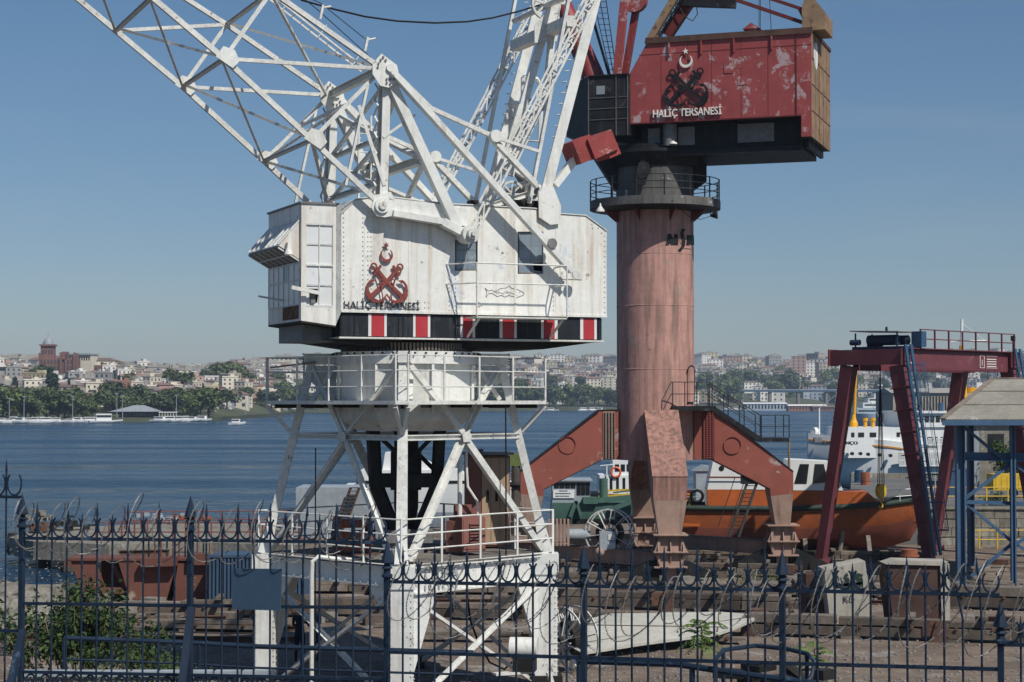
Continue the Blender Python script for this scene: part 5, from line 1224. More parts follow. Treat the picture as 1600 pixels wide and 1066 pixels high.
# painted black graffiti shapes on the column
def oncyl(px, py): 
    c = RC.hv(px, py, 0); c = RC.I @ V((0, 0, EYE)); d = (RC.I.to_3x3() @ ray(px, py)); A_ = d.x ** 2 + d.y ** 2; B_ = 2 * (c.x * d.x + c.y * d.y); C_ = c.x ** 2 + c.y ** 2 - 1.835 ** 2
    disc = B_ * B_ - 4 * A_ * C_
    if disc < 0: disc = 0
    t = (-B_ - sqrt(disc)) / (2 * A_); return c + d * t
def gcurve(pts, name):
    mb = MB()
    for poly in pts:
        P = [oncyl(x, y) for x, y in poly]; Q = [V((p.x * 1.012, p.y * 1.012, p.z)) for p in P]; n = len(P)
        mb.add(P + Q, [tuple(range(n, 2 * n))] + [(i, (i + 1) % n, n + (i + 1) % n, n + i) for i in range(n)])
    rp(name, mb, M_black)
def sh(pts): return [(900 + x * .1877, 220 + y * .1877) for x, y in pts]
gcurve([sh([(748, 868), (765, 775), (790, 775), (800, 830), (775, 865)]), sh([(790, 775), (812, 830), (820, 865), (790, 865), (785, 820)]), sh([(812, 830), (820, 775), (845, 780), (850, 865), (820, 865)])], 'black_letter_m')
gcurve([sh([(880, 732), (910, 735), (890, 770), (868, 780)]), sh([(868, 775), (892, 768), (905, 820), (882, 830)]), sh([(880, 825), (910, 815), (905, 875), (880, 880)]), sh([(895, 860), (900, 885), (868, 925), (850, 910)])], 'black_letter_s')
gcurve([sh([(918, 868), (928, 785), (948, 785), (945, 868)]), sh([(948, 785), (965, 820), (960, 868), (945, 850)]), sh([(962, 780), (978, 790), (980, 868), (966, 868)])], 'black_letter')
# --- rotating house
RH = Frame(RX, RY, -18.8)
def B2(fr_from, p): return RL.loc(fr_from.wor(*p))
class Sub:                       # build in RH coordinates, store in the crane's frame
    pass
def rh(name, mb, mat, **k):
    mb.v = [tuple(RL.loc(RH.wor(*p))) for p in mb.v]; return mb.build(name, mat, k.pop('parent', rc), **k)
vN = -2.35
Q = lambda x, y, v=vN: RH.hv(x, y, v)
zb = (Q(984, 195).z + Q(1250, 181).z) / 2; zt_ = (Q(1012, 64).z + Q(1268, 49).z) / 2
xl, xr = Q(984, 160).x, Q(1268, 160).x; xs_ = Q(1012, 64).x; xlobe = Q(1252, 200).x; zlobe = Q(1268, 213).z; zsl = Q(985, 115).z
# width from the px of the far edge of the end face
vFar = vN
for k in range(200):
    vFar = vN + k * .05
    if proj(RH.wor(xr, vFar, 22))[0] >= 1297: break
print('house width', vFar - vN)
vFar = min(vFar, vN + 6.5)
ol = [V((xl, vN, zb)), V((xlobe, vN, zb)), V((xlobe, vN, zlobe)), V((xr, vN, zlobe)), V((xr, vN, zt_)), V((xs_, vN, zt_)), V((xl, vN, zsl))]
mb = MB(); mb.prism(ol, (0, .06, 0)); rh('side_wall', mb, M_redb)
mb = MB(); mb.prism([V((p.x, vFar, p.z)) for p in ol], (0, -.06, 0)); rh('side_wall', mb, M_redb)
mb = MB(); mb.box((xr - .06, vN + .065, zlobe), (xr, vFar - .065, zt_)); ew = rh('end_wall', mb, M_ochre)
mb = MB(); mb.box((xl, vN + .065, zb), (xl + .05, vFar - .065, zsl)); rh('front_wall', mb, M_redb); mb = MB(); mb.prism([(xl, vN + .06, zsl), (xs_, vN + .06, zt_), (xs_ + .05, vN + .06, zt_), (xl + .05, vN + .06, zsl)], (0, vFar - vN - .12, 0)); rh('front_wall', mb, M_redb)
mb = MB(); mb.box((xs_ - .1, vN - .07, zt_), (xr + .05, vFar + .07, zt_ + .16)); mb.box((xs_ - .12, vN - .09, zt_ - .12), (xr + .05, vN - .001, zt_ + .02)); rh('roof', mb, M_grey if 0 else paint('rusty brown roof edge', (.10, .06, .05), .8, .3, rust=.4, scale=2))
mb = MB(); mb.box((xl, vN + .07, zb - .0), (xlobe, vFar - .07, zb + .05)); mb.box((xlobe, vN + .07, zlobe), (xr - .07, vFar - .07, zlobe + .05)); rh('floor', mb, M_black)
mb = MB(); mb.box((xlobe, vN + .07, zlobe + .06), (xlobe + .05, vFar - .07, zb)); rh('counterweight_face', mb, M_black)
for x in (1046, 1096, 1147, 1206): a = Q(x, 62); mb = MB(); mb.box((a.x - .03, vN - .1, zt_ - .75), (a.x + .03, vN - .001, zt_ - .13)); rh('stiffener', mb, M_redb)
mb = MB()
for x in (1033, 1075, 1112, 1158, 1200): a = Q(x, 100); mb.box((a.x - .008, vN - .008, zb + .1), (a.x + .008, vN - .0005, zt_ - .13))
a = Q(1244, 100); mb.box((a.x - .03, vN - .03, zb + .03), (a.x + .03, vN - .0005, zt_ - .13))
z = Q(1100, 80).z; mb.box((Q(998, 90).x, vN - .01, z - .012), (xr, vN - .001, z + .012)); mb.box((xl, vN - .02, zb), (xlobe, vN - .001, zb + .06)); rh('panel_seam', mb, M_bstrut)
for x, y, w_, h_ in ((1138, 106, .42, .5), (1160, 127, .4, .32)):
    p = Q(x, y); mb = MB(); mb.box((p.x - w_ / 2, vN - .025, p.z - h_ / 2), (p.x + w_ / 2, vN - .001, p.z + h_ / 2)); rh('access_hatch', mb, M_redb)
p = V((xr, vN + .6, Q(1268, 80).z)); mb = MB(); mb.disc((xr + .01, vN + 1.2, p.z), (1, 0, 0), .5, .02, 24); mb.v = [(x, y, p.z + (z - p.z) * 1.25) for x, y, z in mb.v]; rh('painted_roundel', mb, M_wpaint)
for k in range(1, 5): v = vN + (vFar - vN) * k / 5; mb = MB(); mb.box((xr + .001, v - .02, zlobe + .05), (xr + .03, v + .02, zt_ - .05)); mb2 = rh('end_rib', mb, M_ochre)
for k in range(1, 4): z = zlobe + (zt_ - zlobe) * k / 4; mb = MB(); mb.box((xr + .001, vN + .1, z - .015), (xr + .02, vFar - .1, z + .015)); rh('panel_seam', mb, M_bstrut)
# emblem and lettering
ec2 = Q(1073, 138); s2 = Q(1073 + 34.5, 138).x - Q(1073 - 34.5, 138).x
emp = thing('x', 'x', 'x'); 
tmp = bpy.data.objects.new('emblem_group', None); bpy.data.objects.remove(emp)
def rhw(p): return RL.loc(RH.wor(*p))
nr = (rhw((0, -1, 0)) - rhw((0, 0, 0)))
emblem(lambda x, y: rhw((ec2.x + x * s2, vN - .06, ec2.z + y * s2)), rc, M_black, M_wpaint, M_wpaint, nr, .04)
bpy.data.objects.remove(tmp)
p0 = rhw((Q(1021, 186).x, vN - .03, Q(1021, 185).z)); U_ = rhw((Q(1128, 180).x, vN - .03, Q(1128, 180).z)) - p0; U_.z = 0
textm('HALİÇ TERSANESİ', p0 - V((0, 0, .07)), U_, V((0, 0, .56)), nr * .08, M_wpaint, rc, bold=.012)
# recessed turntable below
mb = MB(); zt2 = zb - .01; zb2 = Q(1100, 238, vN + .9).z
mb.box((xl + .3, vN + .9, zt2 - 1.15), (xlobe - .05, vFar - .9, zt2)); rh('turntable_frame', mb, M_black)
mb = MB()
for a, b in ((1013, 1032), (1060, 1086), (1153, 1210)):
    mb.box((Q(a, 200, vN + .9).x, vN + .82, zt2 - .95), (Q(b, 200, vN + .9).x, vN + .89, zt2 - .1))
rh('grey_panel', mb, M_grey)
mb = MB(); p = Q(1047, 205, vN + .6); mb.tube((p.x, vN + .6, zt2 - 1.0), (p.x, vN + .6, zt2), .33, 18); rh('drive_housing', mb, M_grey, smooth=35)
mb = MB(); p = Q(1051, 225, vN + .3); mb.lathe([(.2, 0), (.19, .06), (.08, .12), (.05, .2)], (p.x, vN + .4, p.z), 12); rh('lamp', mb, M_wpaint)
zc = zt2 - 1.2
mb = MB(); mb.box((Q(1000, 235, vN + .6).x, vN + .6, zc - .25), (xlobe - .1, vFar - .6, zc)); mb.box((xlobe - .0, vN + 1.0, zlobe - .35), (xr - .3, vFar - .2, zlobe - .01)); rh('turntable_beam', mb, M_black)
# black cab at the front
pa, pb_, pc = Q(985, 200), Q(922, 200), Q(887, 195, vN + 2.0)
ztc = Q(950, 120).z; zbc = Q(985, 212).z
top_poly = [(pa.x, vN - .25), (pb_.x, vN - .25), (pc.x, vN + 1.8), (pc.x, vFar - 1.2), (pa.x, vFar - .8)]
vs = [(x, y, zbc + (.0 if i in (0, 1, 4) else .35)) for i, (x, y) in enumerate(top_poly)]; n = 5; mb = MB()
mb.add(vs + [(x, y, ztc) for x, y in top_poly], [tuple(range(n)), tuple(range(n, 2 * n))] + [(i, (i + 1) % n, n + (i + 1) % n, n + i) for i in range(n)]); bc = rh('black_cab', mb, M_blk2)
mb = MB()
for k in range(24):
    x = pa.x + (pb_.x - pa.x) * k / 24; mb.box((x, vN - .33, ztc), (x + (pb_.x - pa.x) / 48, vFar - 1.2, ztc + .06))
    mb.box((x, vN - .29, ztc), (x + (pb_.x - pa.x) / 24, vFar - 1.2, ztc + .03))
rh('corrugated_roof', mb, M_blk2)
mb = MB()
for y in (154, 171, 188): z = Q(950, y).z; mb.box((pb_.x, vN - .28, z - .015), (pa.x, vN - .25, z + .015))
for x in (922, 965, 983): q = Q(x, 150).x; mb.box((q - .02, vN - .29, zbc), (q + .02, vN - .25, ztc))
rh('cab_seam', mb, M_neck)
q0, q1 = Q(932, 148, vN - .25), Q(945, 134, vN - .25); mb = MB(); mb.box((q0.x, vN - .27, q0.z), (q1.x, vN - .251, q1.z)); rh('cab_window', mb, glass('cab glass', (.25, .28, .3), .2))
# jib tube, ladders, struts
def mem(name, a, b, w_, h_, mat, shape='box', va=0.0, vb=None, **k):
    vb = va if vb is None else vb; p, q = RH.hv(*a, va), RH.hv(*b, vb); mb = MB(); mb.beam(p, q, w_, h_, up=(0, 1, 0), shape=shape, **k); return rh(name, mb, mat)
M_tube = paint('red jib tube paint', (.23, .032, .034), .5, .2, rust=.2, rustcol=(.12, .07, .05), streak=.5, streakcol=(.30, .22, .17), chalk=.2, scale=1.2)
p, q = RH.hv(931, 122, -.6), RH.hv(875, -5, -.6); q = p + (q - p) * 1.4; mb = MB(); mb.tube(p - V((0, 0, .3)), q, .56, 28, .38); rh('jib_tube', mb, M_tube, smooth=40)
mem('jib_ladder', (953, 122), (915, -10), .1, .16, M_blk2, va=-1.3)
for dx in (0, 10, 20):
    mem('cage_bar', (954 + dx * .5, 118), (926 + dx, -6), .035, .035, M_blk2, va=-1.5)
mb = MB()
for k in range(14):
    t = k / 14; a = RH.hv(954 - 28 * t, 118 - 124 * t, -1.5); b = RH.hv(964 - 18 * t, 118 - 124 * t, -1.5); mb.tube(a, b, .014, 4)
rh('rung', mb, M_blk2)
mem('jib_strut', (964, 120), (977, -12), .36, .3, M_redb, va=-1.6); mem('jib_strut', (976, 120), (995, 8), .3, .3, M_tube, va=-1.0); mb = MB(); mb.disc(RH.hv(992, 0, -1.2), (0, 1, 0), .6, .4, 20); rh('pivot_drum', mb, M_redb, smooth=30)
mem('stay_beam', (1016, 62), (1056, -6), .32, .3, M_ochre, va=-1.9); mem('stay_beam', (1042, 56), (1086, -10), .5, .4, M_bstrut, va=-.8)
p, q = RH.hv(1024, 60, -1.4), RH.hv(1066, -10, -1.4); mb = MB(); mb.lattice(p, q, .28, .28, 9, .025, .018, up=(0, 1, 0)); rh('stay_lattice', mb, M_blk2)
mem('walkway_beam', (1062, 0), (1150, 3), .6, .3, M_blk2, va=-1.0); mem('tie_rod', (1150, 0), (1256, 36), .16, .14, M_bstrut, va=-1.6); mem('tie_rod', (1204, -2), (1252, 14), .14, .14, M_bstrut, va=-1.6)
mem('tie_rod', (1250, 14), (1266, 44), .2, .2, M_bstrut, va=-1.2); mem('tie_rod', (1205, 0), (1204, -30), .2, .2, M_bstrut, va=-1.2)
mb = MB(); mb.path([RH.hv(x, y, -1.2) for x, y in ((1062, 12), (1070, 26), (1082, 33), (1090, 22), (1088, 8))], .025, 5); rh('loose_cable', mb, M_cable)
for x in (1186, 1188, 1205): mem('hoist_rope', (x, 47), (x - 3 if x > 1200 else x, -10), .025, .025, M_cable, va=-.5)
p = Q(1176, 47, -1.2); mb = MB(); mb.box((p.x - .28, p.y - .25, zt_ + .16), (p.x + .28, p.y + .25, p.z + .0)); mb.prism([(p.x - .4, p.y - .35, p.z), (p.x + .4, p.y - .35, p.z), (p.x, p.y - .35, p.z + .28)], (0, .7, 0)); rh('roof_ventilator', mb, M_redb)
p = Q(1020, 62, -1.8); mb = MB(); mb.prism([(p.x - .3, -2, zt_ + .16), (p.x + .4, -2, zt_ + .16), (p.x + .15, -2, zt_ + .4)], (0, .3, 0)); rh('stay_foot', mb, M_redb)
q0, q1 = Q(1253, 48, vN + .3), Q(1289, 0, vN + .3); mb = MB(); mb.prism([(q0.x, vN + .3, q0.z), (q1.x, vN + .3, q0.z), (q1.x, vN + .3, q1.z - .55), (q1.x - .45, vN + .3, q1.z + .05), (q0.x + .15, vN + .3, q1.z + .2), (q0.x, vN + .3, q1.z - .2)], (0, 2.2, 0)); rh('ochre_box', mb, M_ochre)

# ============================================================ MAROON GANTRY CRANE
M_mar = paint('maroon gantry paint', (.145, .040, .052), .55, .15, chalk=.2, chalkcol=(.2, .10, .11), scale=1, bump=.06)
M_gblue = paint('gantry ladder blue paint', (.035, .085, .16), .5, .15, scale=2, bump=.06)
M_tblue = paint('trolley dark blue paint', (.022, .045, .085), .5, .2, scale=2)
G = Frame(17.25, 86.9, degrees_ := math.degrees(atan2(.73, .683)))
gc = thing('gantry_crane', 'maroon twenty ton gantry crane on four splayed legs with a blue ladder', 'crane', G)
def gp(name, mb, mat, **k): return mb.build(name, mat, k.pop('parent', gc), **k)
# local u along the girders, v along the end frames (v<0 is the near/right frame side)
GL = 10.7; zg1, zg0 = 10.42, 9.42
FT = lambda u, v, z: V((u, v, z))
for u in (0, GL):
    for s, (a, b) in ((1, (1.35, 3.0)), (-1, (-1.35, -3.0))):
        p, q = FT(u, a, zg0 + .2), FT(u, b, .25 if u == 0 else .3); mb = MB()
        mb.beam(p, q, .66, .56, up=(1, 0, 0), w2=.42, h2=.42); lg = gp('leg', mb, M_mar)
        if s == -1:
            for k in range(1, 9):
                t = k / 9; e = p.lerp(q, t); w_ = .70 - .22 * t; mb = MB(); d = (q - p).normalized(); mb.beam(e - d * .02, e + d * .02, w_ + .16, w_ + .14, up=(1, 0, 0)); mb.build('stiffener_plate', M_mar, lg)
            off = V((.0, -.55, .1)) if u == 0 else V((0, -.5, .1))
            p2, q2 = FT(u, a - .55, zg1 + .2), FT(u, b - .4, .8)
            mb = MB()
            for t in (-.24, .24): mb.beam(p2 + V((t, 0, 0)), q2 + V((t, 0, 0)), .07, .2, up=(1, 0, 0))
            ld = gp('ladder', mb, M_gblue)
            for k in range(26): e = p2.lerp(q2, (k + .5) / 26); mb = MB(); mb.tube(e - V((.22, 0, 0)), e + V((.22, 0, 0)), .02, 5); mb.build('rung', M_gblue, ld)
            for k in range(7):
                e = p2.lerp(q2, .1 + k * .13); mb = MB(); mb.path([e + V((.22 - .44 * (i > 3) if 0 else .35 * cos(t_), -.1 - .62 * sin(t_), 0)) for i, t_ in enumerate([pi * j / 8 for j in range(9)])], .022, 5); mb.build('cage_hoop', M_gblue, ld)
            for t_ in (.2, .35, .5, .65, .8):
                o_ = V((.35 * cos(pi * t_), -.1 - .62 * sin(pi * t_), 0)); mb = MB(); mb.tube(p2.lerp(q2, .08) + o_, q2.lerp(p2, .12) + o_, .012, 4); mb.build('cage_bar', M_gblue, ld)
        mb = MB(); c = q; mb.box((c.x - .45, c.y - .35, 0.02), (c.x + .45, c.y + .35, .28)); gp('foot', mb, M_mar)
    mb = MB(); mb.beam(FT(u, 2.2, zg0 + .62), FT(u, -1.7, zg0 + .62), .6, .72, up=(0, 0, 1)); eb = gp('end_beam', mb, M_mar)
    for a in (2.25, -1.75): mb = MB(); mb.box((u - .42, a - .03, zg0 + .22), (u + .42, a + .03, zg0 + 1.02)); mb.build('end_plate', M_mar, eb)
for v in (1.3, -1.3):
    mb = MB(); mb.beam(FT(.32, v, zg0 + .48), FT(GL + 1.0, v, zg0 + .48), .5, .96, shape='I', t=.05); mb.beam(FT(.32, v, zg0 + 1.0), FT(GL + 1, v, zg0 + 1.0), .08, .08); gd = gp('girder', mb, M_mar)
    for k in range(1, 10):
        mb = MB(); x = .3 + k * 1.1
    mb = MB(); mb.box((.34, v - .26, zg0 + .05), (GL + 1.0, v - .24, zg0 + .9)); mb.build('web_plate', M_mar, gd)
a = [V((1.6, -1.62, zg1 + .05)), V((GL + .2, -1.62, zg1 + .05))]
for z in (.45, .9):
    mb = MB(); mb.tube(a[0] + V((0, 0, z)), a[1] + V((0, 0, z)), .03, 6); gp('railing', mb, M_mar)
for k in range(8): e = a[0].lerp(a[1], k / 7); mb = MB(); mb.beam(e, e + V((0, 0, .92)), .07, .07); gp('railing_post', mb, M_mar)
mb = MB(); mb.box((.5, -1.75, zg1 + .0), (GL + .4, -1.30, zg1 + .05)); gp('walkway', mb, M_mar)
gs = lambda u, z: V((u, -1.565, z))
gq = lambda x: G.hv(x, 560, -1.565).x
textm('20', gs(gq(1411), zg0 + .52), V((gq(1422) - gq(1411), 0, 0)), V((0, 0, .18)), (0, -.012, 0), M_wpaint, gc); textm('TON', gs(gq(1407), zg0 + .2), V((gq(1427) - gq(1407), 0, 0)), V((0, 0, .24)), (0, -.012, 0), M_wpaint, gc, bold=.01)
mb = MB()
for xa_, xb_ in ((1531, 1538), (1541, 1558)):
    x0, x1 = gq(xa_), gq(xb_)
    for z0, z1 in ((.18, .2), (.78, .8)): mb.box((x0, -1.575, zg0 + z0), (x1, -1.565, zg0 + z1))
    if xa_ < 1535: mb.box((x0, -1.575, zg0 + .2), (x0 + .04, -1.565, zg0 + .78)); mb.box((x1 - .04, -1.575, zg0 + .2), (x1, -1.565, zg0 + .78)); mb.box(((x0 + x1) / 2 - .02, -1.575, zg0 + .3), ((x0 + x1) / 2 + .02, -1.565, zg0 + .6))
    else:
        for k in range(4): mb.box((x0 + .05, -1.575, zg0 + .25 + k * .12), (x1 - .1, -1.565, zg0 + .29 + k * .12))
gp('painted_notice', mb, M_wpaint)
# trolley
mb = MB(); mb.box((.5, -1.5, zg1 + .0), (1.9, 1.5, zg1 + .14)); mb.tube((.9, -.8, zg1 + .45), (.9, .8, zg1 + .45), .26, 14); mb.tube((1.5, -1.0, zg1 + .45), (1.5, .2, zg1 + .45), .24, 14); mb.box((1.2, .5, zg1 + .14), (1.7, 1.1, zg1 + .6)); mb.tube((.4, 1.0, zg1 + .35), (.4, 1.5, zg1 + .35), .14, 12); tr = gp('trolley', mb, M_tblue, smooth=30)
mb = MB(); mb.prism([(.3, -1.2, zg1 + .8), (2.2, -1.2, zg1 + .8), (2.2, 1.5, zg1 + .88), (.3, 1.5, zg1 + .88)], (0, 0, .05)); mb.build('trolley_roof', M_grey, tr)
mb = MB()
for x, y in ((.5, 1.3), (2.0, 1.3), (.5, -1.0), (2.0, -1.0)): mb.beam((x, y, zg1 + .1), (x, y, zg1 + .8), .06, .06)
mb.build('roof_post', M_tblue, tr); mb = MB(); mb.box((1.3, -1.85, zg1 + .1), (1.75, -1.3, zg1 + .85)); mb.build('control_box', M_gblue, tr); mb = MB(); mb.tube((1.2, 0, zg1 + .9), (1.2, 0, zg1 + 1.1), .06, 8); mb.build('beacon', M_black, tr)
hk = G.hv(1384, 770, 0.0)
for dx in (-.28, -.1, .12, .3):
    mb = MB(); mb.tube((.6 + dx * .8, dx * .6, zg1 + .1), (.6 + dx, 0, hk.z + .3), .022, 5); gp('hoist_rope', mb, M_cable)
hb_ = V((.6, 0, hk.z))
M_yel = paint('safety yellow paint', (.62, .40, .03), .5, .15, rust=.15, scale=3)
mb = MB(); mb.disc(hb_ + V((-.1, -.12, .1)), (0, 1, 0), .34, .1, 18); mb.disc(hb_ + V((.1, .12, .1)), (0, 1, 0), .34, .1, 18); hkb = gp('hook_block', mb, M_yel, smooth=30)
mb = MB(); mb.path([hb_ + V((0, 0, -.1)), hb_ + V((0, 0, -.4)), hb_ + V((.14, 0, -.6)), hb_ + V((0, 0, -.78)), hb_ + V((-.15, 0, -.62))], .05, 6); mb.build('hook', M_yel, hkb)
p = G.hv(1572, 540, -1.6); mb = MB(); mb.cbox((GL + .3, -1.5, zg1 + .75), (.55, .2, .25), .4); mb.tube((GL + .3, -1.5, zg1), (GL + .3, -1.5, zg1 + .7), .04, 6); gp('floodlight', mb, M_black)
mb = MB(); mb.path([(GL - 2.2, -1.4, zg0), (GL - 2.1, -1.4, zg0 - .9), (GL - 1.7, -1.4, zg0 - 1.2), (GL - 1.3, -1.4, zg0 - .9), (GL - 1.2, -1.4, zg0)], .02, 5); gp('festoon_cable', mb, M_cable)
mb = MB(); mb.disc((GL + .6, -2.4, 1.2), (0, 1, 0), .6, .1, 20, .52)
for k in range(6): t_ = pi * k / 3; mb.tube((GL + .6, -2.4, 1.2), (GL + .6 + .55 * cos(t_), -2.4, 1.2 + .55 * sin(t_)), .02, 5)
mb.disc((GL + .6, -2.3, 1.2), (0, 1, 0), .3, .5, 16); gp('cable_reel', mb, M_black)
# ============================================================ BOATS
M_hullw = paint('white boat paint', srgb('#dfe1e0'), .4, .05, streak=.35, streakcol=(.40, .36, .32), scale=.6, bump=.05, rust=.03)
M_hullg = paint('grey boat paint', srgb('#9aa3aa'), .5, .1, dirt=.35, scale=.8, bump=.05)
M_orange = paint('orange hull paint', (.45, .105, .02), .5, .15, dirt=.35, streak=.3, scale=.7, bump=.05)
M_ohull = paint('shade-darkened scuffed orange hull', (.30, .075, .018), .55, .2, dirt=.5, streak=.5, streakcol=(.12, .05, .03), scale=.8, bump=.05)  # darker than the deckhouse orange: shade below the fender put into the hull colour
M_anti = paint('red brown antifouling', (.20, .055, .035), .7, .2, dirt=.35, scale=.9, bump=.1)
M_rubber = paint('dark green fender rubber', (.035, .055, .045), .6, .2, dirt=.3, scale=3)
M_green = paint('workboat green paint', srgb('#46675d'), .55, .15, rust=.10, dirt=.2, scale=1.2)
M_gold = paint('ochre stripe paint', srgb('#c98a35'), .5, .1)
M_fyel = paint('ferry yellow paint', srgb('#e2a41c'), .45, .08)
M_bglass = glass('boat window glass', (.015, .018, .02), .12)
M_blue = paint('shed blue paint', (.05, .11, .20), .55, .15, rust=.12, scale=1.5, bump=.08)
M_ring = paint('lifebuoy orange', (.7, .12, .04), .5, .05)
def hull(secs, name, mats, parent, smooth=35, zb=None):
    """secs: (x, half_deck, half_bilge, z_deck, z_bilge, z_keel); band colour changes by height zb = (z list)"""
    mb = MB(); n = 9; rings = []
    for x, hd, hb, zd, zi, zk in secs:
        pts = [(hd, zd), (hd * .985 + .0, zd * .72 + zi * .28), (hd * .6 + hb * .4, zd * .35 + zi * .65), (hb, zi), (hb * .35, zk * .8 + zi * .2), (0.0, zk)]
        r = [(x, -a, z) for a, z in pts] + [(x, a, z) for a, z in reversed(pts[:-1])]; rings.append(r)
    k = len(rings[0])
    for r in rings: mb.v.extend(r)
    for j in range(len(rings) - 1):
        for i in range(k - 1):
            a, b, c, d = j * k + i, j * k + i + 1, (j + 1) * k + i + 1, (j + 1) * k + i; zc = sum(mb.v[q][2] for q in (a, b, c, d)) / 4
            mb.f.append((a, b, c, d)); mb.m.append(sum(1 for t in (zb or []) if zc < t))
        mb.f.append((j * k, (j + 1) * k, (j + 1) * k + k - 1, j * k + k - 1)); mb.m.append(0)
    mb.f.append(tuple(range(k))); mb.m.append(0); mb.f.append(tuple(range((len(rings) - 1) * k, len(rings) * k))); mb.m.append(0)
    return mb.build(name, mats, parent, smooth=smooth)
def lerp_secs(secs, n):
    out = []
    for i in range(n + 1):
        t = i / n * (len(secs) - 1); a = min(int(t), len(secs) - 2); f = t - a; f = f; out.append(tuple(p + (q - p) * f for p, q in zip(secs[a], secs[a + 1])))
    return out
def wins(parent, u0, u1, n, z0, z1, y, gap=.3, name='window', mat=None, r=.015):
    for i in range(n):
        a = u0 + (u1 - u0) * (i + gap / 2) / n; b = u0 + (u1 - u0) * (i + 1 - gap / 2) / n; mb = MB(); mb.box((a, y - r, z0), (b, y + r, z1)); mb.build(name, mat or M_bglass, parent)
# ---- orange pilot boat standing on the slip
OB = Frame(XD(1062, 97), 97.5, -3.0); ob = thing('pilot_boat', 'orange and white pilot boat standing ashore with dark red bottom and green rubber fender', 'boat', OB)
o2 = lambda x, y, v=-1.75: OB.hv(x, y, v)
Lb = o2(1440, 800, 0).x; zd = lambda y: o2(1250, y).z
s_ = [(-2.5, 1.6, 1.4, 2.35, .9, .25), (1.5, 1.8, 1.6, 2.3, .75, .05), (5.5, 1.85, 1.6, 2.3, .7, -.0 + .05), (8.5, 1.75, 1.35, 2.4, .72, .04), (10.8, 1.4, .8, 2.55, .85, .12), (12.2, .85, .3, 2.7, 1.2, .55), (Lb, .12, .05, 2.85, 2.2, 1.7)]
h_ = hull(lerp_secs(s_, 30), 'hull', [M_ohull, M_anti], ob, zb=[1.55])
mb = MB(); 
for s in (-1, 1): mb.path([V((x, s * (hd + .03), z + .02)) for x, hd, _, z, _, _ in lerp_secs(s_, 30)], .15, 8)
mb.build('rubber_fender', M_rubber, ob, smooth=50)
mb = MB()
xa, xb = o2(1106, 780).x, o2(1345, 780).x; z1 = o2(1200, 766).z
mb.prism([(xa, -1.35, 2.42), (xb - .5, -1.35, 2.42), (xb + 1.2, -1.35, 2.45), (xb + .4, -1.35, z1 - .1), (xa, -1.35, z1)], (0, 2.7, 0)); mb.build('deckhouse_lower', M_orange, ob)
z2 = o2(1200, 722).z
mb = MB(); mb.prism([(xa, -1.3, z1 + .005), (xb - 2.6, -1.3, z1 + .005), (xb - 2.6, -1.3, z2 - .4), (xa + 1.4, -1.3, z2 - .15), (xa + .3, -1.3, z2)], (0, 2.6, 0)); dh = mb.build('deckhouse', M_hullw, ob)
xw = o2(1236, 720).x; xe = o2(1292, 760).x
mb = MB(); mb.prism([(xw - .1, -1.34, z1 - .03), (xe + .9, -1.34, z1 - .03), (xe + .3, -1.34, z2 - .0), (xw + .35, -1.34, z2 + .1), (xw - .1, -1.34, z2 + .1)], (0, 2.68, 0)); wh = mb.build('wheelhouse', M_hullw, ob)
mb = MB(); mb.prism([(xw + .2, -1.36, z1 + .32), (xw + .85, -1.36, z1 + .32), (xw + .98, -1.36, z2 - .12), (xw + .5, -1.36, z2 - .12)], (0, .03, 0)); mb.build('window', M_bglass, wh); mb = MB(); mb.prism([(xw + 1.15, -1.36, z1 + .32), (xw + 1.95, -1.36, z1 + .4), (xw + 1.75, -1.36, z2 - .12), (xw + 1.28, -1.36, z2 - .12)], (0, .03, 0)); mb.build('window', M_bglass, wh)
for z, m in ((z1 + .62, M_anti), (z1 + .38, M_gblue)): mb = MB(); mb.box((xa + .0, -1.315, z), (xw - .2, -1.302, z + .07)); mb.build('stripe', m, dh)
for dx in (.75,): mb = MB(); mb.disc((xa + dx, -1.31, z2 - .35), (0, 1, 0), .14, .03, 16); mb.build('porthole', M_bglass, dh)
mb = MB(); c = V((xa + 1.6, -1.315, z2 - .42)); mb.disc(c, (0, 1, 0), .09, .02, 8)
for s in (-1, 1): mb.box((c.x + s * .08, c.y - .01, c.z - .02), (c.x + s * .25, c.y + .01, c.z + .04))
mb.box((c.x - .03, c.y - .01, c.z - .2), (c.x + .03, c.y + .01, c.z + .12)); mb.build('badge', M_let, dh)
mb = MB(); a = [V((x, -1.6, 2.5)) for x in (xa - 1.9, xa - .1)]; mb.rail(a, .8, .025, 2); mb.build('railing', M_hullg, ob)
mb = MB(); a = [V((xb + 1.2 + k * .9, -1.5 + k * .22, 2.55 + k * .05)) for k in range(4)]; mb.rail(a, .7, .02, 2); mb.build('railing', M_hullw, ob)
for dx, r_ in ((-1.6, .26),): mb = MB(); mb.path([V((xa + dx + r_ * cos(t), -1.66, 3.0 + r_ * sin(t))) for t in [k * pi / 8 for k in range(16)]], .06, 6, closed=True); mb.build('lifebuoy', M_ring, ob)
mb = MB(); mb.path([V((xa - .55 + .3 * cos(t), -1.6, 2.95 + .3 * sin(t))) for t in [k * pi / 8 for k in range(16)]], .09, 6, closed=True); mb.build('tyre', M_cable, ob)
mb = MB()
for x in (xa - 1.3, xa - .95): mb.beam((x, -1.5, 2.4), (x, -1.5, 3.05), .05, .05)
mb.box((xa - 1.32, -1.53, 3.02), (xa - .93, -1.47, 3.07)); mb.box((xa - 1.32, -1.53, 2.7), (xa - .93, -1.47, 2.75)); mb.build('mooring_frame', M_yel, ob)
mb = MB(); mb.cbox((xa - 1.25, -.6, 3.0), (.7, .6, .45)); mb.build('red_locker', paint('crimson tarpaulin', (.20, .01, .03), .8, .2), ob)
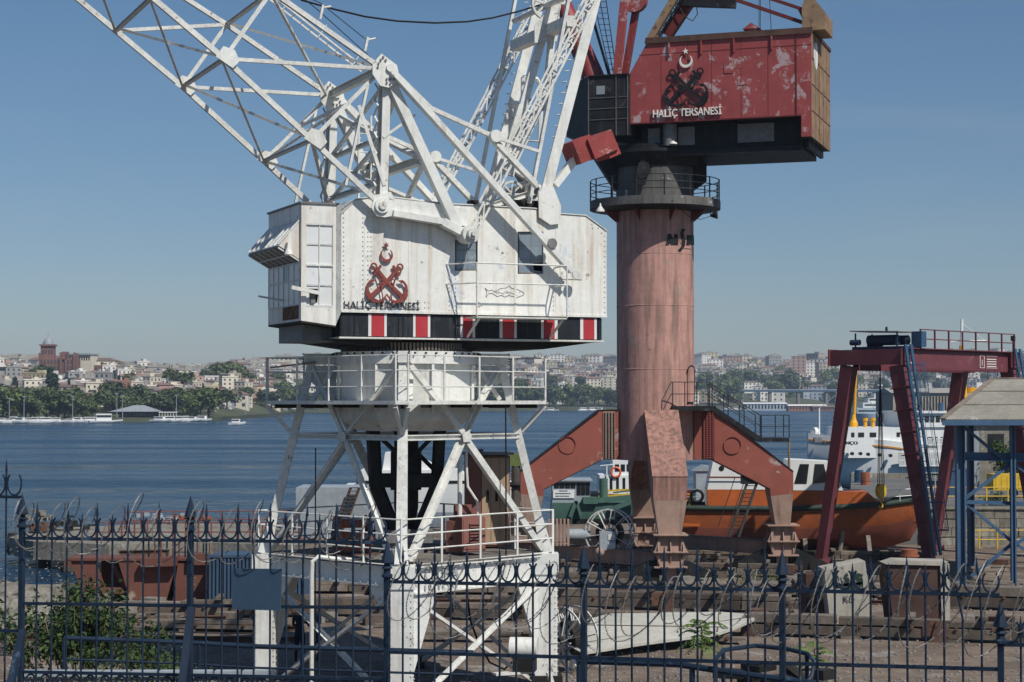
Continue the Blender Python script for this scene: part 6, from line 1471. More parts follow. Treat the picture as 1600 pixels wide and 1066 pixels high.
for x in (.2, 3.0, 6.5, 9.8):
    for s in (-1, 1): mb = MB(); mb.beam((x, s * 2.0, 0), (x, s * 1.3, .85), .22, .22); mb.build('cradle_prop', M_timber, ob)
mb = MB(); mb.box((-1.8, -.25, .0), (11, .25, .04)); mb.build('keel_block', M_timber, ob); mb = MB(); mb.beam((-.6, -1.85, 1.5), (1.0, -1.85, 1.45), .12, .12); mb.build('side_step', M_orange, ob)
mb = MB(); mb.tube((8.3, -1.5, .0), (8.5, -1.4, 1.3), .12, 8); mb.build('shore_prop', M_conc, ob)
# ---- white passenger ferry behind the quay
FB = Frame(XD(1258, 178), 178, 8); fb = thing('passenger_ferry', 'white passenger ferry with ochre sheer stripe, yellow mast and two decks of windows', 'ferry', FB)
f2 = lambda x, y, v=-4: FB.hv(x, y, v); fz = lambda y, x=1400: f2(x, y).z
s_ = [(0.2, .25, .1, fz(680, 1260) + .1, 2.6, 2.2), (2.5, 2.2, 1.5, fz(682, 1300), .6, -.4), (7, 3.7, 3.45, fz(690, 1350) + .1, .0, -1.2), (13, 4.2, 4.12, fz(700, 1400), -.4, -1.4), (22, 4.6, 4.5, fz(706, 1450) - .0, -.6, -1.5), (50, 4.6, 4.5, fz(706, 1450), -.6, -1.5)]
hull(lerp_secs(s_, 40), 'hull', [M_hullw], fb, smooth=40)
mb = MB()
for a, b in zip(lerp_secs(s_, 40), lerp_secs(s_, 40)[1:]): mb.beam((a[0], -a[1] - .03, a[3] - .62), (b[0], -b[1] - .03, b[3] - .62), .06, .14)
mb.build('sheer_stripe', M_gold, fb, kind='stuff')
for x, y in ((1332, 709), (1345, 709), (1357, 710), (1375, 711), (1392, 712)): p = f2(x, y, -4.3); mb = MB(); mb.disc((p.x, -4.15 - max(0, (p.x - 13) * .05), p.z), (0, 1, 0), .17, .3, 14); mb.build('porthole', M_bglass, fb)
p = f2(1279, 687, -1.6); mb = MB(); mb.box((p.x - .45, -1.75, p.z - .25), (p.x + .3, -1.3, p.z + .2)); mb.build('hawse_pipe', M_grey, fb)
zA, zB, zC = fz(706), fz(668), fz(646)
xs0, xs1 = f2(1318, 690).x, 50
mb = MB(); mb.prism([(xs0, -3.3, zA - .6), (xs1, -3.3, zA - .6), (xs1, -3.3, zB), (xs0 + .5, -3.3, zB)], (0, 6.6, 0)); s1_ = mb.build('saloon', M_hullw, fb)
mb = MB(); mb.box((f2(1422, 650).x, -3.5, zB + .01), (f2(1556, 650).x, 3.5, zC)); s2_ = mb.build('bridge_deck', M_hullw, fb)
mb = MB(); mb.box((f2(1418, 650).x, -3.8, zC), (f2(1560, 650).x, 3.8, zC + .2)); mb.build('bridge_roof', M_hullw, fb)
for x0, x1 in ((1330, 1335), (1341, 1350), (1359, 1369), (1401, 1406), (1414, 1419), (1431, 1438)): mb = MB(); mb.box((f2(x0, 680, -3.3).x, -3.34, fz(683)), (f2(x1, 680, -3.3).x, -3.29, fz(676))); mb.build('window', M_bglass, s1_)
wins(s2_, f2(1427, 655, -3.5).x, f2(1478, 655, -3.5).x, 6, fz(660), fz(650), -3.52, .25); wins(s2_, f2(1495, 655, -3.5).x, f2(1552, 655, -3.5).x, 8, fz(662), fz(652), -3.52, .4)
def panel_open(x0, x1, y0, y1, n, v, par):
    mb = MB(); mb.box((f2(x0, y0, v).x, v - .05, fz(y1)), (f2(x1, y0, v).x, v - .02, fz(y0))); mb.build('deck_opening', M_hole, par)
    a, b = f2(x0, y0, v).x, f2(x1, y0, v).x; z0, z1 = fz(y1), fz(y1) + 1.15; mb = MB()
    for k in range(n): x = a + (b - a) * k / n; mb.box((x, v - .12, z0), (x + .06, v - .08, z1))
    for z in (z0, z0 + .55, z1): mb.box((a, v - .13, z - .04), (b, v - .09, z + .04))
    mb.build('bulwark_rail', M_hullw, par, kind='stuff')
    mb = MB()
    for k in range(1, n // 5): x = a + (b - a) * k / (n // 5); mb.box((x, v - .1, z0), (x + .25, v - .055, fz(y0)))
    mb.build('deck_pillar', M_hullw, par, kind='stuff')
panel_open(1449, 1512, 683, 704, 40, -4.25, s1_); panel_open(1404, 1496, 708, 728, 60, -4.62, fb); 
mb = MB(); mb.box((f2(1404, 706).x, -4.7, fz(706) - .1), (50, -4.62, fz(706) + .12)); mb.build('rubbing_strake', M_hullw, fb)
p = f2(1334, 668, -1); mb = MB(); mb.tube((p.x, -1, zB - .1), (f2(1338, 575, -1).x, -1, f2(1338, 575, -1).z), .16, 10, .1); mb.lathe([(.42, 0), (.4, .4), (.26, .7), (.16, 1.2)], (p.x, -1, zB - .0), 12); mb.build('mast', M_fyel, fb)
for x, r_ in ((1352, .33), (1364, .33), (1451, .33)): p = f2(x, 665, -2); mb = MB(); zb_ = zB if x < 1400 else zC - .9; mb.tube((p.x, -2, zb_), (p.x, -2, zb_ + .9), r_ * .55, 10); mb.tube((p.x, -2, zb_ + .6), (p.x, -2, zb_ + .85), r_ * .8, 10); mb.build('ventilator', M_fyel, fb)
p = f2(1508, 540, -1); mb = MB(); mb.tube((p.x, -1, zC), (p.x - .4, -1, p.z), .3, 10, .2); mb.build('mast', M_fyel, fb); mb = MB(); mb.tube((p.x - .4, -1, p.z), (p.x - .3, -1, p.z + 2.6), .14, 8); mb.tube((p.x - 1.5, -1, p.z + .4), (p.x + 2.2, -1, p.z + .5), .05, 6); mb.tube((p.x - .3, -1, p.z + 2.2), (p.x + 2, -1, p.z + .5), .03, 5); mb.build('signal_mast', M_hullw, fb)
a, b = f2(1318, 693, -4.05), f2(1331, 693, -4.05); textm('BARIŞ MANÇO', V((a.x - 2.0, -3.72, a.z - .2)), V((3.3, -.40, 0)), V((0, 0, .42)), (0, -.35, 0), M_let, fb)
mb = MB(); mb.tube((p.x - 15, -1, zC + 2), (p.x - 14.9, -1, zC + 2.05), .01, 4)
p = f2(1262, 676, -.5); mb = MB(); mb.tube((1.4, 0, p.z - .3), (1.4, 0, p.z + 2.4), .08, 8); mb.disc((.9, -.1, p.z + .1), (1, .4, 0), .4, .4, 12); mb.build('bow_mast', M_hullw, fb, smooth=30)
mb = MB(); a = V((1.4, 0, p.z + 2.3)); mb.tube(a, f2(1338, 590, -1), .03, 5); mb.tube(f2(1338, 590, -1), f2(1385, 672, -1), .03, 5); mb.build('forestay', M_hullg, fb)
p = f2(1519, 605, 0); mb = MB(); mb.tube((p.x, 0, zC), (p.x, 0, zC + 2.0), .9, 20); fn = mb.build('funnel', M_hullw, fb, smooth=35); mb = MB(); mb.tube((p.x, 0, zC + 2.0), (p.x, 0, zC + 2.5), .92, 20); mb.build('funnel_top', M_fyel, fn, smooth=35)
p = f2(1470, 640, -2); mb = MB(); mb.tube((p.x, -2, zC + .2), (p.x, -2, zC + 1.0), .28, 12); mb.build('blue_cowl', M_gblue, fb)
# ---- green workboat with a deck crane, tug behind, grey harbour launch
GB = Frame(XD(930, 122), 122, 0, 0); gb = thing('workboat', 'green dredging workboat with glazed cabin and folded green deck crane', 'boat', GB)
g2 = lambda x, y, v=0: GB.hv(x, y, v)
xa, xb = g2(862, 790, -2).x, g2(992, 790, -2).x; za, zb_ = g2(900, 812, -2).z, g2(900, 786, -2).z
s_ = [(xa, 2.0, 1.8, zb_, -.4, -1.2), (xb - 1.5, 2.0, 1.8, zb_, -.4, -1.2), (xb, 1.2, .8, zb_, .2, -.6)]
hull(lerp_secs(s_, 8), 'hull', [M_green, M_black], gb, zb=[.3])
c0, c1 = g2(863, 785, -1.6), g2(922, 752, -1.6); mb = MB(); mb.box((c0.x, -1.6, zb_), (c1.x, 1.6, c1.z)); cbn = mb.build('cabin', M_hullg, gb)
wins(cbn, c0.x + .1, c0.x + (c1.x - c0.x) * .62, 4, zb_ + .95, c1.z - .12, -1.62, .12); wins(cbn, c0.x + (c1.x - c0.x) * .64, c1.x, 3, zb_ + .5, c1.z - .12, -1.62, .12)
mb = MB(); mb.box((c0.x - .1, -1.8, c1.z), (c1.x + .15, 1.8, c1.z + .1)); mb.build('cabin_roof', M_hullg, gb)
mb = MB(); mb.box((c0.x + .05, -1.68, zb_ + .3), (c0.x + 1.45, -1.63, zb_ + .85)); sb = mb.build('name_board', M_hullw, gb)
for k in range(3): mb = MB(); mb.box((c0.x + .2 + (.25 if k == 0 else 0), -1.69, zb_ + .74 - k * .17), (c0.x + 1.3 - (.3 if k == 0 else .1 * k), -1.681, zb_ + .8 - k * .17)); mb.build('printed_line', M_let, sb)
p = g2(922, 800, -2.1); mb = MB(); mb.box((p.x - .45, -2.3, zb_ - .05), (p.x + .5, -1.3, g2(922, 777, -2).z)); mb.tube((p.x + .9, -1.8, zb_), (p.x + .9, -1.8, zb_ + 1.6), .28, 12); mb.build('crane_base', M_green, gb)
mb = MB(); mb.beam(g2(935, 782, -2), g2(1000, 776, -2), .3, .34); mb.beam(g2(952, 797, -2.1), g2(1002, 778, -2.1), .26, .3); mb.beam(g2(958, 770, -2), g2(1000, 765, -2), .1, .1); mb.build('folded_boom', M_green, gb); mb = MB(); mb.beam(g2(900, 783, -2.2), g2(891, 808, -2.2), .2, .26); mb.beam(g2(900, 783, -2.2), g2(908, 806, -2.2), .2, .2); mb.tube(g2(893, 812, -2.2), g2(890, 828, -2.2), .06, 6); mb.build('stabiliser', M_green, gb)
mb = MB(); a, b = g2(902, 815, -2.4), g2(920, 837, -2.4); mb.beam(b, a, .1, .2); mb.beam(b + V((.6, 0, 0)), a + V((.6, 0, 0)), .1, .2)
for k in range(6): mb.beam(a.lerp(b, k / 6), a.lerp(b, k / 6) + V((.6, 0, 0)), .12, .03)
mb.build('boarding_ladder', M_dsteel, gb)
TB = Frame(XD(965, 138), 138, 0); tb = thing('harbour_tug', 'white harbour tug with lifebuoy and stepped wheelhouse behind the green workboat', 'tug', TB)
t2 = lambda x, y, v=-2: TB.hv(x, y, v); zt0 = t2(960, 772).z
hull(lerp_secs([(-3.5, 2.2, 1.8, zt0, -.4, -1.4), (4.5, 2.2, 1.8, zt0, -.4, -1.4), (7.5, .4, .2, zt0 + .6, 1, 0)], 8), 'hull', [M_black], tb)
mb = MB(); mb.box((t2(937, 760).x, -2, zt0), (t2(998, 760).x, 2, t2(960, 743).z)); d1 = mb.build('deckhouse', M_hullw, tb); mb = MB(); mb.box((t2(958, 740).x, -1.6, t2(960, 743).z), (t2(998, 740).x, 1.6, t2(960, 720).z)); d2 = mb.build('wheelhouse', M_hullw, tb)
wins(d2, t2(960, 735).x, t2(997, 735).x, 4, t2(960, 737).z, t2(960, 726).z, -1.62, .3); wins(d1, t2(940, 755).x, t2(990, 755).x, 5, zt0 + .3, zt0 + 1.2, -2.02, .6)
mb = MB(); mb.tube(t2(980, 722, 0), t2(980, 700, 0), .08, 8); mb.tube(t2(972, 708, 0), t2(990, 708, 0), .04, 6); mb.build('mast', M_hullw, tb); mb = MB(); mb.tube(t2(948, 745, -2.1), t2(948, 728, -2.1), .05, 6); mb.tube(t2(938, 728, -2.1), t2(958, 726, -2.1), .04, 6); mb.build('davit', M_hullw, tb)
p = t2(962, 738, -2.1); mb = MB(); mb.path([V((p.x + .35 * cos(t), -2.1, p.z + .35 * sin(t))) for t in [k * pi / 8 for k in range(16)]], .09, 6, closed=True); mb.build('lifebuoy', M_ring, tb)
mb = MB()
for a, b in (((935, 768), (1000, 764)), ((935, 776), (1002, 771)), ((944, 784), (1004, 779)), ((950, 790), (1004, 786))): mb.beam(t2(*a, -2.6), t2(*b, -2.6), .08, .12)
for x in (950, 965, 980, 995): mb.beam(t2(x, 764, -2.6), t2(x, 790, -2.6), .07, .07)
mb.build('gangway_frame', M_yel, tb)
HB = Frame(XD(650, 116), 121, 0); hb_o = thing('harbour_launch', 'grey and white harbour master launch moored behind the white crane', 'boat', HB)
q2 = lambda x, y, v=-2.2: HB.hv(x, y, v); xa, xb = q2(536, 760).x, q2(842, 770).x; zd_ = q2(650, 757).z
hull(lerp_secs([(xa, 1.9, 1.6, zd_ - .1, -.3, -1.4), (xb - 3.6, 2.2, 1.8, zd_, -.3, -1.4), (xb - 1.4, 1.5, .8, zd_ + .1, .0, -1), (xb, .2, .1, zd_ + .25, 1, .4)], 24), 'hull', [M_hullw, M_hullg], hb_o, zb=[q2(650, 790).z])
mb = MB(); mb.prism([(q2(556, 755).x, -1.7, zd_), (q2(742, 755).x, -1.7, zd_), (q2(716, 733).x, -1.7, q2(700, 735).z), (q2(562, 733).x, -1.7, q2(600, 735).z)], (0, 3.4, 0)); s1_ = mb.build('coachroof', M_hullw, hb_o); mb = MB(); mb.prism([(q2(596, 735).x, -1.2, q2(600, 735).z), (q2(690, 735).x, -1.2, q2(600, 735).z), (q2(650, 708).x, -1.2, q2(600, 714).z), (q2(600, 708).x, -1.2, q2(600, 708).z)], (0, 2.4, 0)); s2_ = mb.build('flybridge', M_hullw, hb_o)
mb = MB(); mb.box((q2(556, 745).x, -1.74, zd_ + .02), (q2(735, 745).x, -1.71, zd_ + .22)); mb.build('window_band', M_bglass, s1_); mb = MB(); mb.tube(q2(632, 712, 0), q2(632, 680, 0), .06, 6); mb.tube(q2(625, 692, 0), q2(640, 692, 0), .04, 5); mb.build('mast', M_hullw, hb_o); mb = MB(); mb.tube(q2(620, 715, 0), q2(620, 700, 0), .1, 6); mb.build('red_lamp', M_ring, hb_o)
a, b = q2(558, 778), q2(645, 778); textm('İSTANBUL LİMAN BAŞKANLIĞI  HARBOUR MASTER', V((a.x, -2.30, a.z - .22)), V((b.x - a.x, 0, 0)), V((0, 0, .4)), (0, -.02, 0), M_let, hb_o)
mb = MB(); p = q2(562, 750, -1.75); mb.disc(p + V((0, -.03, 0)), (0, 1, 0), .22, .02, 14, .17); mb.build('badge', M_let, s1_)
mb = MB(); a = [V((q2(x, 745).x, -2.1, zd_)) for x in (745, 775, 805, 835)]; mb.rail(a, .75, .02, 2); mb.build('railing', M_hullg, hb_o)
LB = Frame(XD(495, 112), 108, 0); lb = thing('steel_barge', 'low grey steel barge with a gangway moored left of the launch', 'barge', LB); l2 = lambda x, y, v=-2: LB.hv(x, y, v)
hull(lerp_secs([(l2(462, 780).x, 1.9, 1.7, l2(500, 762).z, -.4, -1.4), (l2(610, 780).x, 1.9, 1.7, l2(500, 762).z + .0, -.4, -1.4)], 4), 'hull', [M_hullg, M_hullg], lb, zb=[0])
mb = MB(); a, b = l2(548, 762, -2.3), l2(530, 812, -2.3)
for s in (0, .5): mb.beam(a + V((s, 0, 0)), b + V((s, 0, 0)), .08, .16)
for k in range(9): mb.beam(a.lerp(b, k / 9), a.lerp(b, k / 9) + V((.5, 0, 0)), .2, .04)
mb.build('gangway', paint('brown gangway', (.10, .07, .06), .8, .3), lb)
# ---- small craft and shore structures
def small_boat(px, D, L_, hgt, label, cab=True, mat=None, cat='boat'):
    fr = Frame(XD(px, D), D, R.uniform(-25, 25), -1); t = thing('motor_boat', label, cat, fr)
    hull(lerp_secs([(-L_ / 2, L_ * .15, L_ * .12, 1.1, .1, -.3), (L_ * .15, L_ * .16, L_ * .12, 1.1, .1, -.3), (L_ / 2, .05, .02, 1.5, 1, .6)], 6), 'hull', [mat or M_hullw], t)
    if cab:
        mb = MB(); mb.box((-L_ * .3, -L_ * .11, 1.1), (L_ * .15, L_ * .11, 1.1 + hgt)); c = mb.build('cabin', M_hullw, t); mb = MB(); mb.box((-L_ * .29, -L_ * .11 - .03, 1.1 + hgt * .45), (L_ * .14, -L_ * .11 - .005, 1.1 + hgt * .8)); mb.build('window_band', M_bglass, c)
    return t
small_boat(166, 700, 13, 2.6, 'white two-deck tour boat in front of the low pavilion on the left')
small_boat(371, 640, 6, 1.2, 'tiny white motor boat alone on open water left of the white crane')
R.seed(3)
for i, px in enumerate((4, 16, 24, 34, 44, 56, 66, 74, 90, 112, 124, 134, 143, 252, 268, 282, 292, 302, 318)):
    D = shore(px) - R.uniform(8, 22); g = 'small white motor boat moored along the left waterfront, ' + where(px, D)
    t = small_boat(px, D, R.uniform(5, 9), R.uniform(.7, 1.5), g); t['group'] = g + ' (boats)'
for px in (848, 862, 912, 926, 938, 1136, 1150): g = 'tiny white boat off the far shore, ' + where(px, 0); t = small_boat(px, shore(px) - 25, R.uniform(8, 13), 1.8, g); t['group'] = g + ' (boats)'
# school with dome
SF = Frame(XD(98, 1050), 1050, 8, hill(98, 1050) - 6); sc_o = thing('school_building', 'large red brick school with a domed central tower on the left skyline', 'building', SF)
M_brick = paint('dark red brick wall', srgb('#7c584f'), .9, .2, scale=.1, bump=0, dirt=.3); M_lead = paint('lead dome', srgb('#8d949a'), .6, .1, bump=0)
k = 1050 / FP
def sbx(x0, x1, y0, y1, v0, v1, nm, mat=M_brick): 
    mb = MB(); z1 = EYE + (625 - y0) * k - SF.o.z; z0 = EYE + (625 - y1) * k - SF.o.z; mb.box(((x0 - 98) * k, v0, z0), ((x1 - 98) * k, v1, z1)); return mb.build(nm, mat, sc_o)
wn_ = sbx(62, 122, 560, 590, -4, 12, 'wing'); tw = sbx(65, 86, 540, 562, -3, 4, 'tower'); c_ = sbx(98, 106, 550, 562, -5, 6, 'turret'); sbx(63, 88, 538.5, 541, -4, 5, 'cornice')
for x in (64, 96, 104, 117, 121): sbx(x - 1.6, x + 1.6, 551 + (x % 3), 590, -5, -3.5, 'buttress')
for x in range(67, 121, 5):
    for y in (563, 572, 581):
        mb = MB(); zc = EYE + (625 - y) * k - SF.o.z; mb.box(((x - 98) * k - .45, -4.15, zc - 2.1), ((x - 98) * k + .45, -4.02, zc)); mb.build('window', M_win, wn_)
for x in (68.5, 72.5, 77.5, 82): mb = MB(); zc = EYE + (625 - 547) * k - SF.o.z; mb.box(((x - 98) * k - .4, -3.15, zc - 2.4), ((x - 98) * k + .4, -3.02, zc)); mb.build('window', M_win, tw)
mb = MB(); r_ = 8.6 * k; zc = EYE + (625 - 539) * k - SF.o.z; mb.lathe([(r_, 0), (r_ * .95, 1.2), (r_ * .72, 2.8), (r_ * .4, 3.9), (.25, 4.5), (.1, 6.2), (.02, 8)], ((75.5 - 98) * k, 0, zc), 16); mb.build('dome', M_lead, sc_o, smooth=40)
SF2 = Frame(XD(127, 1075), 1075, -6, hill(127, 1075) - 5); hl = thing('school_hall', 'long pale hall with flat grey roof right of the domed brick school', 'building', SF2); k2 = 1075 / FP
mb = MB(); mb.box((-18 * k2, -3, 0), (18 * k2, 9, EYE + (625 - 555) * k2 - SF2.o.z)); wb = mb.build('wall', WALLS['cream'], hl); mb = MB(); zc = EYE + (625 - 555) * k2 - SF2.o.z; mb.box((-19 * k2, -4, zc), (19 * k2, 10, zc + .9)); mb.build('roof', M_lead, hl); wins(hl, -17 * k2, 17 * k2, 9, zc - 3.2, zc - 1.2, -3.05, .5)
# waterfront pavilion
PF = Frame(XD(217, 752), 752, 0, .6); pv_ = thing('waterfront_pavilion', 'low dark pavilion with a wide hipped grey roof on the left waterfront', 'building', PF); k = 752 / FP
mb = MB(); mb.box((-28 * k, -3, 0), (27 * k, 6, 2.6)); mb.build('wall', paint('dark timber wall', (.05, .04, .035), .8, .2), pv_)
mb = MB(); mb.add([(-42 * k, -5, 2.6), (32 * k, -5, 2.6), (32 * k, 8, 2.6), (-42 * k, 8, 2.6), (-8 * k, 1.5, 5.2), (8 * k, 1.5, 5.2)], [(0, 1, 5, 4), (1, 2, 5), (2, 3, 4, 5), (3, 0, 4), (3, 2, 1, 0)]); mb.build('roof', M_lead, pv_)
wins(pv_, -26 * k, 26 * k, 9, .8, 2.2, -3.03, .3)
mb = MB(); mb.box((32 * k, -1, 2.1), (60 * k, 2, 2.5)); mb.build('canopy', M_hullw, pv_)
for i in range(7): mb = MB(); mb.tube(((33 + i * 4.4) * k, -.8, 0), ((33 + i * 4.4) * k, -.8, 2.1), .12, 6); mb.build('canopy_post', M_hullw, pv_)
for px, top in ((114, 622), (38, 622), (183, 617), (192, 620), (276, 620), (384, 630), (15, 625)):
    D = shore(px) + 4; t = thing('street_lamp', 'tall thin lamp mast on the left waterfront, ' + where(px, D), 'street lamp', V((XD(px, D), D, .6)), 'tall thin lamp mast on the left waterfront, ' + where(px, D)); h = EYE + (625 - top) * D / FP
    mb = MB(); mb.tube((0, 0, 0), (0, 0, h), .16, 6, .1); mb.build('mast', M_hullg, t); mb = MB(); mb.cbox((0, 0, h), (1.6, .3, .3)); mb.build('lamp_head', M_hullg, t)
# bridge, cruise ship, dockside cranes and sheds far right
BF_ = Frame(XD(1210, 1680), 1680, 0); br = thing('far_bridge', 'long low blue road bridge crossing the water behind the cranes', 'bridge', BF_); k = 1680 / FP
mb = MB(); z = EYE + (625 - 612.5) * k; mb.box((-150 * k, 0, z), (330 * k, 10, z + 1.5)); mb.build('deck', M_gblue, br); mb = MB(); mb.box((-150 * k, -.3, z + 1.5), (330 * k, -.1, z + 2.4)); mb.build('parapet', M_hullg, br)
for i in range(11): mb = MB(); mb.box((-140 * k + i * 26, 1, -1.5), (-140 * k + i * 26 + 2.5, 9, z)); mb.build('pier', M_conc, br)
def shed(px, D, wpx, y0, y1, d, wall, roof, label, name='dock_shed', z0=None):
    k = D / FP; fr = Frame(XD(px, D), D, 0, -1 if z0 is None else z0); t = thing(name, label, 'building', fr); zt = EYE + (625 - y0) * k - fr.o.z; w2 = wpx * k / 2
    mb = MB(); mb.box((-w2, 0, 0), (w2, d, zt - 1.2)); wl = mb.build('wall', wall, t); mb = MB(); mb.add([(-w2 - .5, -.5, zt - 1.2), (w2 + .5, -.5, zt - 1.2), (w2 + .5, d, zt - 1.2), (-w2 - .5, d, zt - 1.2), (-w2, d / 2, zt), (w2, d / 2, zt)], [(0, 1, 5, 4), (1, 2, 5), (2, 3, 4, 5), (3, 0, 4), (3, 2, 1, 0)]); mb.build('roof', roof, t)
    wins(t, -w2 + .5, w2 - .5, max(4, int(wpx / 5)), 1.6, max(2.2, zt - 2), -.06, .5); return t
shed(1196, 1520, 68, 629, 640, 14, WALLS['pale blue'], M_hullw, 'long pale blue ferry terminal on the far shore below the bridge')
shed(1262, 1480, 60, 632, 641, 14, WALLS['terracotta'], WALLS['white'], 'red and white quay shed on the far shore right of the terminal')
shed(1470, 420, 150, 606, 640, 20, WALLS['beige'], ROOFS['flat grey'], 'long beige warehouse with grey roof behind the ferry')
shed(1290, 1460, 40, 634, 641, 14, M_brick, ROOFS['brown tiled'], 'low brick boathouse on the far shore beside the terminal')
for i, (px, s) in enumerate(((1308, 1), (1450, -1), (1462, 1))):
    D = 640 if i == 0 else 520; k = D / FP; t = thing('dockside_crane', ['pale lattice dockside crane at the far shipyard left of the cruise ship', 'pale lattice dockside crane leaning left behind the ferry mast', 'pale lattice dockside crane leaning right behind the ferry mast'][i], 'crane', V((XD(px, D), D, -1)))
    z0 = 1 + EYE + (625 - 640) * k; z1 = 1 + EYE + (625 - 600) * k; mb = MB(); mb.lattice((0, 0, 0), (s * 14 * k, 0, z1 + 1), 1.2, 1.2, 7, .12, .08); mb.build('boom', M_hullg, t); mb = MB(); mb.lattice((-s * 4 * k, 0, 0), (s * 3 * k, 0, z1 * .8), 1.6, 1.6, 5, .12, .08); mb.build('tower', M_hullg, t); mb = MB(); mb.tube((s * 3 * k, 0, z1 * .8), (s * 14 * k, 0, z1 + 1), .1, 5); mb.build('stay', M_hullg, t)
CS = Frame(XD(1345, 560), 560, -4, -1); cs = thing('cruise_ship', 'pale grey cruise ship moored behind the ferry mast', 'ship', CS); k = 560 / FP; M_ghull = paint('pale blue grey ship paint', srgb('#a9b8c4'), .5, .05)
hull(lerp_secs([(-22 * k, .4, .2, 5.5, 3, 1), (-12 * k, 4, 2, 5, 0, -1), (10 * k, 7, 6, 4.8, 0, -1), (110 * k, 7, 6, 4.8, 0, -1)], 16), 'hull', [M_ghull], cs)
for i, (a, b, z0_, z1_) in enumerate(((-10, 100, 4.8, 6.6), (0, 96, 6.6, 8.2), (8, 70, 8.2, 9.6), (18, 40, 9.6, 11))):
    mb = MB(); mb.box((a * k, -5.5 + i * .4, z0_), (b * k, 5.5 - i * .4, z1_ - .02)); dk_ = mb.build('superstructure_deck', M_hullw if i else M_ghull, cs); mb = MB(); mb.box((a * k + .5, -5.54 + i * .4, z0_ + .6), (b * k - .5, -5.505 + i * .4, z0_ + 1.1)); mb.build('window_band', M_win, dk_)
mb = MB(); mb.tube((30 * k, 0, 11), (30 * k, 0, 16.5), .4, 8, .15); mb.tube((26 * k, 0, 13.5), (34 * k, 0, 13.5), .12, 5); mb.build('mast', M_hullw, cs)
# ============================================================ YARD
M_hrust = paint('brown barge primer', srgb('#6b443a'), .75, .15, rust=.15, rustcol=(.07, .03, .02), streak=.3, streakcol=(.10, .05, .04), chalk=.1, chalkcol=(.4, .33, .25), scale=.6, dirt=.2)
M_cont = paint('container blue', (.045, .085, .145), .6, .15, rust=.12, scale=1)
M_wood = paint('old slipway timber', (.125, .10, .08), .9, .4, rust=.3, rustcol=(.11, .05, .028), dirt=.6, scale=1.6, bump=.7, rnd=.45)
M_wood2 = paint('grey slipway planks', (.21, .175, .145), .9, .3, dirt=.6, scale=1.8, bump=.6, rnd=.35)
M_rustp = paint('rusty steel plate', (.13, .07, .05), .85, .4, rust=.5, rustcol=(.05, .025, .018), scale=2, bump=.4)
M_tan = paint('tan cabinet paint', (.42, .30, .20), .6, .12, rust=.1, streak=.3, scale=1)
M_cabr = paint('faded red cabinet paint', srgb('#85584f'), .65, .15, rust=.15, chalk=.2, chalkcol=(.4, .3, .28), scale=1.5)
M_orr = paint('orange rust', (.30, .10, .05), .8, .3, rust=.4, rustcol=(.10, .04, .025), scale=3, bump=.4)
M_roofc = paint('corrugated cement roof', srgb('#9b988f'), .9, .15, chalk=.3, chalkcol=(.48, .47, .44), streak=.3, streakcol=(.2, .19, .17), dirt=.3, scale=.6, bump=.3)
M_brickr = paint('red brick', srgb('#8d5a4b'), .9, .25, dirt=.4, rnd=.3, scale=2)
def yardt(name, label, cat, px, py, z=0.0, yaw=0, group=None):
    p = atZ(px, py, z); fr = Frame(p.x, p.y, yaw, z); return thing(name, label, cat, fr, group), fr
def solo(o, label, cat, group=None): return tag(o, label, cat, group)
# slipway beams
def beam_run(label, px0, px1, D0, D1, h, dep, name='slipway_beam', z=.12, seg=2.4, feet=True, mat=None):
    a, b = V((XD(px0, D0), D0, 0)), V((XD(px1, D1), D1, 0)); fr = Frame(a.x, a.y, math.degrees(atan2(b.y - a.y, b.x - a.x))); L_ = (b - a).length; t = thing(name, label, 'beam', fr); x = 0; k = 0
    while x < L_ - .2:
        e = min(L_, x + seg * R.uniform(.8, 1.5)); mb = MB(); mb.box((x, R.uniform(-.03, .03), z), (e - .05, dep, z + h * R.uniform(.42, .52))); tm = mb.build('timber', mat or M_wood, t)
        mb = MB(); o2_ = R.uniform(-.05, .12); y0_ = R.uniform(-.02, .16); mb.box((x + o2_, y0_, z + h * .54), (e + o2_ - R.choice((.06, .06, .5)), dep, z + h * R.uniform(.78, .98))); mb.build('timber', R.choice((M_wood, M_wood2, mat or M_wood)), t)
        mb = MB(); q_ = R.uniform(x, e); mb.box((q_, -R.uniform(.1, .5), z + h * .98), (q_ + .22, dep + R.uniform(0, .4), z + h * .98 + .1)); mb.build('sleeper', M_wood2, t)
        mb = MB()
        for j in range(2): q = x + (e - x) * (.25 + .5 * j); mb.tube((q, -.08, z + h * .5), (q, .02, z + h * .5), .06, 8)
        mb.build('bolt', M_rustp, tm, kind='stuff')
        if feet and k % 2 == 0:
            mb = MB(); mb.prism([(x - .25, -.1, 0), (x + .3, -.1, 0), (x + .1, -.12, z + h * .9), (x - .05, -.12, z + h * .9)], (0, .08, 0)); mb.build('bracket', M_rustp, t)
        if k % 3 == 1: mb = MB(); mb.box((e - .5, -.035, z + .06), (e + .35, -.006, z + h - .08)); mb.build('splice_plate', M_rustp, t)
        mb = MB(); mb.box((x + .2, .0, 0), (x + .8, dep, z - .01)); mb.build('packing_block', M_wood2, t); x = e; k += 1
    return t
beam_run('long dark bolted timber slipway beam nearest the fence on the right', 1165, 1660, 62, 59.5, .66, .7)
beam_run('dark timber slipway beam behind the white panel and under the red crane', 840, 1262, 70.5, 68.0, .66, .8)
beam_run('short dark timber beam seen between the white crane legs', 672, 866, 66.5, 66, .55, .6)
beam_run('upper slipway beam on the far right behind the rusty block', 1470, 1690, 70, 68.5, .8, .8)
beam_run('slipway beam left of the white crane behind the person in dark clothes', 300, 660, 67, 67.5, .6, .7)
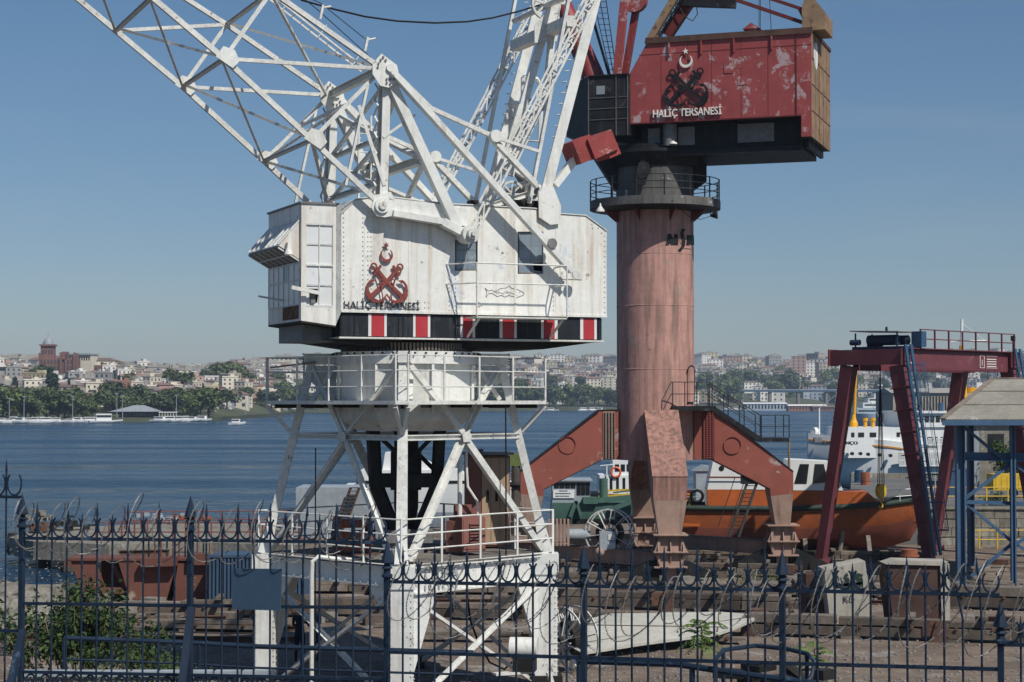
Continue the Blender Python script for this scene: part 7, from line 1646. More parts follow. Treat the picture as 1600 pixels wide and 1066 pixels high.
beam_run('pale plank-topped slipway beam running behind the dark beams', 455, 1480, 75.5, 73.5, .5, 1.2, mat=M_wood2, feet=False)
beam_run('low grey timber track below the right leg of the red crane', 1050, 1240, 83, 82, .55, .7, mat=M_wood2, feet=False)
beam_run('long low timber track left of the near foot of the red crane', 640, 1005, 79, 78.5, .45, .7, feet=False)
for lb, a_, b_, D_, h_, m_ in (('brown timber sleeper line behind the tilted pale panel', 870, 1250, 65, .35, M_wood), ('grey plank edge between the two red crane tie beams', 880, 1250, 88, .45, M_wood2), ('brown staging beam left of the white crane below the container', 190, 415, 68, .4, M_wood), ('low plank staging in front of the rusty hull section', 190, 420, 63.5, .3, M_wood2),
        ('dark timber baulk line under the pilot boat cradle', 1060, 1440, 91, .4, M_wood), ('pale concrete slip edge left of the red crane near foot', 640, 1000, 84, .5, M_conc), ('low brown timber edge behind the graffiti block', 1230, 1480, 78, .4, M_wood), ('second low plank edge beyond the near slipway beam', 620, 1160, 60.5, .22, M_wood2)):
    beam_run(lb, a_, b_, D_, D_ - .8, h_, .5, mat=m_, feet=False)
for i, (p0, p1, D, w_) in enumerate(((620, 1500, 72, .12), (620, 1500, 76.6, .12), (-60, 480, 61, .12), (-60, 480, 64, .12))):
    mb = MB(); mb.beam((XD(p0, D), D, .1), (XD(p1, D), D - .6, .1), .14, .16, shape='I', t=.03); o = mb.build('rail', M_rustp)
    solo(o, ['rusty rail track just behind the dark slipway beams', 'rusty rail track farther back past the plank beams', 'nearest rusty rail on the bottom left yard ground', 'second rusty rail on the bottom left yard ground'][i], 'rail')
# debris: planks, stones, sleepers
R.seed(9)
for i in range(150):
    px = R.uniform(100, 1600); D = R.choice([R.uniform(64, 78), R.uniform(78, 96)])
    if 610 < px < 870 and D < 60: continue
    x = XD(px, D); ln = R.uniform(.5, 2.6); a = R.gauss(0, .35); kind = R.random(); z = R.uniform(.0, .1)
    fr = Frame(x, D, math.degrees(a), 0); mb = MB()
    if kind < .5: mb.box((-ln / 2, -.12, z), (ln / 2, .12, z + .12)); n, m, c = 'loose_plank', R.choice([M_wood, M_wood2]), 'plank'
    elif kind < .8: mb.box((-.4, -.3, 0), (.4, .3, R.uniform(.25, .5))); n, m, c = 'timber_block', R.choice([M_wood, M_wood2, M_conc, M_rustp]), 'block'
    else: mb.beam((-ln / 2, 0, .14), (ln / 2, 0, .16), .2, .26, shape='I', t=.03); n, m, c = 'scrap_girder', M_rustp, 'girder'
    o = mb.build(n, m); o.location = fr.o; o.rotation_euler = (0, 0, fr.yaw)
    zone = 'left of the white crane' if px < 420 else 'between the white crane legs' if px < 860 else 'under the red crane' if px < 1260 else 'right of the red crane'
    g = '%s lying on the slipway %s' % ({'loose_plank': 'weathered loose plank', 'timber_block': 'rough squared block', 'scrap_girder': 'rusty scrap girder'}[n], zone); tag(o, g, c, g + ' (debris)')
mb = MB()
for i in range(5200):
    px = R.uniform(-50, 1650); D = 52 + 48 * R.random() ** 1.6; x = XD(px, D); s = R.uniform(.015, .05); z = 0
    mb.cbox((x, D, s * .4), (s * R.uniform(1, 3), s * R.uniform(1, 2), s * .8), R.uniform(0, 3))
o = mb.build('gravel', paint('pale gravel chips', (.34, .32, .30), .9, .3, rnd=.3, bump=0), kind='stuff'); tag(o, 'pale chips and grit strewn over the yard concrete')
# white tilted panel
P = [(887, 981, .62), (951, 963, .66), (1126, 960, .6), (1190, 966, .55), (1147, 985, .42), (1120, 994, .36), (1003, 1009, .28), (915, 1023, .22), (866, 1017, .3)]
pts = [atZ(x, y, z) for x, y, z in P]; mb = MB(); mb.prism(pts, (0, 0, .09)); M_pl = paint('weathered white plywood', srgb('#b9b8ae'), .8, .12, dirt=.4, scale=1.2, streak=.2, streakcol=(.25, .24, .2), bump=.3); o = mb.build('ply_panel', M_pl)
solo(o, 'large flat pale panel lying tilted on the yard right of the white crane', 'panel')
mb = MB(); 
for a, b in ((pts[1], pts[6]), (pts[0], pts[4]), (pts[2], pts[5]), (pts[8], pts[3])): mb.beam(a.lerp(b, .04) + V((0, 0, .1)), b.lerp(a, .04) + V((0, 0, .1)), .05, .03)
mb.build('batten', M_wood, o, kind='stuff'); mb = MB(); q = atZ(1120, 996, .0); mb.beam(q, q + V((-.1, .1, .5)), .08, .08); mb.beam(pts[7] - V((0, 0, .3)), pts[7] - V((0, -.3, 0)), .1, .1); mb.build('prop', M_wood2, o, kind='stuff')
# concrete / steel blocks with graffiti
def slab(name, label, D, quad, dep, mat, side=None, cat='block'):
    P = [V((XD(x, D), D, EYE + (625 - y) * D / FP)) for x, y in quad]; mb = MB(); mb.prism(P, (0, dep, 0)); o = mb.build(name, mat); solo(o, label, cat); return o
M_wblk = paint('chipped white concrete', srgb('#aaa69b'), .85, .15, rust=.2, rustcol=(.20, .12, .08), streak=.4, streakcol=(.2, .13, .09), dirt=.3, scale=1.2, bump=.5)
M_bblk = paint('brown stained steel', (.075, .045, .038), .8, .3, chalk=.15, chalkcol=(.35, .28, .2), rust=.3, scale=1.1, bump=.3)
g1 = slab('keel_block', 'pale leaning keel block with dark graffiti beside the gantry foot', 64, [(1296, 978), (1362, 975), (1350, 876), (1286, 889)], 1.3, M_wblk)
D = 63.97; tx = lambda x, y: V((XD(x, D), D, EYE + (625 - y) * D / FP)); 
textm('KB', tx(1316, 940), tx(1333, 938) - tx(1316, 940), V((0, 0, .22)), (0, -.01, 0), M_let, g1)
mb = MB()
for pts_ in ([(1300, 905), (1308, 898), (1312, 915), (1302, 918)], [(1312, 900), (1322, 893), (1330, 920), (1318, 922)], [(1330, 893), (1346, 896), (1347, 920), (1334, 922)], [(1302, 912), (1345, 908), (1346, 912), (1303, 917)]): mb.prism([tx(*p) for p in pts_], (0, -.008, 0))
mb.build('graffiti', paint('green black graffiti', (.02, .04, .035), .7, .2, chalk=.4, scale=5), g1)
slab('keel_block', 'dark rusty keel block left of the pale graffiti block', 65, [(1256, 975), (1292, 975), (1288, 893), (1258, 897)], 1.1, M_bblk)
g2_ = slab('keel_block', 'big brown steel-faced block with a chalky white right side', 63.5, [(1394, 977), (1468, 977), (1466, 883), (1383, 881)], 1.6, M_bblk)
D = 63.4; mb = MB(); mb.prism([tx(1469, 977), tx(1482, 974), tx(1481, 880), tx(1467, 882)], (0, 1.3, 0)); mb.build('white_side', M_wblk, g2_); mb = MB(); mb.prism([tx(1383, 881), tx(1466, 883), tx(1480, 877), tx(1400, 875)], (0, 1.2, 0)); mb.build('top_slab', M_wblk, g2_)
p = atY(1421, 874, 66); mb = MB(); mb.tube(p + V((0, 0, -.2)), p + V((0, 0, .36)), .3, 14); mb.tube(p + V((0, 0, .1)), p + V((0, 0, .16)), .36, 14); o = mb.build('rusty_bollard', M_orr, smooth=30); solo(o, 'orange rusty drum standing on the big brown block', 'drum')
# cable reel, motor, boxes on the red crane's front beam (walkway)
def reel(label, px, py, D, r_, yaw, mat, sp=10, par=None):
    p = atY(px, py, D); fr = Frame(p.x, p.y, yaw, p.z); t = thing('cable_reel', label, 'reel', fr)
    for v in (-.28, .28): wheel((0, v, 0), (0, 1, 0), r_, 'rim', mat, sp, .04, .06, parent=t)
    mb = MB(); mb.disc((0, 0, 0), (0, 1, 0), r_ * .55, .5, 20, r_ * .4); mb.tube((0, -.4, 0), (0, .4, 0), .09, 10); mb.build('hub', M_dsteel, t, smooth=30); return t
reel('large grey spoked cable reel standing on the red crane walkway beam', 953, 833, 83.2, 1.12, -20, M_wsteel)
reel('spoked white cable reel behind the right leg of the white crane', 889, 1000, 54, 1.0, -50, M_wsteel, 12)
t, fr = yardt('motor_drum', 'small grey finned motor lying on the red crane walkway', 'motor', 902, 849, 1.45); q = fr
mb = MB(); mb.tube((-.5, 0, .0), (.45, 0, 0), .28, 14); mb.tube((.45, 0, 0), (.6, 0, 0), .2, 12); mb.build('body', M_hullg, t, smooth=30); mb = MB(); mb.box((-.4, -.25, -.35), (.3, .25, -.2)); mb.build('base', M_dsteel, t); t.location = atY(902, 836, 83.5)
o = MB(); p = atY(949, 845, 82.3); o.cbox((0, 0, 0), (.72, .6, .82)); bx_ = o.build('switch_box', M_hullg); bx_.location = p; solo(bx_, 'pale grey switch box in front of the large cable reel', 'box'); mb = MB()
for k in (-.2, .18): mb.box((.02, -.33, k - .13), (.33, -.3, k + .13))
mb.build('vent_panel', M_wsteel, bx_, kind='stuff')
o = MB(); 
for k in range(6): o.cbox((-.42 + k * .17, 0, 0), (.1, .35, 1.2))
bx_ = o.build('radiator', M_legp, kind='stuff'); bx_['kind'] = 'thing'; bx_.location = atY(873, 832, 82.8); solo(bx_, 'upright ribbed pinkish radiator at the left end of the walkway beam', 'radiator')
mb = MB(); mb.sphere((0, 0, 0), .22, 12, 8); o = mb.build('buffer', M_legp, smooth=60); o.location = atY(937, 863, 80.6); solo(o, 'round pinkish buffer knob on the walkway beam of the red crane', 'buffer')
# tank beside the white crane's right leg
t, fr = yardt('motor_tank', 'white cylindrical tank lying beside the white crane right leg', 'tank', 835, 1030, 0, -8); t.location = atY(820, 1012, 49.5); mb = MB(); mb.tube((-.4, 0, 0), (.35, 0, 0), .28, 22); mb.build('shell', M_white, t, smooth=30); mb = MB(); mb.box((-.3, -.25, -.62), (.3, .25, -.25)); mb.build('saddle', M_dsteel, t)
t.parent = None
mb = MB(); p = W.loc(t.location); mb.beam(V((p.x - .9, p.y, p.z - .66)), V((p.x + .4, p.y, p.z - .66)), .3, .06); wp('tank_shelf', mb, M_wsteel); mb = MB(); mb.beam(V((p.x + .7, p.y, p.z - .7)), V((p.x + .9, p.y, -p.z * 0)), .12, .12); wp('shelf_leg', mb, M_wsteel)
# on the white crane deck
def deckbox(label, name, cat, px0, px1, py0, py1, Y, dep, mat, yaw=0):
    a, b = atY(px0, py1, Y), atY(px1, py0, Y); fr = Frame(a.x, a.y, yaw, a.z); t = thing(name, label, cat, fr); mb = MB(); mb.box((0, 0, 0), (b.x - a.x, dep, b.z - a.z)); return t, mb.build('body', mat, t), b.x - a.x, b.z - a.z
t, b_, w_, h_ = deckbox('faded red electrical cabinet with louvres on the white crane deck', 'electrical_cabinet', 'cabinet', 722, 762, 809, 862, 49.6, .9, M_cabr, 25)
for k in range(7): mb = MB(); mb.box((w_ * .3, -.07, h_ * (.25 + k * .09)), (w_ * .85, -.016, h_ * (.285 + k * .09))); mb.build('louvre', M_cabr, t)
mb = MB(); mb.box((w_ * .06, -.015, .06), (w_ * .94, -.001, h_ - .06)); mb.build('door', M_cabr, t)
mb = MB(); mb.box((-w_ * .01, .02, .02), (w_ + .03, .95, h_ + .03)); 
t, b_, w_, h_ = deckbox('smaller faded red cabinet with open flap left of the louvred one', 'electrical_cabinet', 'cabinet', 697, 720, 814, 862, 50.1, .7, M_cabr, -30); mb = MB(); mb.box((w_ * .3, -.03, h_ * .4), (w_ * .5, 0, h_ * .48)); mb.build('handle', M_dsteel, t)
t, b_, w_, h_ = deckbox('tall red and tan steel switch cabinet at the back of the white crane deck', 'switch_cabinet', 'cabinet', 728, 797, 713, 854, 52.0, 1.1, M_cabr, 4)
for i, (a, b) in enumerate(((.36, .56), (.57, .76), (.77, .97))):
    mb = MB(); mb.box((w_ * a, -.03, .05), (w_ * b, -.002, h_ - .05)); d_ = mb.build('door', M_tan, t); mb = MB(); mb.box((w_ * b - .12, -.06, h_ * .5), (w_ * b - .05, -.031, h_ * .62)); mb.build('handle', M_dsteel, d_)
mb = MB(); mb.box((-.3, -.2, h_ + .04), (w_ + .1, 1.2, h_ + .1)); mb.box((w_ * .3, .2, h_ + .001), (w_ * .4, .4, h_ + .2)); mb.build('top_plate', M_grey, t)
cp = atY(552, 836, 50.3); fr = Frame(cp.x, cp.y, 15, cp.z); t = thing('chain_winch', 'orange rusty chain winch on the left side of the white crane deck', 'winch', fr)
for x in (-.45, .4): mb = MB(); mb.disc((x, 0, 0), (1, .0, 0), .55, .12, 20, .2); mb.build('side_wheel', M_orr, t)
for k in range(6): a = k * pi / 3; mb = MB(); mb.cbox((0, .36 * cos(a), .36 * sin(a)), (.8, .2, .2)); mb.build('drum_bar', M_orr, t)
mb = MB(); mb.tube((-.6, 0, 0), (.6, 0, 0), .14, 10); mb.box((-.65, -.5, -.68), (.65, .5, -.5)); mb.build('shaft_and_bed', M_rustp, t)
p = atY(742, 806, 50.5); mb = MB(); mb.cbox((0, 0, 0), (.5, .4, .5)); o = mb.build('junction_box', M_cabr); o.location = atY(723, 803, 50.9); solo(o, 'small dull red junction box below the bent pipe on the crane deck', 'box')
# left: barge section, container, pier
t = thing('hull_section', 'rusty brown ship hull section standing on the yard at the left', 'hull section', V((XD(110, 72.5), 72.5, 0))); k = 72.5 / FP; xx = lambda px: (px - 110) * k; zz = lambda py: EYE + (625 - py) * k
mb = MB(); mb.prism([(xx(128), 0, zz(927)), (xx(190), 0, zz(935)), (xx(323), 0, zz(939)), (xx(325), 0, zz(872)), (xx(110), 0, zz(872))][::-1], (0, 1.6, 0)) if False else None
def hp(pts, nm, y0=0, dep=.08, mat=M_hrust): mb = MB(); mb.prism([(xx(a), y0, zz(b)) for a, b in pts], (0, dep, 0)); return mb.build(nm, mat, t)
hp([(112, 873), (150, 873), (167, 917), (190, 917), (198, 925), (175, 932), (132, 929)], 'shell_plate'); hp([(186, 872), (226, 872), (226, 936), (205, 936), (200, 917)], 'shell_plate', -.05)
hp([(226, 880), (277, 880), (262, 938), (226, 940)], 'shell_plate'); hp([(280, 878), (328, 880), (328, 936), (272, 940)], 'shell_plate', -.03); hp([(225, 871), (280, 868), (280, 882), (225, 884)], 'top_girder', -.45, .5); hp([(298, 864), (328, 864), (328, 881), (298, 881)], 'top_girder', -.3, .4)
hp([(104, 874), (114, 874), (114, 886), (104, 884)], 'lug', -.1); hp([(152, 918), (190, 918), (190, 926), (152, 926)], 'bottom_plate', -.1, .5); hp([(150, 874), (326, 874), (326, 938), (150, 938)], 'inner_bulkhead', 1.2, .05)
hp([(108, 871), (330, 871), (330, 875), (108, 875)], 'top_flange', -.1, 1.5); hp([(168, 876), (176, 876), (198, 920), (190, 920)], 'inner_frame', .4, .1); hp([(240, 884), (248, 884), (262, 925), (256, 925)], 'inner_frame', .3, .1)
for i in range(11): x = xx(232 + i * 9.5); mb = MB(); mb.tube((x, .3, zz(872)), (x, .3, zz(845)), .035, 5); mb.build('stanchion', M_hrust if i % 3 else M_dsteel, t)
ct = thing('blue_container', 'blue corrugated container behind the blue sign board on the fence', 'container', V((XD(327, 71), 71, 0))); k = 71 / FP; w_ = (478 - 327) * k; h_ = EYE + (625 - 866) * k
mb = MB(); mb.box((.02, .08, .1), (w_ - .02, 2.4, h_ - .06)); mb.build('core', M_cont, ct)
for i in range(26): mb = MB(); x = w_ * (i + .2) / 26; mb.box((x, .0, .14), (x + w_ * .55 / 26, .079, h_ - .12)); mb.build('corrugation', M_cont, ct)
mb = MB(); mb.box((0, -.03, h_ - .11), (w_, .1, h_)); mb.box((0, -.03, .02), (w_, .1, .13)); mb.build('frame', M_cont, ct)
# pier
D0 = 99.5; pz_ = .45
P = [atZ(14, 840, pz_), atZ(52, 846, pz_), atZ(170, 851, pz_), atZ(330, 848, pz_), atZ(470, 852, pz_), atZ(470, 818, pz_), atZ(260, 818, pz_), atZ(60, 826, pz_)]
t = thing('concrete_pier', 'old crumbling concrete pier on piles reaching into the water at the left', 'pier', V((0, 0, 0)))
mb = MB(); mb.prism([p - V((0, 0, .95)) for p in P], (0, 0, .95)); recalc(mb.build('deck', M_conc, t)); 
for x, y in ((58, 862), (95, 868), (140, 870), (185, 872), (100, 850), (150, 852)): p = atZ(x, y, 0); mb = MB(); mb.tube((p.x, p.y + 1.5, -2.2), (p.x, p.y + 1.5, -.5), .38, 10); mb.build('pile', M_dsteel, t)
p = atZ(22, 846, 0); mb = MB(); mb.disc((p.x - .1, p.y, -.15), (1, .2, 0), .62, .5, 18, .3); o = mb.build('tyre_fender', M_cable); solo(o, 'black tyre fender hanging on the tip of the concrete pier', 'tyre')
M_rrail = paint('red pier rail paint', (.20, .06, .048), .7, .2, rust=.2)
t = thing('pier_railing', 'red guard railing standing on the left pier edge', 'railing', V((0, 0, 0)))
a, b = atZ(150, 846, pz_), atZ(470, 846, pz_)
for z in (.5, 1.0): mb = MB(); mb.tube(a + V((0, 0, z)), b + V((0, 0, z)), .035, 5); mb.build('rail', M_rrail, t)
for i in range(17): e = a.lerp(b, i / 16); mb = MB(); mb.beam(e, e + V((0, 0, 1.05)), .08, .08); mb.build('post', M_rrail, t)
t = thing('pier_railing', 'farther red guard railing on the back edge of the pier', 'railing', V((0, 0, 0))); a, b = atZ(195, 827, pz_), atZ(470, 824, pz_)
for z in (.5, 1.0): mb = MB(); mb.tube(a + V((0, 0, z)), b + V((0, 0, z)), .035, 5); mb.build('rail', M_rrail, t)
for i in range(12): e = a.lerp(b, i / 11); mb = MB(); mb.beam(e, e + V((0, 0, 1.05)), .08, .08); mb.build('post', M_rrail, t)
for i, (x, y, s, m, l) in enumerate(((68, 832, .9, M_rustp, 'rusty scrap pile with a grey post at the pier tip'), (92, 828, 1.3, M_dsteel, 'dark heap of rope and netting on the pier'), (292, 815, 1.4, M_orr, 'rusty machine parts heaped beside the third fence post'), (112, 829, 1.0, M_dsteel, 'second dark rope heap on the pier'), (245, 818, 1.3, M_hullg, 'pale grey scrap plates on the back of the pier'), (60, 815, .8, M_conc, 'small concrete bollard at the pier tip'))):
    p = atZ(x, y, pz_); mb = MB()
    for k in range(16): mb.cbox((R.gauss(0, s * .5), R.gauss(0, .4), .15 + abs(R.gauss(0, .2))), (R.uniform(.2, s * .7), R.uniform(.1, .5), R.uniform(.06, .3)), R.uniform(0, 3))
    o = mb.build('scrap_heap', m, kind='stuff'); o['kind'] = 'thing'; o.location = (p.x, p.y, pz_); solo(o, l, 'scrap heap')
# brick stacks near the left crane leg
R.seed(4)
for i, (x, y, n, m, l) in enumerate(((545, 912, 4, M_brickr, 'orange brown brick pier stub seen through the white crane'), (500, 918, 5, M_conc, 'low pale stone wall seen left of the near crane leg'))):
    p = atZ(x, y + 8, 0); t = thing('masonry_stub', l, 'wall', p)
    for r_ in range(6):
        for c in range(7): mb = MB(); mb.box((c * .42 + (r_ % 2) * .2 - 1.4, R.uniform(0, .05), r_ * .22), (c * .42 + (r_ % 2) * .2 - 1.0, .5, r_ * .22 + .2)); mb.build('brick', m if R.random() < .7 else M_brickr, t)
# rubble slope bottom left
R.seed(8)
for i in range(26):
    px = R.uniform(-20, 75); D = R.uniform(62, 73); s = R.uniform(.4, 1.1); o = MB(); o.sphere((0, 0, 0), s, 7, 5, .6); o.v = [(x * R.uniform(.8, 1.2), y * R.uniform(.8, 1.2), z * R.uniform(.8, 1.2)) for x, y, z in o.v]; o = o.build('boulder', M_conc); o.location = (XD(px, D), D, s * .25); tag(o, 'pale rough boulder on the shore at the lower left corner', 'rock', 'pale rough boulders on the shore at the lower left corner')
for i, (x, y, m) in enumerate(((24, 932, M_conc),)):
    p = atZ(x, 945, 0); mb = MB(); mb.box((-1.6, -.4, 0), (1.9, .4, .75)); o = mb.build('quay_edge_block', m); o.location = p; solo(o, 'long pale concrete kerb block at the water edge on the far left', 'block')
mb = MB(); mb.cbox((0, 0, .15), (.5, .3, .3)); o = mb.build('yellow_canister', M_yel); o.location = atZ(15, 980, 0); solo(o, 'yellow canister on the ground at the lower left corner', 'canister')
mb = MB(); mb.prism([(-9, 20, 4.1), (-5.2, 21, 4.1), (-5.2, 26, 2.0), (-11, 26, 2.2)], (0, 0, .2))
# dock wall right: stone blocks
R.seed(12)
Dw = 100.9; t = thing('dock_wall', 'stained pale stone dock wall below the upper quay on the right', 'wall', V((XD(1438, Dw), Dw, 0)))
Wd = XD(1640, Dw) - XD(1438, Dw); nr_ = 4
for r_ in range(nr_):
    x = -R.uniform(0, .8); zb0 = -.05 + r_ * .5
    while x < Wd:
        l_ = R.uniform(.9, 1.7); mb = MB(); mb.box((max(0, x) + .015, -.12 - R.uniform(0, .06), zb0 + .012), (x + l_ - .015, .09, zb0 + .488)); mb.build('stone', M_stone, t); x += l_
mb = MB(); mb.box((-.1, -.25, 1.96), (Wd, .4, 2.06)); mb.build('coping', M_conc, t)
def yrail(label, a, b, n, z, mat=M_yel, h=1.0, rows=2):
    t = thing('guard_railing', label, 'railing', V((a[0], a[1], z))); A_, B_ = V((0, 0, 0)), V((b[0] - a[0], b[1] - a[1], 0))
    for k in range(rows): mb = MB(); mb.tube(A_ + V((0, 0, h * (k + 1) / rows)), B_ + V((0, 0, h * (k + 1) / rows)), .03, 5); mb.build('rail', mat, t)
    for i in range(n + 1): e = A_.lerp(B_, i / n); mb = MB(); mb.beam(e, e + V((0, 0, h + .02)), .07, .07); mb.build('post', mat, t)
yrail('yellow guard railing at the foot of the stone dock wall', (XD(1500, 98), 98), (XD(1640, 98), 98), 5, 0)
yrail('yellow guard railing along the top of the dock wall', (XD(1440, 103), 103), (XD(1640, 103), 103), 6, 2.06)
yrail('thin grey railing at the quay corner behind the blue shed column', (XD(1420, 125), 125), (XD(1500, 125), 125), 4, 2.0, M_hullg)
# blue shed with cement roof
Sx, Sy = XD(1499, 78.5), 78.5; t = thing('open_shed', 'open blue steel shed with a grey corrugated roof at the right edge', 'shed', V((Sx, Sy, 0))); k = 78.5 / FP; ze = EYE + (625 - 654) * k
for i, (px, D, w_) in enumerate(((1499, 78.5, .38), (1581, 78.3, .22), (1640, 78.2, .3), (1515, 88, .3), (1660, 88, .3))): mb = MB(); x = XD(px, D) - Sx; mb.beam((x, D - Sy, 0), (x, D - Sy, ze), w_, w_, shape='H', t=.06); mb.build('column', M_blue, t)
def sb_(a, b, w_=.2, nm='brace', y=0.0): mb = MB(); mb.beam((XD(a[0], 78.5) - Sx, y, EYE + (625 - a[1]) * k), (XD(b[0], 78.5) - Sx, y, EYE + (625 - b[1]) * k), w_, w_, shape='L', t=.05); mb.build(nm, M_blue, t)
sb_((1508, 713), (1640, 715), .36, 'girt'); sb_((1507, 784), (1640, 788), .16, 'girt'); sb_((1497, 914), (1640, 927), .22, 'sill_beam', -.3); sb_((1485, 660), (1640, 662), .2, 'eave_beam')
for a, b in (((1507, 668), (1578, 728)), ((1507, 778), (1578, 725)), ((1584, 725), (1640, 765)), ((1507, 786), (1578, 845)), ((1515, 900), (1578, 850)), ((1584, 850), (1640, 815)), ((1584, 850), (1640, 880))): sb_(a, b, .13)
mb = MB(); a = V((XD(1470, 77.5) - Sx, -1.2, ze - .05)); b = V((XD(1700, 77.5) - Sx, -1.2, ze - .05)); c = V((XD(1700, 86) - Sx, 5.0, ze + 1.75)); d = V((XD(1552, 83.5) - Sx, 5.0, ze + 1.75))
e = V((XD(1484, 89.5) - Sx, 11.0, ze - .05)); f_ = V((b.x, 11, ze - .05)); mb.add([a, b, c, d], [(0, 1, 2, 3)]); mb.add([d, c, f_, e], [(0, 1, 2, 3)]); mb.add([a, d, e], [(0, 1, 2)]); rf = mb.build('roof', M_roofc, t)
mb = MB(); n = 60; nrm = (b - a).cross(d - a).normalized() * .05
for i in range(n):
    f = (i + .5) / n; p0 = a.lerp(b, f); t1 = d.lerp(c, f); s_t = 1.0; mb.beam(p0 + nrm * .4, p0.lerp(t1, .995) + nrm * .4, (b - a).length / n * .5, .045)
mb.build('corrugation', M_roofc, rf, kind='stuff'); mb = MB()
for q in (.33, .66): mb.beam(a.lerp(d, q) + nrm * 1.3, b.lerp(c, q) + nrm * 1.3, .06, .03)
mb.beam(a + nrm, d + nrm, .25, .05); mb.beam(d + nrm, c + nrm, .3, .06); mb.build('ridge_strip', M_wood2, rf)
mb = MB(); mb.beam(a - V((0, 0, .12)), b - V((0, 0, .12)), .1, .22); mb.build('eave_board', M_blue, t)
# things on the upper quay
def onq(px, py, z=2.0): return atZ(px, py, z)
p = onq(1575, 778); t = thing('generator_trailer', 'yellow generator trailer parked on the upper quay at the right edge', 'trailer', Frame(p.x, p.y, 3, 2.0)); mb = MB(); mb.box((-.9, 0, .45), (1.1, 1.3, 1.45)); mb.build('body', M_yel, t)
mb = MB(); mb.prism([(1.15, 0, .5), (2.4, 0, .5), (2.4, 0, 1.2), (1.9, 0, 1.5), (1.15, 0, 1.4)], (0, 1.2, 0)); mb.build('engine_cover', M_yel, t)
for x in (.3, 2.0): mb = MB(); mb.disc((x, -.05, .3), (0, 1, 0), .3, .2, 16); mb.build('wheel', M_cable, t)
for k_ in range(5): mb = MB(); mb.box((-.75 + k_ * .35, -.02, .55), (-.55 + k_ * .35, -.001, 1.35)); mb.build('side_panel', M_yel, t)
p = onq(1502, 776); t = thing('blue_bin', 'tall blue bin beside the blue shed column', 'bin', p); mb = MB(); mb.box((-.75, 0, 0), (.75, .9, 1.6)); mb.build('body', M_gblue, t); mb = MB(); mb.box((-.8, -.05, 1.6), (.8, .95, 1.7)); mb.build('lid', M_gblue, t)
p = onq(1590, 762); t = thing('quay_office', 'small grey quay building with tiled roof and barred window', 'building', Frame(p.x, p.y + 4, 0, 2.0)); k = p.y / FP
mb = MB(); mb.box((-1.8, 0, 0), (6, 6, 4.6)); wl_ = mb.build('wall', M_conc, t); mb = MB(); mb.add([(-2.3, -.5, 4.6), (6.5, -.5, 4.6), (6.5, 6.5, 4.6), (-2.3, 6.5, 4.6), (1.5, 3, 6), (3, 3, 6)], [(0, 1, 5, 4), (1, 2, 5), (2, 3, 4, 5), (3, 0, 4), (3, 2, 1, 0)]); mb.build('roof', ROOFS['red tiled'], t); wins(wl_, -1.2, 2, 2, 1.9, 3.6, -.04, .3)
mb = MB(); mb.box((-3.6, -1.6, 0), (-2.0, 0, 3.8)); mb.build('kiosk', M_hullg, t)
p = onq(1520, 752); t = thing('grey_kiosk', 'light grey metal kiosk standing at the quay edge below the ferry windows', 'kiosk', Frame(p.x, p.y, 0, 2.0)); mb = MB(); mb.box((-1.8, 0, 0), (1.8, 2, 2.6)); mb.build('body', M_hullg, t); mb = MB(); mb.box((-.4, -.05, .1), (.4, 0, 2.1)); mb.build('door', M_wsteel, t); mb = MB(); mb.tube((.8, -.4, 0), (.8, -.4, 2.2), .22, 12); mb.build('gas_cylinder', M_hullw, t)
for x, y, m, l in ((1342, 754, M_gblue, 'small blue barrel on the quay below the ferry bow'), (1352, 758, M_orr, 'small rusty barrel beside the blue barrel on the quay'), (1490, 762, M_dsteel, 'dark compressor on the quay left of the kiosk')):
    p = onq(x, y); mb = MB(); mb.tube((0, 0, 0), (0, 0, .9), .33, 12); mb.tube((0, 0, .3), (0, 0, .36), .36, 12); o = mb.build('barrel', m, smooth=30); o.location = p; solo(o, l, 'barrel')
mb = MB(); mb.box((0, 0, 0), (30, .6, .35)); o = mb.build('kerb', M_conc); o.location = onq(1330, 747); tag(o, kind='structure')
# dolphin post with green top
p = atZ(806, 768, -1); t = thing('mooring_pile', 'dark timber mooring pile with a mossy green top right of the tan cabinet', 'pile', V((XD(806, 108), 108, -1.6))); k = 108 / FP
mb = MB(); mb.tube((0, 0, 0), (0, 0, EYE + (625 - 728) * k + 1.6), .3, 10, .26); mb.build('post', M_wood, t); mb = MB(); mb.cbox((0, 0, EYE + (625 - 718) * k + 1.6), (.7, .5, .75)); mb.build('mossy_cap', paint('moss', (.13, .16, .05), .9, .4, bump=.5), t); mb = MB(); mb.path([V((.8 * cos(a), .3 * sin(a), 1.6 + EYE + (625 - 757) * k)) for a in [k_ * pi / 6 for k_ in range(12)]], .16, 6, closed=True); mb.build('tyre', M_cable, t)
# small grey hut and red crates near the pilot boat
p = atY(1113, 750, 112); t = thing('metal_hut', 'small grey metal hut with a pitched roof left of the pilot boat', 'hut', V((p.x, p.y, 0))); zt_h = EYE + (625 - 736) * 112 / FP; mb = MB(); mb.box((-1.0, 0, 0), (1.0, 1.6, zt_h)); mb.build('body', M_hullg, t); mb = MB(); mb.prism([(-1.15, -.1, zt_h), (1.15, -.1, zt_h), (1.1, -.1, zt_h + .12), (-.5, -.1, zt_h + .35)], (0, 1.8, 0)); mb.build('roof', M_hullg, t)
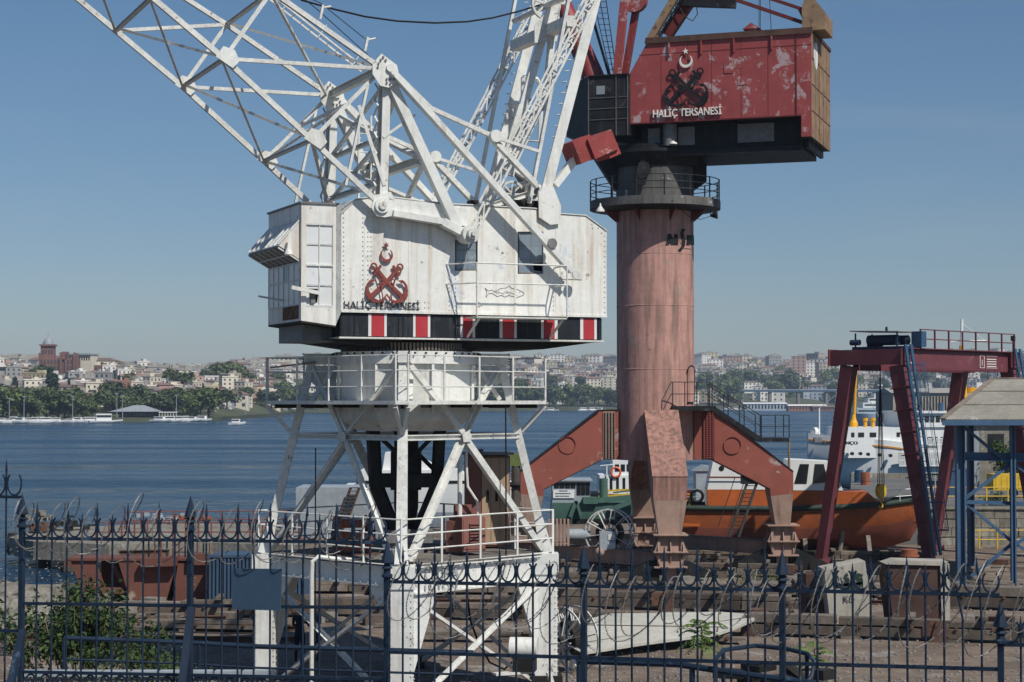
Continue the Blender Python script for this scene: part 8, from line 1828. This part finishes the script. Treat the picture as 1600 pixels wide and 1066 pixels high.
# ============================================================ PEOPLE
def person(label, px, py_feet, D, shirt, trousers, cap=None, yaw=0, arm=(.25, .2), scale=1.0):
    o0 = V((XD(px, D), D, 0)); t = thing('person', label, 'person', Frame(o0.x, o0.y, yaw, 0))
    sk = [((0, 0, .92), .145), ((0, 0, 1.12), .135), ((0, -.01, 1.34), .165), ((0, .0, 1.47), .075), ((0, -.02, 1.56), .062), ((0, -.03, 1.66), .10), ((0, -.02, 1.72), .092)]
    ed = [(0, 1), (1, 2), (2, 3), (3, 4), (4, 5), (5, 6)]; V_ = [s[0] for s in sk]; Rr = [s[1] for s in sk]
    def chain(root, pts):
        prev = root
        for p, r in pts: V_.append(p); Rr.append(r); ed.append((prev, len(V_) - 1)); prev = len(V_) - 1
    for s in (-1, 1):
        chain(0, [((s * .10, .0, .86), .10), ((s * .12, -.03 * s, .48), .062), ((s * .13, .02, .10), .042), ((s * .14, -.12, .035), .038)])
        ax, ay = arm; chain(2, [((s * .20, 0, 1.42), .062), ((s * .26, -.03 - ay * .2, 1.14), .045), ((s * .20, -.10 - ay, .98 + ax * .5), .033), ((s * .18, -.14 - ay * 1.2, .93 + ax * .6), .036), ((s * .17, -.18 - ay * 1.3, .89 + ax * .6), .026)])
    me = bpy.data.meshes.new('body'); me.from_pydata(V_, ed, []); ob_ = bpy.data.objects.new('body', me); COL.objects.link(ob_)
    m = ob_.modifiers.new('s', 'SKIN'); m.use_smooth_shade = True
    for i, r in enumerate(Rr): me.skin_vertices[0].data[i].radius = (r, r * (.72 if i in (1, 2) else .95)); 
    me.skin_vertices[0].data[0].use_root = True; s2 = ob_.modifiers.new('u', 'SUBSURF'); s2.levels = 2; s2.render_levels = 2
    dg = bpy.context.evaluated_depsgraph_get(); nm = bpy.data.meshes.new_from_object(ob_.evaluated_get(dg)); bpy.data.objects.remove(ob_)
    skin = paint('skin', (.32, .19, .13), .6, .08, bump=0); dark = paint('dark hair', (.015, .012, .01), .7, .1, bump=0); nm.materials.clear()
    for q in (skin, shirt, trousers, dark): nm.materials.append(q)
    for f in nm.polygons:
        c = f.center; i = 0
        if c.z < .07: i = 3
        elif c.z < .93 and abs(c.x) < .2 and c.y > -.14 or c.z < .8: i = 2
        elif c.z < 1.47 and not (c.y < -.16 - arm[1] * .6): i = 1
        elif c.z > 1.70 or (c.z > 1.60 and c.y > .0): i = 3
        f.material_index = i; f.use_smooth = True
    b = bpy.data.objects.new('body', nm); link(b, t)
    if cap: mb = MB(); mb.sphere((0, -.02, 1.72), .105, 12, 6, .7); mb.cbox((0, -.13, 1.71), (.14, .12, .015)); mb.build('cap', cap, t, smooth=50)
    mb = MB()
    for s in (-1, 1): mb.sphere((s * .035, -.115, 1.67), .012, 6, 4); mb.sphere((s * .10, -.02, 1.655), .022, 6, 4)
    mb.sphere((0, -.135, 1.64), .018, 6, 4); mb.build('face_features', skin, t); return t
M_navy = paint('navy work cloth', (.018, .024, .040), .9, .2, bump=.1); M_lblue = paint('pale blue checked cloth', (.16, .20, .27), .9, .2, bump=.1); M_jean = paint('blue jeans', (.04, .06, .10), .9, .2, bump=.1)
person('person in dark work clothes and cap standing behind the white crane brace', 470, 1031, 55.6, M_navy, M_navy, paint('black cap', (.02, .02, .03), .8), 160)
person('person in pale blue shirt and jeans standing left of the man in dark clothes', 355 + 138, 1025, 56.2, M_lblue, M_jean, None, -30, (.5, .25))
# ============================================================ PLANTS
M_bush = leaf_mat('bush leaves', (.020, .042, .012), (.060, .10, .028), .1); M_ail = leaf_mat('ailanthus leaves', (.05, .10, .02), (.12, .19, .05), .1); M_stem = paint('pale plant stem', (.20, .17, .11), .8, .2, bump=0)
def shrub(label, px, D, wd, ht, n, stems, z=0, name='bush', mat=None, leaf=.13, seed=1):
    r = random.Random(seed); t = thing(name, label, 'bush', V((XD(px, D), D, z))); mb = MB(); st = MB(); cl = []
    for s in range(stems):
        x, y = r.gauss(0, wd * .24), r.gauss(0, wd * .14); h = ht * r.uniform(.45, 1.0) * (1 - .35 * min(1, abs(x) / wd)); pts = [V((x * .5, y * .5, 0)), V((x * .8, y, h * .4)), V((x * 1.1, y * 1.2, h * .75)), V((x * 1.25, y * 1.3, h))]
        st.path(pts, [.03, .022, .014, .006], 5)
        for q in range(6): f = r.uniform(.25, 1.0); c = pts[1].lerp(pts[3], f); cl.append((c + V((r.gauss(0, .12), r.gauss(0, .12), r.gauss(0, .1))), r.uniform(.22, .48)))
    for k in range(n):
        c, rad = r.choice(cl); d = V((r.gauss(0, 1), r.gauss(0, 1), r.gauss(0, .8))).normalized(); p = c + d * rad * r.uniform(.3, 1)
        ax = (d + V((r.gauss(0, .4), r.gauss(0, .4), r.gauss(-.25, .4)))).normalized(); nn = ax.cross(V((r.gauss(0, 1), r.gauss(0, 1), r.gauss(0, 1)))).normalized(); l = leaf * r.uniform(.6, 1.3); w_ = l * .24
        mb.add([p, p + ax * l * .45 + nn * w_, p + ax * l - V((0, 0, l * .15)), p + ax * l * .45 - nn * w_], [(0, 1, 2, 3)])
    f = mb.build('foliage', mat or M_bush, t); st.build('stems', M_stem, t); return t
shrub('large leafy bush on the left side of the yard in front of the hull section', 128, 50.5, 3.3, 3.3, 6500, 34, seed=3, leaf=.16)
shrub('low right-hand clump of the leafy bush beside the third fence post', 222, 50.8, 1.2, 1.9, 1000, 9, seed=4)
shrub('small green weed clump at the foot of the blue shed column', 1470, 76, 2.2, .5, 900, 24, seed=6, leaf=.1)
shrub('pale green weeds under the right foot of the red crane', 1185, 79.5, 3.0, .45, 700, 24, seed=7, leaf=.1)
shrub('green shrub on the upper quay beside the grey office', 1592, 125, 3.4, 3.8, 3000, 26, z=2, seed=8, leaf=.22)
shrub('low weeds on the upper quay left of the yellow trailer', 1553, 104, 1.8, .7, 700, 14, z=2, seed=9, leaf=.14)
shrub('small bush below the blue handrail at the lower left', 258, 47, 2.6, 1.3, 1800, 18, seed=10, z=.1)
def ailanthus(label, px, D, z, ht, nf, seed):
    r = random.Random(seed); t = thing('ailanthus_sapling', label, 'sapling', V((XD(px, D), D, z))); st = MB(); st.path([V((0, 0, 0)), V((.03, 0, ht * .5)), V((0, 0, ht * .8))], [.03, .025, .015], 6); lf = MB()
    for k in range(nf):
        a = 2.4 * k + r.uniform(-.3, .3); h = ht * (.35 + .5 * k / nf); L_ = ht * .52 * r.uniform(.8, 1.1); up = .25 + .65 * k / nf; pts = [V((cos(a) * L_ * s, sin(a) * L_ * s, h + L_ * (up * s - .75 * s * s))) for s in [i / 8 for i in range(9)]]
        st.path(pts, .007, 4)
        for i in range(1, 9):
            d = (pts[i] - pts[i - 1]).normalized(); sd = d.cross(V((0, 0, 1))).normalized()
            for s in (-1, 1):
                l = L_ * .40 * (1 - .06 * i); ax = (sd * s + d * .35 - V((0, 0, .35))).normalized(); w_ = l * .24; lf.add([pts[i], pts[i] + ax * l * .4 + d * w_, pts[i] + ax * l, pts[i] + ax * l * .4 - d * w_], [(0, 1, 2, 3)])
    lf.build('foliage', M_ail, t); st.build('stems', M_stem, t)
ailanthus('bright green feathery sapling in front of the pale tilted panel', 1094, 38, 8 - 412 * 38 / FP, 1.05, 16, 2)
ailanthus('small feathery sapling inside the curved blue pipe rail', 1270, 34, 8 - 450 * 34 / FP, .95, 12, 5)
# ============================================================ SLOPE BELOW THE FENCE, PIPE RAILS
sheet_o = MB(); sheet_o.add([(-60, -120, 4.7), (70, -120, 4.7), (70, 13.5, 4.7), (-60, 22, 4.7), (-60, 30, 2.2), (70, 30, 1.6), (-60, 46, 0.02), (70, 46, 0.02)], [(0, 1, 2, 3), (3, 2, 5, 4), (4, 5, 7, 6)]); sheet_o.build('embankment', M_quay, kind='structure')
M_fence = paint('fence blue paint', (.014, .029, .056), .5, .22, rust=.12, rustcol=(.05, .04, .04), chalk=.18, chalkcol=(.07, .11, .17), scale=2.5, bump=.1, dirt=.2)
def pipe(label, pts, r_, posts, drop, mid=None):
    t = thing('pipe_rail', label, 'handrail', V((0, 0, 0))); P = [atY(x, y, D) for x, y, D in pts]; mb = MB(); mb.path(P, r_, 8); mb.build('rail', M_fence, t, smooth=40)
    if mid: mb = MB(); mb.path([p - V((0, 0, mid)) for p in P], r_ * .5, 6); mb.build('mid_rail', M_fence, t, smooth=40)
    for f in posts:
        k = f * (len(P) - 1); i = min(int(k), len(P) - 2); e = P[i].lerp(P[i + 1], k - i); mb = MB(); mb.tube(e, e - V((0, 0, drop)), r_ * .9, 8); mb.build('post', M_fence, t, smooth=40)
pipe('blue pipe handrail descending behind the left fence panels', [(101, 997, 26), (292, 1004, 26), (390, 1010, 26), (600, 1016, 25), (740, 1020, 25)], .035, (.0, .3, .6), 2.2, .3)
pipe('blue pipe handrail sloping down behind the middle fence panels', [(905, 1033, 23), (1058, 1038, 22.5), (1150, 1052, 22), (1300, 1072, 21.5)], .04, (.0, .42), 1.8)
pipe('curved blue pipe barrier behind the right fence panels', [(1118, 1066, 22), (1118, 1030, 22), (1130, 1016, 22.2), (1180, 1009, 22.6), (1230, 1014, 22.4), (1262, 1022, 22.1), (1273, 1034, 22), (1268, 1058, 21.9), (1255, 1075, 21.8)], .028, (.25, .62), 1.5)
p = atY(1200, 1060, 30); mb = MB()
for k in range(9): mb.cbox((R.gauss(0, .25), R.gauss(0, .2), R.uniform(-.1, .25)), (R.uniform(.2, .5), .3, R.uniform(.1, .3)), R.uniform(0, 3))
mb.tube((.3, 0, .2), (.95, -.2, -.3), .1, 8); o = mb.build('scrap_engine', M_dsteel); o.location = p; solo(o, 'black scrap engine block beyond the curved blue pipe barrier', 'scrap heap')
# grey chequered grating at the lower left
t = thing('metal_grating', 'grey perforated metal grating along the bottom left behind the fence', 'grating', Frame(atY(30, 1066, 24).x, 24, 0, atY(30, 1052, 24).z))
W_ = atY(420, 1066, 24).x - atY(30, 1066, 24).x; mb = MB()
for k in range(50): mb.box((k * W_ / 50, 0, -1.0), (k * W_ / 50 + .02, .03, -.04))
for k in range(10): mb.box((0, .031, -1.0 + k * .1), (W_, .05, -.98 + k * .1))
mb.build('mesh', M_grey, t, kind='stuff')
for k in range(9): mb = MB(); mb.box((k * W_ / 9 + .02, -.04, -.04), ((k + 1) * W_ / 9 - .02, .12, .03)); mb.build('edge_plank', M_hullg, t)
# ============================================================ FOREGROUND FENCE
FN = Frame(XD(150, 18), 18, math.degrees(atan2(-3, XD(1400, 15) - XD(150, 18)))); fh = lambda x, y, v=0: FN.hv(x, y, v)
fe = thing('iron_fence', 'dark blue iron fence with spear tips and scrolls across the foreground', 'fence', FN)
def fb_(name, mb, **k): return mb.build(name, M_fence, fe, **k)
def post(px, ytop, ybot=1120, w_=.048, big=True):
    a = fh(px, ytop); zt = a.z; x = a.x; zb = fh(px, ybot).z; mb = MB(); mb.box((x - w_ / 2, -w_ / 2, zb), (x + w_ / 2, w_ / 2, zt - .33)); o = fb_('post', mb)
    mb = MB(); s = w_ / .1
    mb.v = []; mb.lathe([(.035, zt - .34), (.052, zt - .33), (.052, zt - .31), (.035, zt - .30), (.035, zt - .26), (.055, zt - .25), (.03, zt - .225), (.03, zt - .21), (.062, zt - .20), (.058, zt - .185), (.02, zt - .06), (.003, zt)], (x, 0, 0), 4 if 0 else 8); mb.build('finial', M_fence, o, smooth=25)
    return x
PP = {35: 772, 298: 775, 605: 845, 912: 852, 1222: 860, 1563: 940}
for px, y in PP.items(): post(px, y)
mb = MB(); a = fh(36, 985); b = fh(52, 1120); mb.beam(a, V((b.x, b.y - .5, b.z)), .065, .065); fb_('prop', mb); mb = MB(); a = fh(299, 950); b = fh(322, 1120); mb.beam(a, V((b.x, b.y - .5, b.z)), .065, .065); fb_('prop', mb)
def rails(x0, x1, ys):
    for ya, yb in ys: mb = MB(); mb.beam(fh(x0, ya) , fh(x1, yb), .026, .03); fb_('rail', mb)
rails(-20, 34, [(776, 777), (985, 986)]); rails(37, 603, [(841, 848), (943, 950), (1050, 1061)]); rails(607, 1562, [(909, 930), (1019, 1046)]); rails(1565, 1660, [(1007, 1010)]); rails(607, 912, [(1090, 1092)])
def bars(x0, x1, n, yr0, yr1, tall, short, bot=1110, ph=0, bent=()):
    pa, pb = fh(x0, yr0), fh(x1, yr1); us = []
    for i in range(1, n):
        p = pa.lerp(pb, i / n); us.append(p); px_ = 0; tip = tall if (i + ph) % 2 else short; zt = p.z + tip; zb = fh(x0, bot).z; ln = 0.0
        mb = MB(); r_ = .0098; bd = bent[i] if i in bent else 0
        mb.path([V((p.x - .0, 0, zb)), V((p.x, 0, p.z - .2)), V((p.x + bd * .5, 0, p.z + tip * .3)), V((p.x + bd, 0, zt - .12))], r_, 6); mb.tube(V((p.x + bd, 0, zt - .12)), V((p.x + bd * 1.1, 0, zt - .1)), .015, 6, .014); mb.tube(V((p.x + bd * 1.1, 0, zt - .1)), V((p.x + bd * 1.2, 0, zt)), .014, 6, .002); fb_('bar', mb)
    ps = [pa] + us + [pb]
    for a, b in zip(ps, ps[1:]):
        c = (a + b) / 2; rr = (b - a).length * .43; mb = MB(); mb.path([V((c.x + rr * sin(q) * (1.0 + .12 * max(0, -cos(q))), 0, c.z + .018 + rr * 1.35 * (1 - cos(q)))) for q in [radians(-142 + 284 * k / 14) for k in range(15)]], .0095, 5); fb_('scroll', mb)
bars(-40, 35, 3, 776, 777, .38, .38, ph=0); bars(35, 298, 11, 841, 844, .36, .26, bent={3: .01}); bars(298, 605, 12, 844, 848, .36, .27, bent={4: -.05, 7: .04})
bars(605, 912, 12, 909, 915, .33, .22); bars(912, 1222, 12, 915, 922, .36, .24); bars(1222, 1563, 12, 922, 930, .30, .24, bent={10: -.1, 11: -.03}); bars(1563, 1660, 3, 1007, 1010, .23, .26)
# lower scroll frieze on the left panels
for x0, x1, n, y0, y1 in ((37, 298, 11, 1051, 1056), (298, 603, 12, 1056, 1061)):
    pa, pb = fh(x0, y0), fh(x1, y1)
    for i in range(n): c = pa.lerp(pb, (i + .5) / n) - V((0, 0, .075)); mb = MB(); mb.path([V((c.x + .06 * cos(q), 0, c.z + .06 * sin(q))) for q in [2 * pi * k / 12 for k in range(12)]], .010, 5, closed=True); fb_('scroll', mb)
# blue sheet board on the fence
P = [fh(362, 888, -.06), fh(441, 889, -.06), fh(439, 954, -.06), fh(364, 952, -.06)]; mb = MB(); mb.prism(P, (0, -.012, 0)); M_brd = paint('blue sheet metal', (.045, .085, .14), .5, .15, rust=.2, rustcol=(.08, .07, .05), chalk=.1, scale=2, bump=.1); o = mb.build('sign_board', M_brd); o.location = FN.o; o.rotation_euler = (0, 0, FN.yaw); solo(o, 'blank blue sheet metal board tied to the fence left of the white crane leg', 'sign')
# razor wire coils
M_wire = paint('galvanised razor wire', (.20, .195, .19), .5, .3, metal=.2, rust=.3, rustcol=(.08, .06, .05), scale=8, bump=0)
def coil(label, x0, x1, y0, y1, rad, pitch, seed, v=-.05):
    r = random.Random(seed); a, b = fh(x0, y0, v), fh(x1, y1, v); L_ = (b - a).length; n = int(L_ / pitch); t = thing('razor_wire', label, 'razor wire', FN); mb = MB(); bl = MB(); pts = []; N_ = n * 22; rr = rad; off = 0; sag = 0
    for i in range(N_):
        q = 2 * pi * i / 22
        if i % 22 == 0: tr = rad * r.uniform(.65, 1.25); to = r.uniform(-.15, .15); ts = r.uniform(-.1, .08)
        rr += (tr - rr) * .12; off += (to - off) * .12; sag += (ts - sag) * .1
        c = a.lerp(b, i / N_); p = V((c.x + off + rr * .45 * sin(q + .4), c.y + rr * .55 * cos(q), c.z + sag + rr * .9 * sin(q))); pts.append(p)
    mb.path(pts, .0045, 4); mb.build('wire', M_wire, t, kind='stuff')
    for i in range(0, N_ - 1, 1):
        p = pts[i]; d = (pts[i + 1] - p).normalized()
        for f in (0, .5): s = d.orthogonal().normalized(); c = p.lerp(pts[i + 1], f); bl.add([c - s * .014 - d * .01, c + d * .003, c + s * .014 - d * .01, c - d * .003, c - s * .014 + d * .01, c + s * .014 + d * .01], [(0, 1, 2, 3), (4, 1, 5, 3)])
    bl.build('barb', M_wire, t, kind='stuff'); return t
coil('razor wire coil looping along the top of the left fence panels', 20, 610, 828, 832, .29, .36, 11); coil('razor wire coil hanging across the rail of the middle and right fence panels', 600, 1640, 925, 942, .33, .30, 12)
coil('second, wider razor wire coil tangled over the left fence spear tips', -10, 600, 822, 836, .36, .66, 21, -.02); coil('second razor wire coil sagging below the middle and right fence rail', 640, 1600, 935, 955, .38, .6, 23, -.1)
# ============================================================ one label for each of several look-alikes
ORDN = ['first', 'second', 'third', 'fourth', 'fifth', 'sixth', 'seventh', 'eighth', 'ninth', 'tenth', 'eleventh', 'twelfth', 'thirteenth', 'fourteenth', 'fifteenth', 'sixteenth', 'seventeenth', 'eighteenth', 'nineteenth', 'twentieth']
same = {}
for o in list(SC.objects):
    if o.parent is None and o.get('category') and o.get('label'): same.setdefault(o['label'], []).append(o)
for lab, os_ in same.items():
    if len(os_) < 2: continue
    os_.sort(key=lambda o: proj(o.location)[0]); n = len(os_)
    for i, o in enumerate(os_):
        if n == 2: o['label'] = lab + (', the left one' if i == 0 else ', the right one')
        elif i == n - 1: o['label'] = lab + ', the rightmost'
        else: o['label'] = lab + (', the leftmost' if i == 0 else ', %s from left' % (ORDN[i] if i < 20 else '%dth' % (i + 1)))
